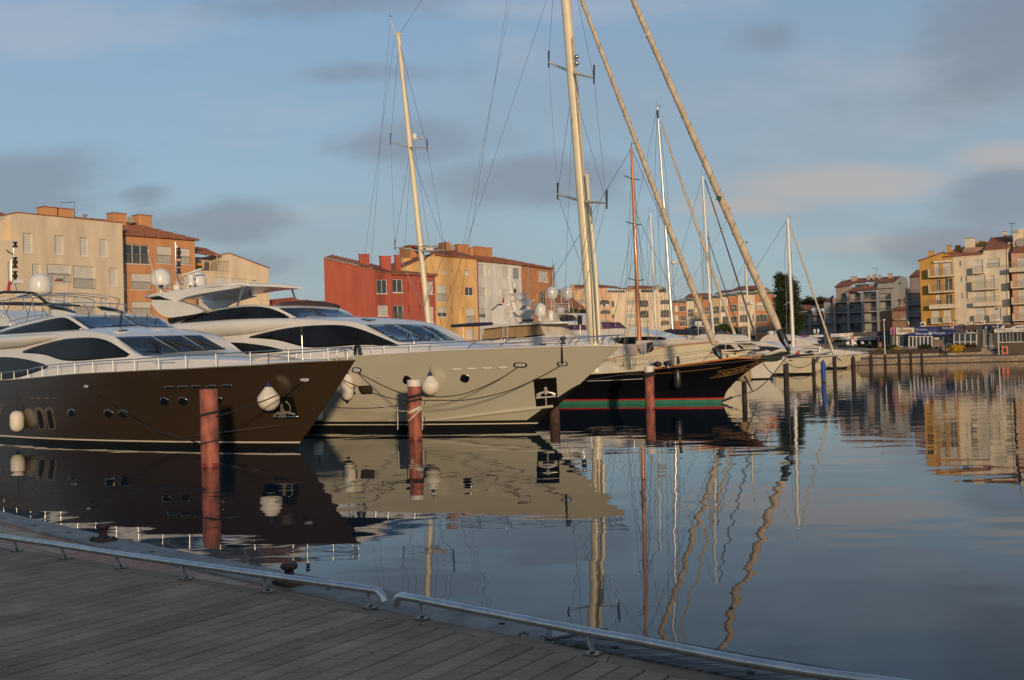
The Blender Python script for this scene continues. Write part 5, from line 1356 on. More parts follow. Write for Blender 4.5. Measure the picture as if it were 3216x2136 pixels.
def build_purple_screen():
 fr,H,t = boat('motor_yacht','white motor yacht with a purple tinted windscreen and long sloping foredeck','yacht',('z',720,420,92),36,24,6.2,2.2,WHITE,rake=3)
 S = lambda c,x,y,yl=-2.3: fr.side(c,x,y,yl)
 PURP = mat('purple_acrylic',(.10,.05,.11),.15,var=.1)
 pr = [S('m',x,y,-2.2) for x,y in ((300,800),(320,740),(550,738),(750,740),(900,715),(1050,718),(1300,770),(1480,820),(1500,880),(1300,950),(300,950))]
 MB().prism(chaikin(pr[:9],1) + pr[9:],(0,4.4,0)).obj('foredeck',WHITE,t)
 MB().prism([S('m',x,y,-2.25) for x,y in ((790,845),(1000,822),(1300,815),(1480,818),(1560,845),(1400,880),(1100,920),(900,890))],(0,.1,0)).obj('side_window',GLASS,t)
 sc = [(300,735,-2.0),(330,685,-1.9),(545,660,-1.9),(560,735,-2.0)]
 MB().prism([S('m',*p) for p in sc],(0,.05,0)).obj('windscreen',PURP,t)
 for a in ([(735,722),(735,645),(900,642),(920,715)],[(905,642),(965,645),(1055,716),(930,715)]):
  MB().prism([S('m',x,y,-1.6) for x,y in a],(0,.06,0)).obj('windscreen',PURP,t)
 tubes('screen_frame',BLACK,t,[[S('m',730,642,-1.62),S('m',965,642,-1.62),S('m',1060,718,-1.62)],[S('m',850,642,-1.62),S('m',940,716,-1.62)],[S('m',405,735,-2.02),S('m',405,670,-2.02)],[S('m',280,685,-2.02),S('m',550,655,-2.02)]],.03)
 MB().prism([S('m',x,y,-1.7) for x,y in ((20,640),(120,525),(180,520),(420,525),(550,630),(520,650),(390,550),(200,545),(280,660),(60,660))],(0,3.2,0)).obj('flybridge_arch',CREAM,t)
 MB().prism([S('m',x,y,-1.72) for x,y in ((215,575),(350,573),(410,660),(265,660))],(0,.1,0)).obj('helm_screen',SMOKE,t)
 tubes('dome_frame',WHITE,t,[[S('m',x0,y0,-.8),S('m',x1,y1,-.8)] for x0,y0,x1,y1 in ((130,520,128,345),(160,520,158,345),(345,515,340,350),(160,410,345,410),(100,432,360,445),(160,475,345,478),(248,405,246,215))],.045)
 dome(S('m',130,340,-.8),.5,1.12,'satellite_dome',t); dome(S('m',318,340,-.5),.52,1.1,'satellite_dome',t)
 MB().lathe([(.3,-.3),(.42,-.1),(.42,.1),(.2,.3)],12,S('m',238,490,-.8)).obj('radome',WHITE,t)
 MB().lathe([(.2,0),(.3,.1),(.3,.8),(.2,.9)],10,S('m',120,610,-1.5)).obj('vent_post',WHITE,t)
 tubes('whip_antenna',WHITE,t,[[S('m',320,520,-1),S('m',410,0,-1)],[S('m',375,380,-1),S('m',400,520,-1)]],.02)
build_purple_screen()
def build_navy_covers():
 fr,H,t = boat('sailing_boat','sailing boat with a tall silvery white mast and navy blue sail covers','sailing boat',('z',1775,470,97),37,15,4.2,1.5,WHITE,rake=2)
 S = lambda x,y,yl=0,c='z': fr.side(c,x,y,yl)
 p,q = pole(fr,t,'z',(775,330),'l',(322,75),.17,.12,mat('silver_mast',(.62,.61,.60),.3,.5,var=.05))
 MB().tube([fr.side('l',323,90,-.12),fr.side('l',326,140,-.12)],.1,8).obj('masthead_band',BLACK,t)
 at = lambda z: p + (q - p) * ((z - p.z) / (q.z - p.z))
 simple_rig(fr,H,t,p,q,[fr.side('l',370,825,0).z,fr.side('l',350,500,0).z],1.15,None,.022)
 MB().lathe([(.1,-.2),(.3,-.1),(.3,.1),(.12,.2)],12,fr.side('l',424,1028,-.2)).obj('radome',WHITE,t)
 MB().prism(chaikin([S(x,y,-.35) for x,y in ((510,235),(600,190),(700,160),(745,148),(785,190),(785,320),(720,322),(640,300))],1),(0,.7,0)).obj('sail_cover',NAVY,t)
 a,b = S(800,200,.3),S(1185,205,.3); MB().tube([a,(a + b) / 2,b],[.26,.3,.22],10).obj('boom_cover',NAVY,t)
 MB().prism(chaikin([S(x,y,.2) for x,y in ((915,140),(990,150),(1085,110),(1090,150),(1000,165),(950,155))],1),(0,.5,0)).obj('bimini',NAVY,t)
 furl(fr,t,('z',1762,455,0),('l',350,190,0),.17,.08,SAILC)
 for (c,x,y) in (('l',345,160),): MB().tube([S(1790,470),fr.side(c,x,y,0)],.02,4).obj('forestay',WIRE,t)
 MB().tube([S(1145,260,-.8),S(1148,60,-.8)],.03,5).obj('antenna_post',STEEL,t)
 MB().prism([S(x,y,-1.4) for x,y in ((800,300),(800,255),(1130,260),(1200,235),(1230,262),(1310,300))],(0,2.8,0)).obj('coachroof',WHITE,t)
 tubes('pushpit',STEEL,t,[[S(860,290,-1.5),S(960,240,-1.5),S(1000,290,-1.5)],[S(900,300,-1.5),S(990,250,-1.5)],[S(1040,300,-1.5),S(1120,240,-1.5)]],.03)
 MB().tube(catmull([S(1130,120,-.5),S(1220,118,-.5),S(1265,165,-.5),S(1300,250,-.5)],4),.07,6).obj('arch',WHITE,t)
 MB().obox(S(1150,75,-.5),(.25,0,0),(0,.2,0),(0,0,.2)).obj('radome',WHITE,t)
build_navy_covers()
def build_cabin_cruiser():
 fr,H,t = boat('cabin_cruiser','cream cabin cruiser with wooden rubbing strake and white canvas over its flybridge','motor boat',('z',1908,463,88),35,13,4.4,1.7,CREAM,rake=1.8)
 S = lambda x,y,yl=-1.7,c='z': fr.side(c,x,y,yl)
 MB().prism([S(x,y) for x,y in ((1380,480),(1400,385),(1700,372),(1760,380),(1840,462))],(0,3.4,0)).obj('cabin',WHITE,t)
 for o in ([(1430,400),(1545,392),(1545,462),(1430,470)],[(1560,392),(1620,390),(1700,455),(1560,462)],[(1720,385),(1760,388),(1830,455),(1790,456)]):
  MB().prism([S(x,y,-1.73) for x,y in o],(0,.05,0)).obj('cabin_window',GLASS,t)
 MB().prism([S(x,y,-1.9) for x,y in ((1370,385),(1370,360),(1560,350),(1900,350),(1900,368),(1560,375))],(0,3.8,0)).obj('cabin_roof',WHITE,t)
 MB().prism(chaikin([S(x,y,-1.5) for x,y in ((1385,350),(1392,245),(1440,232),(1640,240),(1690,300),(1720,352))],1),(0,3.0,0)).obj('flybridge_cover',mat('white_canvas',(.66,.62,.57),.85,var=.08,scale=1.5,bump=.3),t)
 MB().prism([S(x,y,-1.3) for x,y in ((1385,240),(1400,190),(1510,180),(1610,235))],(0,.05,0)).obj('windscreen',PANE,t)
 tubes('windscreen_frame',NAVY,t,[[S(1380,240,-1.33),S(1620,236,-1.33)],[S(1400,190,-1.33),S(1510,180,-1.33),S(1615,236,-1.33)]],.04)
 tubes('guard_rail',STEEL,t,[[S(1470,385,-1.9),S(1900,360,-1.0)],[S(1430,430,-1.95),S(1430,380,-1.95)],[S(1870,460,-1),S(1875,365,-1)]],.025)
 MB().sphere(S(1690,520,-2.0),.12,8,6).obj('hull_light',STEEL,t)
build_cabin_cruiser()
def build_sleek_white():
 fr,H,t = boat('motor_yacht','sleek white motor yacht with a sweeping band of navy windows and grey slatted rail','yacht',('y',1050,480,104),34,17,4.8,1.8,WHITE,rake=2)
 S = lambda x,y,yl=-1.9,c='z': fr.side(c,x,y,yl)
 MB().prism(chaikin([S(x,y) for x,y in ((1830,420),(1845,350),(1960,342),(2100,355),(2250,385),(2345,420),(2440,480),(2420,530),(1850,540))],1),(0,3.8,0)).obj('deckhouse',WHITE,t)
 MB().prism(chaikin([S(x,y,-1.94) for x,y in ((1868,430),(2000,412),(2200,415),(2340,430),(2420,470),(2360,505),(2240,508),(2200,470),(2140,470),(2120,485),(1980,488),(1900,470))],1),(0,.06,0)).obj('side_window',NAVY,t)
 tubes('slatted_rail',STEEL,t,[[S(1870,y,-2.1),S(2010,y,-2.1)] for y in (492,510,528,545)] + [[S(x,490,-2.1),S(x,550,-2.1)] for x in (1870,1915,1960,2005)],.03)
 MB().tube([S(1865,515,-2.2),S(1865,545,-2.2)],.08,6).obj('deck_light',mat('warm_steel',(.8,.7,.5),.2,1.0,var=0),t)
build_sleek_white()
def build_dark_stay_boat():
 fr,H,t = boat('sailing_boat','white masted sailing boat with two dark furled forestays','sailing boat',('z',2075,500,108),37,13,4.0,1.5,WHITE,rake=1.8)
 p,q = pole(fr,t,'l',(660,1490),'l',(600,495),.15,.11,MASTW)
 simple_rig(fr,H,t,p,q,[fr.side('l',615,838,0).z,fr.side('l',640,1210,0).z],1.0,None,.02)
 furl(fr,t,('z',2070,490,0),('l',615,520,0),.11,.06,mat('dark_sail_cover',(.09,.08,.075),.9,var=.2))
 furl(fr,t,('z',1760,220,0),('l',632,870,0),.07,.04,mat('dark_sail_cover',(.09,.08,.075),.9,var=.2))
 pole(fr,t,'z',(1380,240),'l',(655,1270),.08,.07,MASTW,'pole',-.5)
 MB().box(-8,-1.1,1.3,-3.5,1.1,1.9).obj('coachroof',WHITE,t)
build_dark_stay_boat()
def small_sail(label,bow,deg,L,base,top,r,m=MASTW,spread=(),name='sailing_boat'):
 fr,H,t = boat(name,label,'sailing boat',bow,deg,L,L * .32,1.2,WHITE,rake=1.2)
 p,q = pole(fr,t,*base,*top,r,r * .75,m,drop=2.5)
 simple_rig(fr,H,t,p,q,[p.z + (q.z - p.z) * k for k in spread],.8,m,.018)
 MB().box(-L * .6,-.9,1.0,-L * .25,.9,1.6).obj('coachroof',WHITE,t)
 return fr,H,t
fr_,H_,t_ = small_sail('sailing boat whose slim white mast stands between the orange mast and the silvery one',('z',900,420,112),37,11,('l',(315,1455)),('l',(279,722)),.13,spread=(.45,.8))
MB().obox(fr_.side('l',338,1165,-.3),(.6,0,0),(0,.05,0),(0,0,.06)).obj('radar_scanner',WHITE,t_)
MB().obox(fr_.side('l',330,1180,-.3),(.25,0,0),(0,.2,0),(0,0,.25)).obj('radar_pedestal',WHITE,t_)
fr_,H_,t_ = small_sail('sailing boat with a short cream mast in front of the arched window flats',('z',2180,420,126),37,10,('l',(888,1495)),('l',(865,1018)),.14,MASTP,(.5,))
MB().sphere(fr_.side('l',900,1278,-.3),.28,8,6).obj('radome',WHITE,t_)
fr_,H_,t_ = small_sail('far sailing boat showing only a thin brown mast beside the orange flats',('o',1440,900,118),37,11,('o',(1340,560)),('o',(1330,-30)),.12,mat('brown_mast',(.25,.15,.09),.5,var=.1),(.5,))
def build_cream_stripe_sloop():
 fr,H,t = boat('sailing_boat','white masted sailing boat with cream hull and dark stripe under its rail, moored at right','sailing boat',('y',1765,472,118),36,17,4.6,1.9,CREAM,stripe=None,rake=2.4,wl=.22,rub=NAVY)
 S = lambda x,y,yl=0,c='y': fr.side(c,x,y,yl)
 e = [H.edge_pt('y',x,y,-.03) for x,y in ((900,487),(1200,462),(1420,440),(1590,420))]
 MB().tube(catmull(e,3),[.05] + [.13] * (len(catmull(e,3)) - 2) + [.03],5).obj('sheer_stripe',NAVY,t)
 p,q = pole(fr,t,'g',(235,1080),'g',(193,100),.21,.15,MASTW)
 MB().obox(q,(.2,0,0),(0,.08,0),(0,0,.12)).obj('masthead',WHITE,t)
 simple_rig(fr,H,t,p,q,[fr.side('g',215,790,0).z,fr.side('g',205,410,0).z],1.1,None,.022)
 furl(fr,t,('y',1720,375,0),('g',207,130,0),.14,.07,SAILC)
 MB().tube([S(1720,375),S(1735,470)],[.12,.06],6).obj('furler_drum',STEEL,t)
 MB().prism([S(x,y,-1.2) for x,y in ((1060,410),(1090,380),(1260,395),(1420,410),(1600,395),(1640,410),(1500,440),(1060,450))],(0,2.4,0)).obj('coachroof',WHITE,t)
 for k,(a,m_) in enumerate(((((1100,400),(1160,395),(1160,445),(1100,448)),WHITE),(((1190,385),(1225,385),(1235,440),(1200,440)),RED),(((1230,398),(1280,395),(1280,435),(1235,438)),WHITE))):
  MB().prism([S(x,y,-1.9) for x,y in a],(0,.3,0)).obj('rail_cushion',m_,t)
 MB().prism(chaikin([S(x,y,-1.5) for x,y in ((1330,415),(1345,390),(1390,378),(1420,415))],1),(0,.6,0)).obj('folded_cover',NAVY,t)
 MB().tube([S(1530,478,-1.2),S(1465,570,-1.2)],.12,6).obj('anchor_stock',mat('galvanised',(.2,.19,.18),.6,.4),t)
 MB().tube([S(1740,470),S(1800,455),S(1780,490)],.07,6).obj('anchor',mat('galvanised',(.2,.19,.18),.6,.4),t)
 tubes('guard_rail',STEEL,t,[[S(1050,400,-1.9),S(1060,345,-1.9),S(1540,310,-1.6)],[S(1300,420,-1.9),S(1310,325,-1.9)],[S(1530,400,-1.7),S(1540,310,-1.6)]],.025)
 for c,pts in (('y',((1075,524),(1125,524),(1125,536),(1075,536))),):
  patch(fr,H.bvh,(c,pts),'hull_window',GLASS,t,.02,.03,5)
 h,n = fr.hit(H.bvh,'y',850,590)
 if h:
  o = fr.M @ (h + n * .25)
  tt = thing('fender','pale blue fender hanging on the cream hull behind the bowsprit end','fender',Matrix.Translation((o.x,o.y,o.z - .9)))
  MB().lathe([(.05,0),(.2,.1),(.24,.3),(.24,1.5),(.2,1.7),(.05,1.8)],14).obj('fender_body',mat('fender_pale_blue',(.22,.30,.40),.5),tt)
  MB().tube([(0,0,1.8),(0,.2,2.6)],.02,5).obj('lanyard',ROPE_W,tt)
build_cream_stripe_sloop()
def build_canvas_cruiser():
 fr,H,t = boat('motor_yacht','cream motor yacht wrapped in white canvas with a long railed bow, rightmost boat','yacht',('y',2270,440,148),35,26,6.0,2.2,CREAM,rake=3.4,wl=.25,rub=WHITE)
 S = lambda x,y,yl=-2.2,c='y': fr.side(c,x,y,yl)
 WC = mat('white_canvas',(.66,.62,.57),.85,var=.08,scale=1.5,bump=.3)
 MB().prism(chaikin([S(x,y,-2.0) for x,y in ((620,270),(680,190),(770,140),(900,135),(1010,150),(1200,200),(1330,220),(1390,290),(1520,320),(1620,350),(1500,400),(700,400))],1),(0,4.0,0)).obj('canvas_cover',WC,t)
 MB().prism([S(x,y,-1.6) for x,y in ((1190,215),(1300,205),(1360,275),(1200,290))],(0,3.2,0)).obj('helm_cover',WC,t)
 MB().prism([S(x,y,-2.06) for x,y in ((1060,235),(1105,232),(1105,285),(1060,285))],(0,.06,0)).obj('side_window',GLASS,t)
 MB().prism([S(x,y,-2.1) for x,y in ((1130,240),(1170,236),(1170,290),(1130,295))],(0,.06,0)).obj('side_window',PANE,t)
 MB().prism(chaikin([S(x,y,-1.9) for x,y in ((1380,290),(1500,280),(1680,320),(1700,345),(1560,340))],1),(0,3.8,0)).obj('windscreen_cover',mat('brown_mesh',(.16,.11,.08),.8),t)
 MB().prism(chaikin([S(x,y,-1.6) for x,y in ((1500,400),(1560,345),(1800,370),(2100,400),(2200,430),(1900,450),(1600,440))],1),(0,3.2,0)).obj('foredeck_pad',WHITE,t)
 dome(S(908,140,0),.42,.75,'satellite_dome',t); MB().lathe([(.5,-.2),(.62,0),(.62,.2),(.3,.3)],14,S(820,122,.5)).obj('radome',WHITE,t)
 tp = [H.edge_pt('y',x,y,.1) for x,y in ((1300,345),(1700,350),(2050,348),(2320,355))]
 tubes('guard_rail',STEEL,t,[catmull(tp,4),[(p.x,-p.y,p.z) for p in catmull(tp,4)]],.035)
 for x0,x1 in ((1480,1530),(1640,1720),(1800,1870),(1930,2000),(2060,2130),(2180,2250),(2270,2310)):
  a,b = H.edge_pt('y',x0,430,.1),H.edge_pt('y',x1,352,.1)
  for s in (1,-1): MB().tube([(a.x,s * a.y,H.z(a.x)),(b.x,s * b.y,b.z)],.03,5).obj('stanchion',STEEL,t)
 for o in ([(2130,515),(2160,475),(2182,478),(2150,510)],): patch(fr,H.bvh,('y',o),'hull_window',GLASS,t,.02,.03,4)
 for x,y in ((1845,510),(1812,492)):
  h,n = fr.hit(H.bvh,'y',x,y)
  if h: MB().sphere(h,.2,8,6).obj('hawse_fitting',STEEL,t)
build_canvas_cruiser()
def build_white_stern_boat():
 fr,H,t = boat('motor_boat','white motor boat hull showing between the black bow and the cream striped sloop','motor boat',('y',665,560,112),36,12,4,1.9,WHITE,rake=.5)
 MB().box(-9,-1.4,1.7,-4,1.4,2.6).obj('cabin',WHITE,t)
build_white_stern_boat()
def build_left_white():
 fr,H,t = boat('motor_yacht','white motor yacht at the far left edge, mostly hidden behind the bronze one','yacht',('n',215,700,66),40,22,6,2.6,WHITE,rake=2)
 S = lambda x,y,yl=-1.5,c='n': fr.side(c,x,y,yl)
 MB().prism(chaikin([S(x,y) for x,y in ((-160,520),(-60,525),(20,565),(110,630),(150,665),(215,705),(130,722),(-160,735))],1),(0,3,0)).obj('flybridge',WHITE,t)
 MB().prism([S(x,y,-1.55) for x,y in ((-160,745),(60,735),(85,750),(40,800),(-160,820))],(0,.1,0)).obj('side_window',GLASS,t)
 MB().sphere(S(32,603,-1.55),.1,8,6).obj('vent',STEEL,t)
build_left_white()
# mooring piles
PILER = mat('red_pile_paint',(.29,.09,.062),.85,var=.55,scale=5,bump=.35,detail=9,stretch=(1,1,.35),tint=(.75,.9,1))
PILED = mat('tarred_pile',(.030,.024,.020),.85,var=.5,scale=4,bump=.4,detail=8,stretch=(1,1,.3))
PILEB = mat('blue_pile',(.02,.065,.26),.7,var=.3,scale=4,bump=.2)
WEED = mat('waterline_growth',(.05,.035,.02),.95,var=.5,scale=10)
def pile(label,water,top,w,c,m,cap=None,pointed=False,depth=None,group=None,lean=0.):
 (wx,wy) = water
 if depth is None: p = on_z(c,wx,wy,0)
 else:
  q = at_y(c,wx,wy,depth); p = Vector((q.x,depth,0))
 d = (p - ORIGIN).length
 r = w / CR[c][2] / F_PX * d / 2
 zt_ = at_y(c,*top,p.y).z
 t = thing('mooring_pile',label,'mooring pile',Matrix.Translation(p),group)
 rnd = random.Random(int(wx * 7 + wy))
 z1 = zt_ - (r * 1.6 if pointed else 0) - (cap or 0)
 prof = [(r * .99,-2.5),(r,-.3),(r * 1.0,z1 * .3),(r * .985,z1 * .7),(r * .98,z1)]
 if pointed: prof += [(r * .55,z1 + r * .9),(r * .12,z1 + r * 1.6)]
 elif not cap: prof += [(r * .93,z1 + .012),(r * .5,z1 + .02)]
 MB().lathe(prof,22).obj('pile_shaft',m,t)
 MB().lathe([(r * 1.012,-.35),(r * 1.015,-.02),(r * 1.012,.10)],22).obj('growth_band',WEED if m is not PILER else mat('wet_red_growth',(.20,.035,.025),.5,var=.5,scale=9),t)
 if cap: MB().lathe([(r * 1.03,z1 - .02),(r * 1.03,z1 + cap - .03),(r * .98,z1 + cap),(r * .3,z1 + cap + .01)],22).obj('pile_cap',mat('cap_white',(.66,.61,.56),.5,var=.06),t)
 return p,r,zt_
G1 = 'red mooring piles before the yachts'
P1 = pile('red mooring pile with bare brown top standing before the dark bronze hull',(1560,860),(1550,292),127,'b',PILER,None,group=G1)
P2 = pile('white capped red mooring pile bound with black and white ropes before the champagne hull',(1058,600),(1043,112),110,'v',PILER,.22,group=G1)
P3 = pile('white capped red mooring pile standing before the black ketch',(1155,1005),(1145,655),77,'e',PILER,.28,group=G1)
P4 = pile('brown mooring pile in shadow, close beside the champagne yacht bow',(375,1195),(372,960),84,'e',mat('brown_pile',(.07,.035,.028),.85,var=.4,scale=5,bump=.3),None,depth=44.5)
G2 = 'dark mooring piles at right'
pile('dark mooring pile wrapped in a canvas collar under the black ketch bowsprit',(805,1050),(800,790),52,'q',PILED,None,group=G2)
q_ = on_z('q',805,1050,0); tt = thing('canvas_collar','buff canvas sleeve wrapped round the dark pile under the bowsprit','cover',Matrix.Translation((q_.x,q_.y,at_y('q',800,835,q_.y).z)))
MB().lathe([(.33,0),(.42,.1),(.40,.5),(.46,.62),(.2,.66)],14).obj('canvas',mat('buff_canvas',(.36,.28,.18),.9,var=.2,bump=.4),tt)
pile('tall flat topped dark pile just right of the ketch bowsprit end',(1250,945),(1237,652),56,'q',PILED,None,group=G2)
pile('pointed dark pile next to the blue pile, on its left',(1540,840),(1530,580),36,'q',PILED,None,True,group=G2)
pile('bright blue pointed mooring pile among the dark ones',(1642,850),(1637,605),47,'q',PILEB,None,True)
pile('flat topped dark pile under the bow of the cream striped sloop',(1762,810),(1757,580),40,'q',PILED,None,group=G2)
pile('pointed dark pile before the cream bow of the canvas wrapped yacht',(1960,800),(1955,560),44,'q',PILED,None,True,group=G2)
pile('pointed dark pile just past the bow of the rightmost boat',(2147,750),(2140,545),35,'q',PILED,None,True,depth=124,group=G2)
pile('pointed dark pile in line with the tall white lamp post',(155,1000),(150,815),42,'r',PILED,None,True,depth=131,group=G2)
pile('pointed dark pile, third from the right by the far quay',(378,1000),(372,805),44,'r',PILED,None,True,depth=134,group=G2)
pile('pointed dark pile, second from the right by the far quay',(562,1000),(555,790),42,'r',PILED,None,True,depth=137,group=G2)
pile('rightmost dark pile before the far quay',(738,1000),(733,795),40,'r',PILED,None,True,depth=140,group=G2)
# mooring ropes: each hangs in the upright plane between its two ends
def rope(label,a,b,pts,r,m,group='mooring ropes',name='mooring_rope',wraps=None):
 a,b = Vector(a),Vector(b)
 n = Vector((b - a).cross(Vector((0,0,1)))).normalized()
 q = [a] + [on_plane(c,x,y,a,n) for c,x,y in pts] + [b]
 mb = MB().tube([p - a for p in catmull(q,6)],r,6)
 o = mb.obj(name,m); o.location = a
 tag(o,label,'rope',group)
 return o
def hullpt(H,c,x,y,o=.05):
 h,n = H.fr.hit(H.bvh,c,x,y); return H.fr.M @ (h + n * o)
def on_pile(P,c,x,y,k=1.0):
 p,r,z = P
 q = at_y(c,x,y,p.y)
 d = Vector((q.x - p.x,0,0)); dx = max(-r,min(r,d.x))
 return Vector((p.x + dx,p.y - math.sqrt(max(0,r * r - dx * dx)) * k - .01,q.z))
def coil(P,z,r,m,label,turns=2,tilt=.05,cat='rope',group='rope turns round the piles'):
 p,R_,zt_ = P
 pts = [Vector((math.cos(a) * (R_ + r * .8),math.sin(a) * (R_ + r * .8),(a / 6.283) * r * 1.8 + tilt * math.cos(a))) for a in [turns * 2 * math.pi * i / (turns * 24) for i in range(turns * 24 + 1)]]
 o = MB().tube(pts,r,6).obj('rope_turns',m); o.location = (p.x,p.y,z); tag(o,label,cat,group)
rope('black rope from the dark bronze bow fairlead past the pear buoy to its red pile',hullpt(H1,'b',2250,225),on_pile(P1,'b',1610,492),[('b',2060,330),('b',1930,385),('b',1750,445)],.020,ROPE_B)
rope('slack black rope sagging along the dark bronze hull to its red pile',hullpt(H1,'b',645,275),on_pile(P1,'b',1500,690),[('b',880,445),('b',1100,570),('b',1300,640)],.019,ROPE_B)
coil(P1,at_y('b',1550,482,P1[0].y).z,.020,ROPE_B,'black rope turns high round the bare topped red pile',2)
coil(P1,at_y('b',1560,686,P1[0].y).z,.022,ROPE_B,'single black rope turn low round the bare topped red pile',1)
rope('black rope from the champagne yacht bow sagging left to the roped red pile, upper',hullpt(H2,'d',1905,1045),on_pile(P2,'d',1100,1290),[('d',1750,1150),('d',1500,1260),('d',1300,1295)],.019,ROPE_B)
rope('black rope from the foremost champagne bow fairlead to the roped red pile, lower',hullpt(H2,'d',2245,1040),on_pile(P2,'d',1100,1325),[('d',2050,1150),('d',1800,1255),('d',1500,1320),('d',1250,1326)],.020,ROPE_B)
rope('black rope from the midships champagne fairlead down right to the roped red pile',hullpt(H2,'d',590,1095),on_pile(P2,'d',1000,1285),[('d',750,1185),('d',880,1245)],.019,ROPE_B)
bowp = F1.M @ F1.side('d',450,1155,0)
rope('black rope from the dark bronze bow passing the champagne window to the red pile',bowp,on_pile(P2,'d',1000,1330),[('d',590,1215),('d',720,1270),('d',860,1310)],.017,ROPE_B)
rope('pale rope from the dark bronze bow drooping to the roped red pile',bowp + Vector((0,0,-.02)),on_pile(P2,'d',1000,1415),[('d',540,1235),('d',680,1330),('d',820,1385),('d',910,1410)],.018,ROPE_W)
rope('near level black rope low on the champagne hull to the roped red pile',F1.M @ F1.side('d',280,1372,0),on_pile(P2,'d',990,1350),[('d',450,1388),('d',700,1390),('d',900,1372)],.017,ROPE_B)
rope('short black rope hanging from the champagne deck to the foremost fairlead',hullpt(H2,'d',2263,1020),F2.M @ H2.edge_pt('d',2258,872,0),[],.04,ROPE_B)
z0_ = lambda y: at_y('d',1045,y,P2[0].y).z
coil(P2,z0_(1305),.019,ROPE_B,'upper black rope turns round the white capped roped pile',3)
coil(P2,z0_(1335),.019,ROPE_B,'lower black rope turns round the white capped roped pile',2)
coil(P2,z0_(1420),.016,ROPE_W,'white rope turns round the capped red pile below the black ones',4,.10)
coil(P2,z0_(1455),.014,ROPE_W,'loose slanting white rope turn on the roped red pile',2,.22)
coil(P3,at_y('e',1150,745,P3[0].y).z,.045,ROPE_B,'black rope turns round the pile before the black ketch',3)
for k,(x0,y0,x1,y1,m_) in enumerate(((977,1340,980,1450,ROPE_B),(910,1380,912,1568,ROPE_W),(1135,1325,1133,1360,ROPE_B),(1112,1470,1115,1568,ROPE_W),(1132,1460,1135,1560,ROPE_B))):
 a = at_y('d',x0,y0,P2[0].y - P2[1] - .03); b = at_y('d',x1,y1,P2[0].y - P2[1] - .03)
 o = MB().tube([Vector((0,0,0)),(b - a) * .5 + Vector((.01,0,0)),b - a],.018,6).obj('rope_end',m_); o.location = a
 tag(o,('black rope end hanging left of the roped pile','long white rope end hanging left of the roped pile','short black rope end hanging right of the roped pile','white rope end hanging at the right edge of the roped pile','looped black rope tail hanging right of the roped pile')[k],'rope','rope ends hanging by the roped pile')
def far_rope(label,a,b,sag,r=.03,m=None):
 a,b = Vector(a),Vector(b); pts = [(b - a) * k - Vector((0,0,sag * 4 * k * (1 - k))) for k in (0,.2,.4,.6,.8,1)]
 o = MB().tube(catmull(pts,3),r,5).obj('mooring_rope',m or mat('brown_rope',(.12,.085,.05),.9,var=.3)); o.location = a
 tag(o,label,'rope','slack ropes between the right hand piles')
for lab,a,b,s in (('slack rope from the ketch bow down to the tall flat topped pile',('q',1000,650,58),('q',1240,790,72),.3),
      ('upper slack rope from the tall flat pile to the pointed pile by the blue one',('q',1220,620,73),('q',1530,625,92),.5),
      ('lower slack rope from the tall flat pile to the pointed pile by the blue one',('q',1250,770,73),('q',1540,740,92),.4),
      ('rope from the pointed pile past the blue pile to the sloop bow',('q',1540,700,93),('q',1760,590,112),.6),
      ('rope crossing the cream hull behind the blue pile',('q',1560,620,95),('q',1950,650,104),.5),
      ('low rope from the blue pile area to the pointed pile at its right',('q',1550,730,95),('q',1950,690,104),.3),
      ('rope running past the rightmost bow to the next pile',('q',1960,610,104),('q',2140,600,123),.4),
      ('rope from the lamp post pile reaching the far quay',('r',160,880,131),('r',370,850,134),.3),
      ('pale rope sagging left of the lamp post pile',('r',-120,900,126),('r',140,880,131),.3)):
 far_rope(lab,at_y(*a),at_y(*b),s)
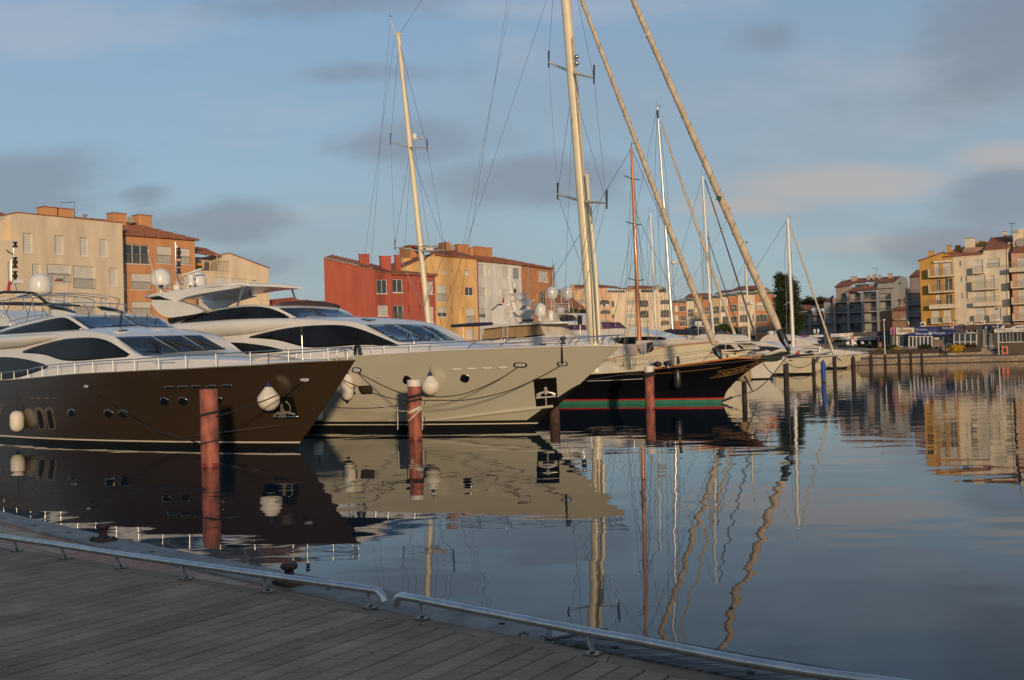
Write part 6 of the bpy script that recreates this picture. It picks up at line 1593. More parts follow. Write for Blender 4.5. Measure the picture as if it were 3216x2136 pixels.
# land beyond the boats
LAND = mat('quay_ground',(.16,.145,.125),.95,var=.25,scale=.8)
QZ = .95
QL = [Vector((-260,70,0)),Vector((-30,66,0)),Vector((-12,86,0)),Vector((10,116,0)),Vector((30,170,0)),Vector((57.5,173.5,0)),Vector((82,166.5,0)),Vector((130,153,0)),Vector((400,70,0))]
mb = MB()
far = [Vector((-700,900,0)),Vector((900,900,0))]
pl = [Vector((p.x,p.y + .4,QZ)) for p in QL] + [Vector((900,900,QZ)),Vector((-700,900,QZ))]
mb.poly(pl[::1]); tag(mb.obj('quay_ground',LAND),kind='structure')
STONES = [mat('quay_stone_%s' % n,c,.9,var=.3,scale=2,bump=.4,detail=8) for n,c in (('buff',(.30,.22,.15)),('grey',(.24,.19,.15)),('pale',(.34,.26,.19)))]
def build_far_quay():
 t = thing('far_quay_wall',None,None,(0,0,0)); tag(t,kind='structure')
 rnd = random.Random(3)
 for i in range(len(QL) - 1):
  a,b = QL[i],QL[i + 1]
  if a.x < 20: # hidden behind the boats: a plain wall
   d = (b - a); n = Vector((-d.y,d.x,0)).normalized() * .25
   MB().prism([a,b,b + n,a + n],(0,0,QZ)).obj('wall_stretch',STONES[1],t); continue
  L = (b - a).length; u = (b - a).normalized(); n = Vector((-u.y,u.x,0))
  MB().prism([a + n * .12 - Vector((0,0,1)),b + n * .12 - Vector((0,0,1)),b + n * .3 - Vector((0,0,1)),a + n * .3 - Vector((0,0,1))],(0,0,QZ + .9)).obj('wall_core',mat('dark_joint',(.05,.04,.03),.95),t)
  if i not in (4,5,6): continue
  s = 0
  while s < L - .2:
   w = min(rnd.uniform(1.4,2.6),L - s); o = rnd.uniform(-.02,.03)
   p = a + u * (s + .015)
   MB().prism([p - n * o,p + u * (w - .03) - n * o,p + u * (w - .03) + n * .5,p + n * .5][::1],(0,0,.36)).xf(Matrix.Translation((0,0,QZ - .35))).obj('coping_stone',rnd.choice(STONES),t)
   s += w
  for row,z in ((0,.12),(1,.36)):
   s = -.5 * row
   while s < L - .2:
    w = min(rnd.uniform(1.0,1.9),L - s)
    if s > -1: MB().prism([a + u * (max(0,s) + .015) + n * rnd.uniform(.03,.07),a + u * (s + w - .015) + n * .05,a + u * (s + w - .015) + n * .3,a + u * (max(0,s) + .015) + n * .3],(0,0,.22)).xf(Matrix.Translation((0,0,z))).obj('stone',rnd.choice(STONES[:2]),t)
    s += w
build_far_quay()
# buildings: facades with real openings,read off the photograph
TILE = mat('roof_tile',(.27,.105,.06),.85,var=.35,scale=3,bump=.3,detail=7)
RAILD = mat('balcony_iron',(.30,.26,.21),.6,.2,var=.1)
class Facade:
 def __init__(s,parent,base,l,r):
  """l, r: (crop, x, y, distance) of the facade's two upright edges as seen"""
  a,b = at_y(*l),at_y(*r)
  s.a,s.b = Vector((a.x,a.y,0)),Vector((b.x,b.y,0))
  s.L = (s.b - s.a).length
  s.fr = Frame(s.a.x,s.a.y,-math.degrees(math.atan2(s.b.y - s.a.y,s.b.x - s.a.x)))
  s.X = Matrix.Translation(-Vector(base)) @ s.fr.M
  s.t = parent
 def put(s,mb,name,m,parent=None): return mb.xf(s.X).obj(name,m,parent or s.t)
 def P(s,c,x,y,yl=0): return s.fr.side(c,x,y,yl)
 def rect(s,c,x0,y0,x1,y1):
  q = [s.P(c,*p) for p in ((x0,y0),(x1,y0),(x0,y1),(x1,y1))]
  return (q[0].x + q[2].x) / 2,(q[2].z + q[3].z) / 2,(q[1].x + q[3].x) / 2,(q[0].z + q[1].z) / 2
 def wall(s,top,wins,m,z0=QZ,depth=8.,name='wall',sides=True,x0=0.,x1=None,reveal=.20,back=True,skew=0.):
  """top: list of (x, z) local points left to right; wins: rects (x0,z0,x1,z1)"""
  x1 = s.L if x1 is None else x1
  top = sorted(top)
  def tz(x):
   if x <= top[0][0]: return top[0][1]
   for (xa,za),(xb,zb) in zip(top,top[1:]):
    if x <= xb: return za + (zb - za) * (x - xa) / max(1e-6,xb - xa)
   return top[-1][1]
  zt_ = min(z for x,z in top) - .05
  wins = [(max(x0 + .02,a),max(z0 + .05,b),min(x1 - .02,c),min(d,zt_ - .05)) for a,b,c,d in wins]
  wins = [w for w in wins if w[2] - w[0] > .1 and w[3] - w[1] > .1]
  xs = sorted(set([x0,x1] + [v for w in wins for v in (w[0],w[2])] + [x for x,z in top if x0 < x < x1]))
  zs = sorted(set([z0,zt_] + [v for w in wins for v in (w[1],w[3])]))
  mb = MB()
  for i in range(len(xs) - 1):
   xa,xb = xs[i],xs[i + 1]; xm = (xa + xb) / 2
   run = None
   for j in range(len(zs) - 1):
    za,zb = zs[j],zs[j + 1]; zm = (za + zb) / 2
    if any(w[0] < xm < w[2] and w[1] < zm < w[3] for w in wins):
     if run is not None: mb.poly([(xa,0,run),(xb,0,run),(xb,0,za),(xa,0,za)]); run = None
    elif run is None: run = za
   if run is None: run = zt_
   mb.poly([(xa,0,run),(xb,0,run),(xb,0,tz(xb)),(xa,0,tz(xa))])
  for a,b,c,d in wins:
   mb.poly([(a,0,b),(a,0,d),(a,reveal,d),(a,reveal,b)]); mb.poly([(c,0,b),(c,reveal,b),(c,reveal,d),(c,0,d)])
   mb.poly([(a,0,d),(c,0,d),(c,reveal,d),(a,reveal,d)]); mb.poly([(a,0,b),(a,reveal,b),(c,reveal,b),(c,0,b)])
  k = skew * depth
  if sides:
   mb.poly([(x0,0,z0),(x0,0,tz(x0)),(x0 + k,depth,tz(x0)),(x0 + k,depth,z0)]); mb.poly([(x1,0,z0),(x1 + k,depth,z0),(x1 + k,depth,tz(x1)),(x1,0,tz(x1))])
  if back: mb.poly([(x0 + k,depth,z0),(x0 + k,depth,tz(x0)),(x1 + k,depth,tz(x1)),(x1 + k,depth,z0)])
  xt = sorted(set([x0,x1] + [x for x,z in top if x0 < x < x1]))
  mb.grid([[(x,0,tz(x)) for x in xt],[(x + k,depth,tz(x)) for x in xt]],False,True)
  return s.put(mb,name,m)
 def window(s,r,kind,rail=None,reveal=.20,wallm=None):
  a,b,c,d = r; w,h = c - a,d - b
  y = reveal
  if kind == 'N':
   o = s.put(MB().add([(a,y,b),(c,y,b),(c,y,d),(a,y,d)],[(0,1,2,3)]),'window_niche',wallm or WHITE)
   return o
  f = .06
  fm = MB().box(a,y - .06,b,a + f,y,d).box(c - f,y - .06,b,c,y,d).box(a + f,y - .06,d - f,c - f,y,d).box(a + f,y - .06,b,c - f,y,b + f)
  fm.box(a - .08,-.05,b - .07,c + .08,.02,b - .002)
  o = s.put(fm,'window',FRAMEW)
  if kind in 'SDH':
   zb_ = b + (.42 * h if kind == 'H' else .03)
   n = max(4,int((d - zb_) / .22)); mb = MB()
   rows = []
   for i in range(n):
    za,zc_ = zb_ + (d - f - zb_) * i / n,zb_ + (d - f - zb_) * (i + 1) / n
    rows += [(za,0),(zc_ - .03,.004),(zc_ - .015,.02)]
   mb.grid([[(a + f,y - .05 + q,z) for z,q in rows + [(d - f,0)]],[(c - f,y - .05 + q,z) for z,q in rows + [(d - f,0)]]],False,True)
   s.put(mb,'shutter',SHUTG if kind == 'D' else SHUT,o)
  if kind in 'GHO':
   zt_ = b + .42 * h if kind == 'H' else d - f
   n = 2 if w < 1.6 else 3
   for i in range(n):
    xa = a + f + (w - 2 * f) * i / n
    xb = a + f + (w - 2 * f) * (i + 1) / n
    s.put(MB().add([(xa + .03,y - .02,b + f),(xb - .03,y - .02,b + f),(xb - .03,y - .02,zt_),(xa + .03,y - .02,zt_)],[(0,1,2,3)]),'pane',PANE,o)
    if i: s.put(MB().box(xa - .03,y - .05,b + f,xa + .03,y - .01,zt_),'mullion',FRAMEW,o)
   if kind == 'G' and w > .9:
    cu = MB(); cw = w * .28; k = 6
    cu.grid([[(a + f + cw * i / k,y + .05 + .02 * (i % 2),z) for i in range(k + 1)] for z in (b + f,zt_)],True)
    s.put(cu,'curtain',mat('net_curtain',(.45,.40,.33),.9,var=.1),o)
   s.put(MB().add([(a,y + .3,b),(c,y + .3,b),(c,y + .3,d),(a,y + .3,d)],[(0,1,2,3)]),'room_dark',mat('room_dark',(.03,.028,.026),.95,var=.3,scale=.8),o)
  if rail:
   s.railing(a,c,b,b + rail,-.03,o)
  return o
 def railing(s,a,c,z0,z1,y,parent,gap=.14,name='railing'):
  mb = MB().box(a,y - .02,z1 - .04,c,y + .02,z1).box(a,y - .015,z0 + .06,c,y + .015,z0 + .09)
  n = max(2,int((c - a) / gap))
  for i in range(n + 1):
   x = a + (c - a) * i / n
   mb.add([(x - .016,y,z0),(x + .016,y,z0),(x + .016,y,z1 - .04),(x - .016,y,z1 - .04)],[(0,1,2,3)])
  return s.put(mb,name,RAILD,parent)
 def windows(s,c,lst,wallm,top,z0=QZ,depth=8.,name='wall',x0=0.,x1=None,sides=True,rail_h=.95,skew=0.):
  rs = [s.rect(c,*w[:4]) for w in lst]
  s.wall(top,rs,wallm,z0,depth,name,sides,x0,x1,skew=skew)
  for r,w in zip(rs,lst):
   s.window(r,w[4],(min(rail_h,(r[3] - r[1]) * .5) if len(w) > 5 and w[5] else None),wallm=wallm)
 def roof(s,x0,x1,ze0,ze1,rise,depth,over=.35,name='roof',m=None,pitch=.34,y0=0.,eave=True,hip=0.,skew=0.):
  """barrel tiled slope rising away from the facade, its eave from (x0,ze0) to (x1,ze1)"""
  n = max(6,int((x1 - x0) / pitch)); cols = []
  K = 5
  for j in range(K + 1):
   for lap in (0,1):
    k = (j + (0 if lap == 0 else .96)) / (K + 1)
    yy = y0 - over + (depth + over) * k
    row = []
    for i in range(2 * n + 1):
     x = x0 + (x1 - hip * k - x0) * i / (2 * n); ze = ze0 + (ze1 - ze0) * i / (2 * n)
     row.append((x + skew * (yy - y0),yy,ze + rise * (yy - y0) / depth + (.09 if i % 2 else 0) + (.06 if lap == 0 else 0) * 1.0 + .02))
    cols.append(row)
  mb = MB().grid(cols,False,True)
  o = s.put(mb,name,m or TILE)
  if eave: s.put(MB().add([(x0,y0 - over,ze0 - .16),(x1,y0 - over,ze1 - .16),(x1,y0 - over,ze1 + .05),(x0,y0 - over,ze0 + .05),(x0,y0,ze0 - .16),(x1,y0,ze1 - .16)],[(0,1,2,3),(0,4,5,1)]),'eave',TILE,o)
  return o
 def block(s,c,x0,y0,x1,y1,yl,dep,name,m,cap=None,zlow=None):
  p,q = s.P(c,x0,y0,yl),s.P(c,x1,y1,yl)
  mb = MB().box(p.x,yl,zlow if zlow is not None else q.z,q.x,yl + dep,p.z)
  o = s.put(mb,name,m)
  if cap: s.put(MB().box(p.x - .06,yl - .06,p.z,q.x + .06,yl + dep + .06,p.z + .08),'chimney_cap',cap,o)
  return o
 def panel(s,c,pts,yl,th,name,m,parent=None):
  return s.put(MB().prism([s.P(c,x,y,yl) for x,y in pts],(0,th,0)),name,m,parent)
 def balcony(s,c,x0,y0,x1,y1,dep=1.3,solid=False,m=None):
  a,z0,b,z1 = s.rect(c,x0,y0,x1,y1)
  p,q = s.P(c,x0,y1,-dep),s.P(c,x1,y1,-dep); zt_ = s.P(c,x0,y0,-dep).z
  a,b,z0 = p.x,q.x,(p.z + q.z) / 2; z1 = max(z0 + .9,zt_)
  o = s.put(MB().box(a,-dep,z0,b,-.003,z0 + .2),'balcony',m)
  if solid:
   s.put(MB().box(a,-dep - .002,z0 + .2,b,-dep + .12,z0 + .75).box(a,-dep + .12,z0 + .2,a + .12,-.01,z0 + .75).box(b - .12,-dep + .12,z0 + .2,b,-.01,z0 + .75),'parapet',m,o)
   s.railing(a,b,z0 + .75,z1,-dep + .06,o)
  else:
   s.put(MB().box(a,-dep - .002,z0 + .2,a + .1,-.01,z1 - .1),'balcony_cheek',m,o)
   s.railing(a + .1,b,z0 + .2,z1,-dep + .04,o)
  return o
def tops(f,c,pts): return [(p.x,p.z) for p in (f.P(c,x,y) for x,y in pts)]
def building(name,label,base,cat='building',group=None):
 return thing(name,label,cat,Matrix.Translation(base),group)
RENDER_ = lambda n,c: mat('render_' + n,c,.92,var=.15,scale=.8,bump=.15,detail=9,stretch=(1,1,.22))
CR_W,OR_W,LO_W = RENDER_('cream',(.66,.54,.39)),RENDER_('apricot',(.56,.27,.125)),RENDER_('pale_cream',(.66,.54,.39))
RD_W,YE_W,WH_W,OB_W = RENDER_('brick_red',(.40,.095,.06)),RENDER_('honey',(.68,.42,.17)),RENDER_('white',(.70,.67,.62)),RENDER_('terracotta',(.52,.235,.105))
def base_of(l): p = at_y(*l); return Vector((p.x,p.y,QZ))
def left_row():
 l,r = ('a',-160,300,93),('a',60,300,96); b = base_of(l)
 t = building('apartment_building','orange building cut by the left edge, standing behind the cream one',b); f = Facade(t,b,l,r)
 f.windows('a',[(-80,262,38,400,'S')],OR_W,tops(f,'a',[(-160,190),(60,210)])); f.roof(-.3,f.L + .3,f.P('a',-160,190).z,f.P('a',60,205).z,1.6,5)
 f.put(MB().tube([(f.L - .4,-.1,QZ),(f.L - .4,-.1,f.P('a',60,215).z)],.06,6),'downpipe',OR_W)
 l,r = ('a',145,180,90),('a',1003,265,98.2); b = base_of(l)
 t = building('apartment_building','plain cream three storey block with small shuttered windows and two orange chimneys',b); f = Facade(t,b,l,r)
 f.windows('a',[(190,345,268,507,'S'),(450,365,522,522,'S'),(657,383,724,535,'S'),(818,397,883,542,'S'),(265,598,336,752,'S'),(387,603,580,752,'S',1),(600,617,782,803,'S',1),(898,632,965,780,'S'),
     (400,868,585,1010,'S',1),(607,873,785,1015,'S',1),(830,880,895,1000,'S'),(190,925,265,1015,'S')],CR_W,[(0,f.P('a',145,180).z),(f.L,f.P('a',145,180).z)],depth=9)
 z = f.P('a',145,180).z
 f.put(MB().box(-.06,-.06,z + .004,f.L + .06,9,z + .09),'roof_edge',TILE)
 f.block('a',365,130,470,215,3.0,1.3,'chimney',OR_W,TILE,z); f.block('a',487,143,605,220,3.0,1.3,'chimney',OR_W,TILE,z)
 f.put(MB().lathe([(.12,0),(.12,.7),(.22,.72),(.22,.85)],10,f.P('a',698,230,3.0) + Vector((0,0,-.4))),'vent_pipe',mat('vent_grey',(.35,.32,.28),.7))
 p0,p1 = f.P('a',612,220,3.4),f.P('a',612,88,3.4)
 mb = MB().tube([p0,p1],.035,5).tube([f.P('a',500,97,3.4),f.P('a',612,91,3.4)],.03,5)
 for x in range(505,612,15): mb.tube([f.P('a',x,96,3.1),f.P('a',x,96,3.7)],.015,4)
 f.put(mb,'aerial',WIRE)
 f.wall([(-12,f.P('a',60,410).z),(-.004,f.P('a',140,410).z)],[f.rect('a',65,582,92,740),f.rect('a',-40,862,55,965)],CR_W,depth=8,x0=-12,x1=-.004,name='wing_wall')
 f.window(f.rect('a',65,582,92,740),'S'); f.window(f.rect('a',-40,862,55,965),'S')
 f.put(MB().prism([(-2.0,1.5,z - 3.6),(0,1.5,z - 3.6),(0,1.5,z),(-2.0,1.5,z - 1.9)],(0,7,0)),'side_gable',CR_W)
 bl = thing('banner','white for sale banner with red stripe and phone number on the cream block railing','sign',Matrix.Translation(b)); 
 f2 = Facade(bl,b,l,r)
 a,z0,c,z1 = f.rect('a',440,703,515,757)
 f2.put(MB().box(a,-.09,z0,c,-.06,z1),'banner_cloth',FRAMEW,bl)
 zc = (z0 + z1) / 2
 f2.put(MB().add([(a + .05,-.095,zc - .12),(c - .05,-.095,zc - .12),(c - .05,-.095,zc + .02),(a + .5,-.095,zc + .06),(a + .05,-.095,zc + .02)],[(0,1,2,3,4)]),'red_stripe',RED,bl)
 f2.put(MB().add([(a + .5,-.097,zc + .06),(c - .05,-.097,zc + .02),(c - .05,-.097,zc + .16),(a + .8,-.097,zc + .16)],[(0,1,2,3)]),'green_stripe',GREENB,bl)
 BLK = mat('sign_black',(.02,.02,.02),.7,var=0)
 text('VENDU',.42,f2.X @ basis(((a + c) / 2,-.1,z1 - .22),(1,0,0),(0,0,1)),BLK,bl,width=(c - a) * .75)
 text('04 67 00 19 26',.24,f2.X @ basis(((a + c) / 2,-.1,z0 + .14),(1,0,0),(0,0,1)),BLK,bl,width=(c - a) * .9)
 l,r = ('a',1003,350,99.8),('a',1598,400,105.8); b = base_of(l)
 t = building('apartment_building','orange rendered block with a tiled roof and glazed balcony, right of the cream one',b); f = Facade(t,b,l,r)
 ze = f.P('a',1003,350).z
 f.windows('a',[(1020,440,1228,598,'G',1),(1287,455,1408,595,'S',1),(1478,470,1560,603,'S',1),(1010,670,1040,810,'S'),(1075,677,1238,808,'S',1),(1370,690,1412,815,'S',1),(1508,697,1548,810,'S'),(1010,905,1045,1000,'S'),(1080,908,1240,1010,'S',1),(1480,905,1570,1000,'S')],
    OR_W,[(-3,ze),(f.L,ze)],depth=9,x0=-3)
 f.roof(-3,f.L + .3,ze,ze,2.0,5.5,hip=5)
 f.block('a',925,180,1040,300,3.5,1.2,'chimney',OR_W,TILE,ze); f.block('a',1138,196,1250,320,4.0,1.3,'chimney',OR_W,TILE,ze)
 mb = MB()
 for q in (((1050,270),(1050,215)),((1130,290),(1130,255)),((1045,225),(1075,240)),((1060,262),(1130,262))): mb.tube([f.P('a',*q[0],3),f.P('a',*q[1],3)],.03,5)
 f.put(mb,'aerial',WIRE); f.put(MB().lathe([(.02,-.1),(.32,0),(.34,.03)],12,f.P('a',1068,235,3),Matrix.Rotation(R(80),3,'X')),'dish_aerial',mat('vent_grey',(.35,.32,.28),.7))
 l,r = ('a',1600,520,108),('a',2205,632,114); b = base_of(l)
 t = building('apartment_building','low cream building with a sloping roofline and small tiled balcony, third from left',b); f = Facade(t,b,l,r)
 xb = f.P('a',1803,520).x
 f.windows('a',[(1745,710,1885,785,'S'),(1903,720,2035,790,'S'),(2070,730,2113,746,'G'),(1663,925,1712,990,'S')],LO_W,tops(f,'a',[(1600,658),(1800,658),(1803,520),(1880,508),(2205,632)]),depth=8)
 tp = [f.P('a',x,y) for x,y in ((1803,520),(1880,508),(2205,632))]
 f.put(MB().grid([[(p.x + (.15 if i == 2 else 0),-.12,p.z + .02) for i,p in enumerate(tp)],[(p.x,8,p.z + .02) for p in tp]],False,True).grid([[(p.x,-.12,p.z - .06) for p in tp],[(p.x,-.12,p.z + .02) for p in tp]],False,True),'roof',TILE)
 zb = f.P('a',1700,658).z; w0 = f.wall([(0,f.P('a',1600,490).z),(xb,f.P('a',1800,530).z)],[],LO_W,z0=zb + .004,depth=5,name='balcony_wall',x0=0,x1=xb) if False else None
 f.put(MB().box(0,2.0,zb,xb - .01,6,f.P('a',1600,500).z - .3),'balcony_back_wall',LO_W)
 for q in ((1602,505,1655,650),(1672,530,1728,650),(1740,545,1792,650)):
  a,z0,c,z1 = f.rect('a',*q); o = f.put(MB().box(a,1.9,zb + .02,c,1.97,z1 - .2),'window',FRAMEW); f.put(MB().box(a + .08,1.86,zb + .1,c - .08,1.9,z1 - .28),'pane',PANE,o)
 f.roof(-.2,xb,f.P('a',1600,500).z,f.P('a',1800,530).z,1.0,3,name='balcony_roof')
 o = f.put(MB().box(-.1,-.06,zb - .15,f.P('a',1877,650).x,-.004,zb + .02),'balcony',LO_W); f.railing(0,f.P('a',1877,650).x,zb,f.P('a',1700,568).z,-.05,o)
 bl = thing('for_sale_sign','yellow for sale board on the balcony railing of the low cream building','sign',Matrix.Translation(b)); f2 = Facade(bl,b,l,r)
 a,z0,c,z1 = f.rect('a',1602,593,1662,642)
 f2.put(MB().box(a,-.14,z0,c,-.10,z1),'board',mat('sign_yellow',(.65,.48,.02),.6,var=0),bl)
 f2.put(MB().box(a + .1,-.15,z1 - .75,c - .1,-.142,z1 - .25),'logo_band',BLK,bl)
 text('A VENDRE',.4,f2.X @ basis(((a + c) / 2,-.15,z0 + .45),(1,0,0),(0,0,1)),RED,bl,width=(c - a) * .8)
 l,r = ('d',20,505,118),('d',330,520,122); b = base_of(l); t = building('house','little red house whose ridge shows left of the big red building',b); f = Facade(t,b,l,r)
 f.wall(tops(f,'d',[(20,512),(55,480),(120,505),(330,512)]),[],RD_W,depth=6); f.roof(0,f.L,f.P('d',60,505).z - .5,f.P('d',300,512).z - .3,.6,4)
 l,r = ('d',305,155,107),('d',852,280,110); b = base_of(l)
 t = building('apartment_building','brick red building with a long sloping tiled roofline and three red chimneys',b); f = Facade(t,b,l,r)
 f.windows('d',[(740,335,825,450,'G'),(750,545,832,635,'S')],RD_W,tops(f,'d',[(305,157),(852,282)]),depth=10,skew=.42)
 e0,e1 = f.P('d',305,157),f.P('d',852,282); f.roof(0,f.L,e0.z,e1.z,.9,6,.06,skew=.42)
 for q in ((602,130,683,250),(770,146,860,270)): f.block('d',*q,3.0,.4,'chimney',RD_W,RD_W,e1.z - .5)
 f.put(MB().tube([f.P('d',628,640,-.06),f.P('d',628,568,-.06)],.05,6),'vent_pipe',RD_W)
 f2 = Facade(t,b,('d',852,280,110),('d',1217,308,114))
 zt_ = f2.P('d',852,282).z
 f2.windows('d',[(868,332,955,442,'G'),(987,358,1003,430,'N'),(1092,365,1106,430,'N'),(1147,350,1206,455,'S'),(876,547,965,672,'O',1),(995,545,1010,610,'N'),(1088,548,1105,612,'N'),(1150,555,1210,690,'S')],RD_W,[(0,zt_),(f2.L,zt_)],depth=9)
 f2.roof(0,f2.L + .2,zt_,zt_,1.0,6,hip=3); f2.block('d',897,138,940,260,3.0,.35,'chimney',RD_W,RD_W,zt_)
 f2.put(MB().tube([(.1,-.08,QZ),(.1,-.08,zt_)],.06,6),'downpipe',RD_W)
 l,r = ('d',945,250,121),('d',1553,160,126.5); b = base_of(l)
 t = building('apartment_building','honey yellow building with a half gable, between the red and the white ones',b); f = Facade(t,b,l,r)
 f.windows('d',[(1273,205,1310,285,'S'),(1347,208,1362,275,'N'),(1414,213,1428,282,'N'),(1462,222,1495,296,'S'),(1235,380,1315,515,'S',1),(1337,383,1350,450,'N'),(1430,388,1445,455,'N'),(1466,397,1533,468,'G'),(1240,558,1318,642,'H'),(1345,560,1358,625,'N'),(1435,562,1450,628,'N'),(1473,568,1545,697,'S',1),(1475,740,1547,815,'S')],
    YE_W,tops(f,'d',[(945,240),(1208,127),(1553,157)]),depth=9)
 p0,p1,p2 = f.P('d',945,240),f.P('d',1208,127),f.P('d',1553,157)
 f.roof(p1.x,f.L,p1.z,p2.z,1.55,6); f.put(MB().add([(p0.x,-.1,p0.z),(p1.x,-.1,p1.z),(p1.x,9,p1.z),(p0.x,9,p0.z),(p0.x,-.1,p0.z + .12),(p1.x,-.1,p1.z + .12),(p1.x,9,p1.z + .12),(p0.x,9,p0.z + .12)],[(0,1,5,4),(4,5,6,7)]),'gable_edge',TILE)
 f.block('d',952,162,1027,240,4,1.3,'chimney',YE_W,YE_W,p0.z - 1)
 f.block('d',1015,62,1110,220,6,3,'stair_tower',OB_W,None,p0.z - 2); f.put(MB().box(f.P('d',1010,60,6).x,5.9,f.P('d',1010,60,6).z,f.P('d',1180,60,6).x,9,f.P('d',1010,60,6).z + .15),'tower_roof',TILE)
 for q in ((1285,34,1348,130),(1405,48,1498,145),(1502,78,1532,145)): f.block('d',*q,4.0,1.2,'chimney',OB_W,OB_W,p2.z)
 mb = MB().tube([f.P('d',1362,110,4),f.P('d',1362,60,4)],.04,5).tube([f.P('d',1340,98,4),f.P('d',1395,98,4)],.03,5); f.put(mb,'aerial',WIRE)
 f.put(MB().lathe([(.02,-.1),(.4,0),(.42,.03)],12,f.P('d',1360,72,3.9),Matrix.Rotation(R(80),3,'X')),'dish_aerial',mat('vent_grey',(.35,.32,.28),.7))
 l,r = ('d',1555,175,126.6),('d',1924,212,134.5); b = base_of(l)
 t = building('apartment_building','white rendered building between the honey yellow and terracotta ones, narrow slit windows',b); f = Facade(t,b,l,r)
 zt_ = f.P('d',1555,172).z
 f.windows('d',[(1562,212,1632,312,'S'),(1655,240,1670,302,'N'),(1736,246,1750,308,'N'),(1770,232,1832,328,'S'),(1857,242,1915,335,'D'),(1567,402,1640,480,'S'),(1660,405,1674,468,'N'),(1742,410,1755,470,'N'),(1773,417,1830,497,'S'),(1870,422,1921,482,'S'),(1572,570,1643,650,'H'),(1665,572,1678,635,'N'),(1780,577,1845,650,'S'),(1575,737,1640,805,'S')],
    WH_W,[(0,zt_),(f.L,zt_)],depth=9)
 f.roof(-.05,f.L,zt_,zt_,1.55,6)
 for q in ((1563,66,1633,160),(1667,75,1690,160)): f.block('d',*q,4.0,1.1,'chimney',OB_W,OB_W,zt_)
 f.put(MB().tube([(.12,-.08,QZ),(.12,-.08,zt_)],.07,6),'downpipe',RD_W)
 l,r = ('d',1926,212,134.6),('d',2172,237,142); b = base_of(l)
 t = building('apartment_building','terracotta orange end building of the left row, beside the open sky',b); f = Facade(t,b,l,r)
 f.windows('d',[(1940,265,1953,325,'N'),(2038,273,2050,335,'N'),(2066,264,2147,355,'S'),(1948,422,1960,480,'N'),(2043,430,2055,485,'N'),(2075,434,2135,545,'G',1),(1952,600,1965,650,'N'),(2080,610,2140,700,'S')],OB_W,[(0,zt_),(f.L,zt_)],depth=9)
 f.roof(0,f.L + .3,zt_,zt_,1.55,6,hip=4.5); f.put(MB().tube([(f.L - .1,-.08,QZ),(f.L - .1,-.08,zt_)],.07,6),'downpipe',RD_W)
left_row()
PEACH,CRM2,WHT2,TERR,SAND = RENDER_('peach',(.62,.40,.25)),RENDER_('light_cream',(.66,.54,.40)),RENDER_('off_white',(.62,.54,.43)),RENDER_('burnt_orange',(.46,.19,.085)),RENDER_('sand',(.48,.34,.20))
ARCHM = RENDER_('arch_trim',(.50,.38,.26))
def arch(f,c,x0,y0,x1,y1,kind='G',rail=True):
 """arched loggia opening: glazing behind a curved head"""
 a,z0,b,z1 = f.rect(c,x0,y0,x1,y1)
 n = 8; h = (b - a) * .16
 w = f.window((a,z0,b,z1),kind,.95 if rail else None)
 pts = [(a,-.03,z1 + .14)] + [(a + (b - a) * i / n,-.03,z1 - h + h * math.sin(math.pi * i / n) ** .7) for i in range(n + 1)] + [(b,-.03,z1 + .14)]
 f.put(MB().prism(pts,(0,.05,0)),'arch_head',ARCHM,w)
 return (a,z0,b,z1)
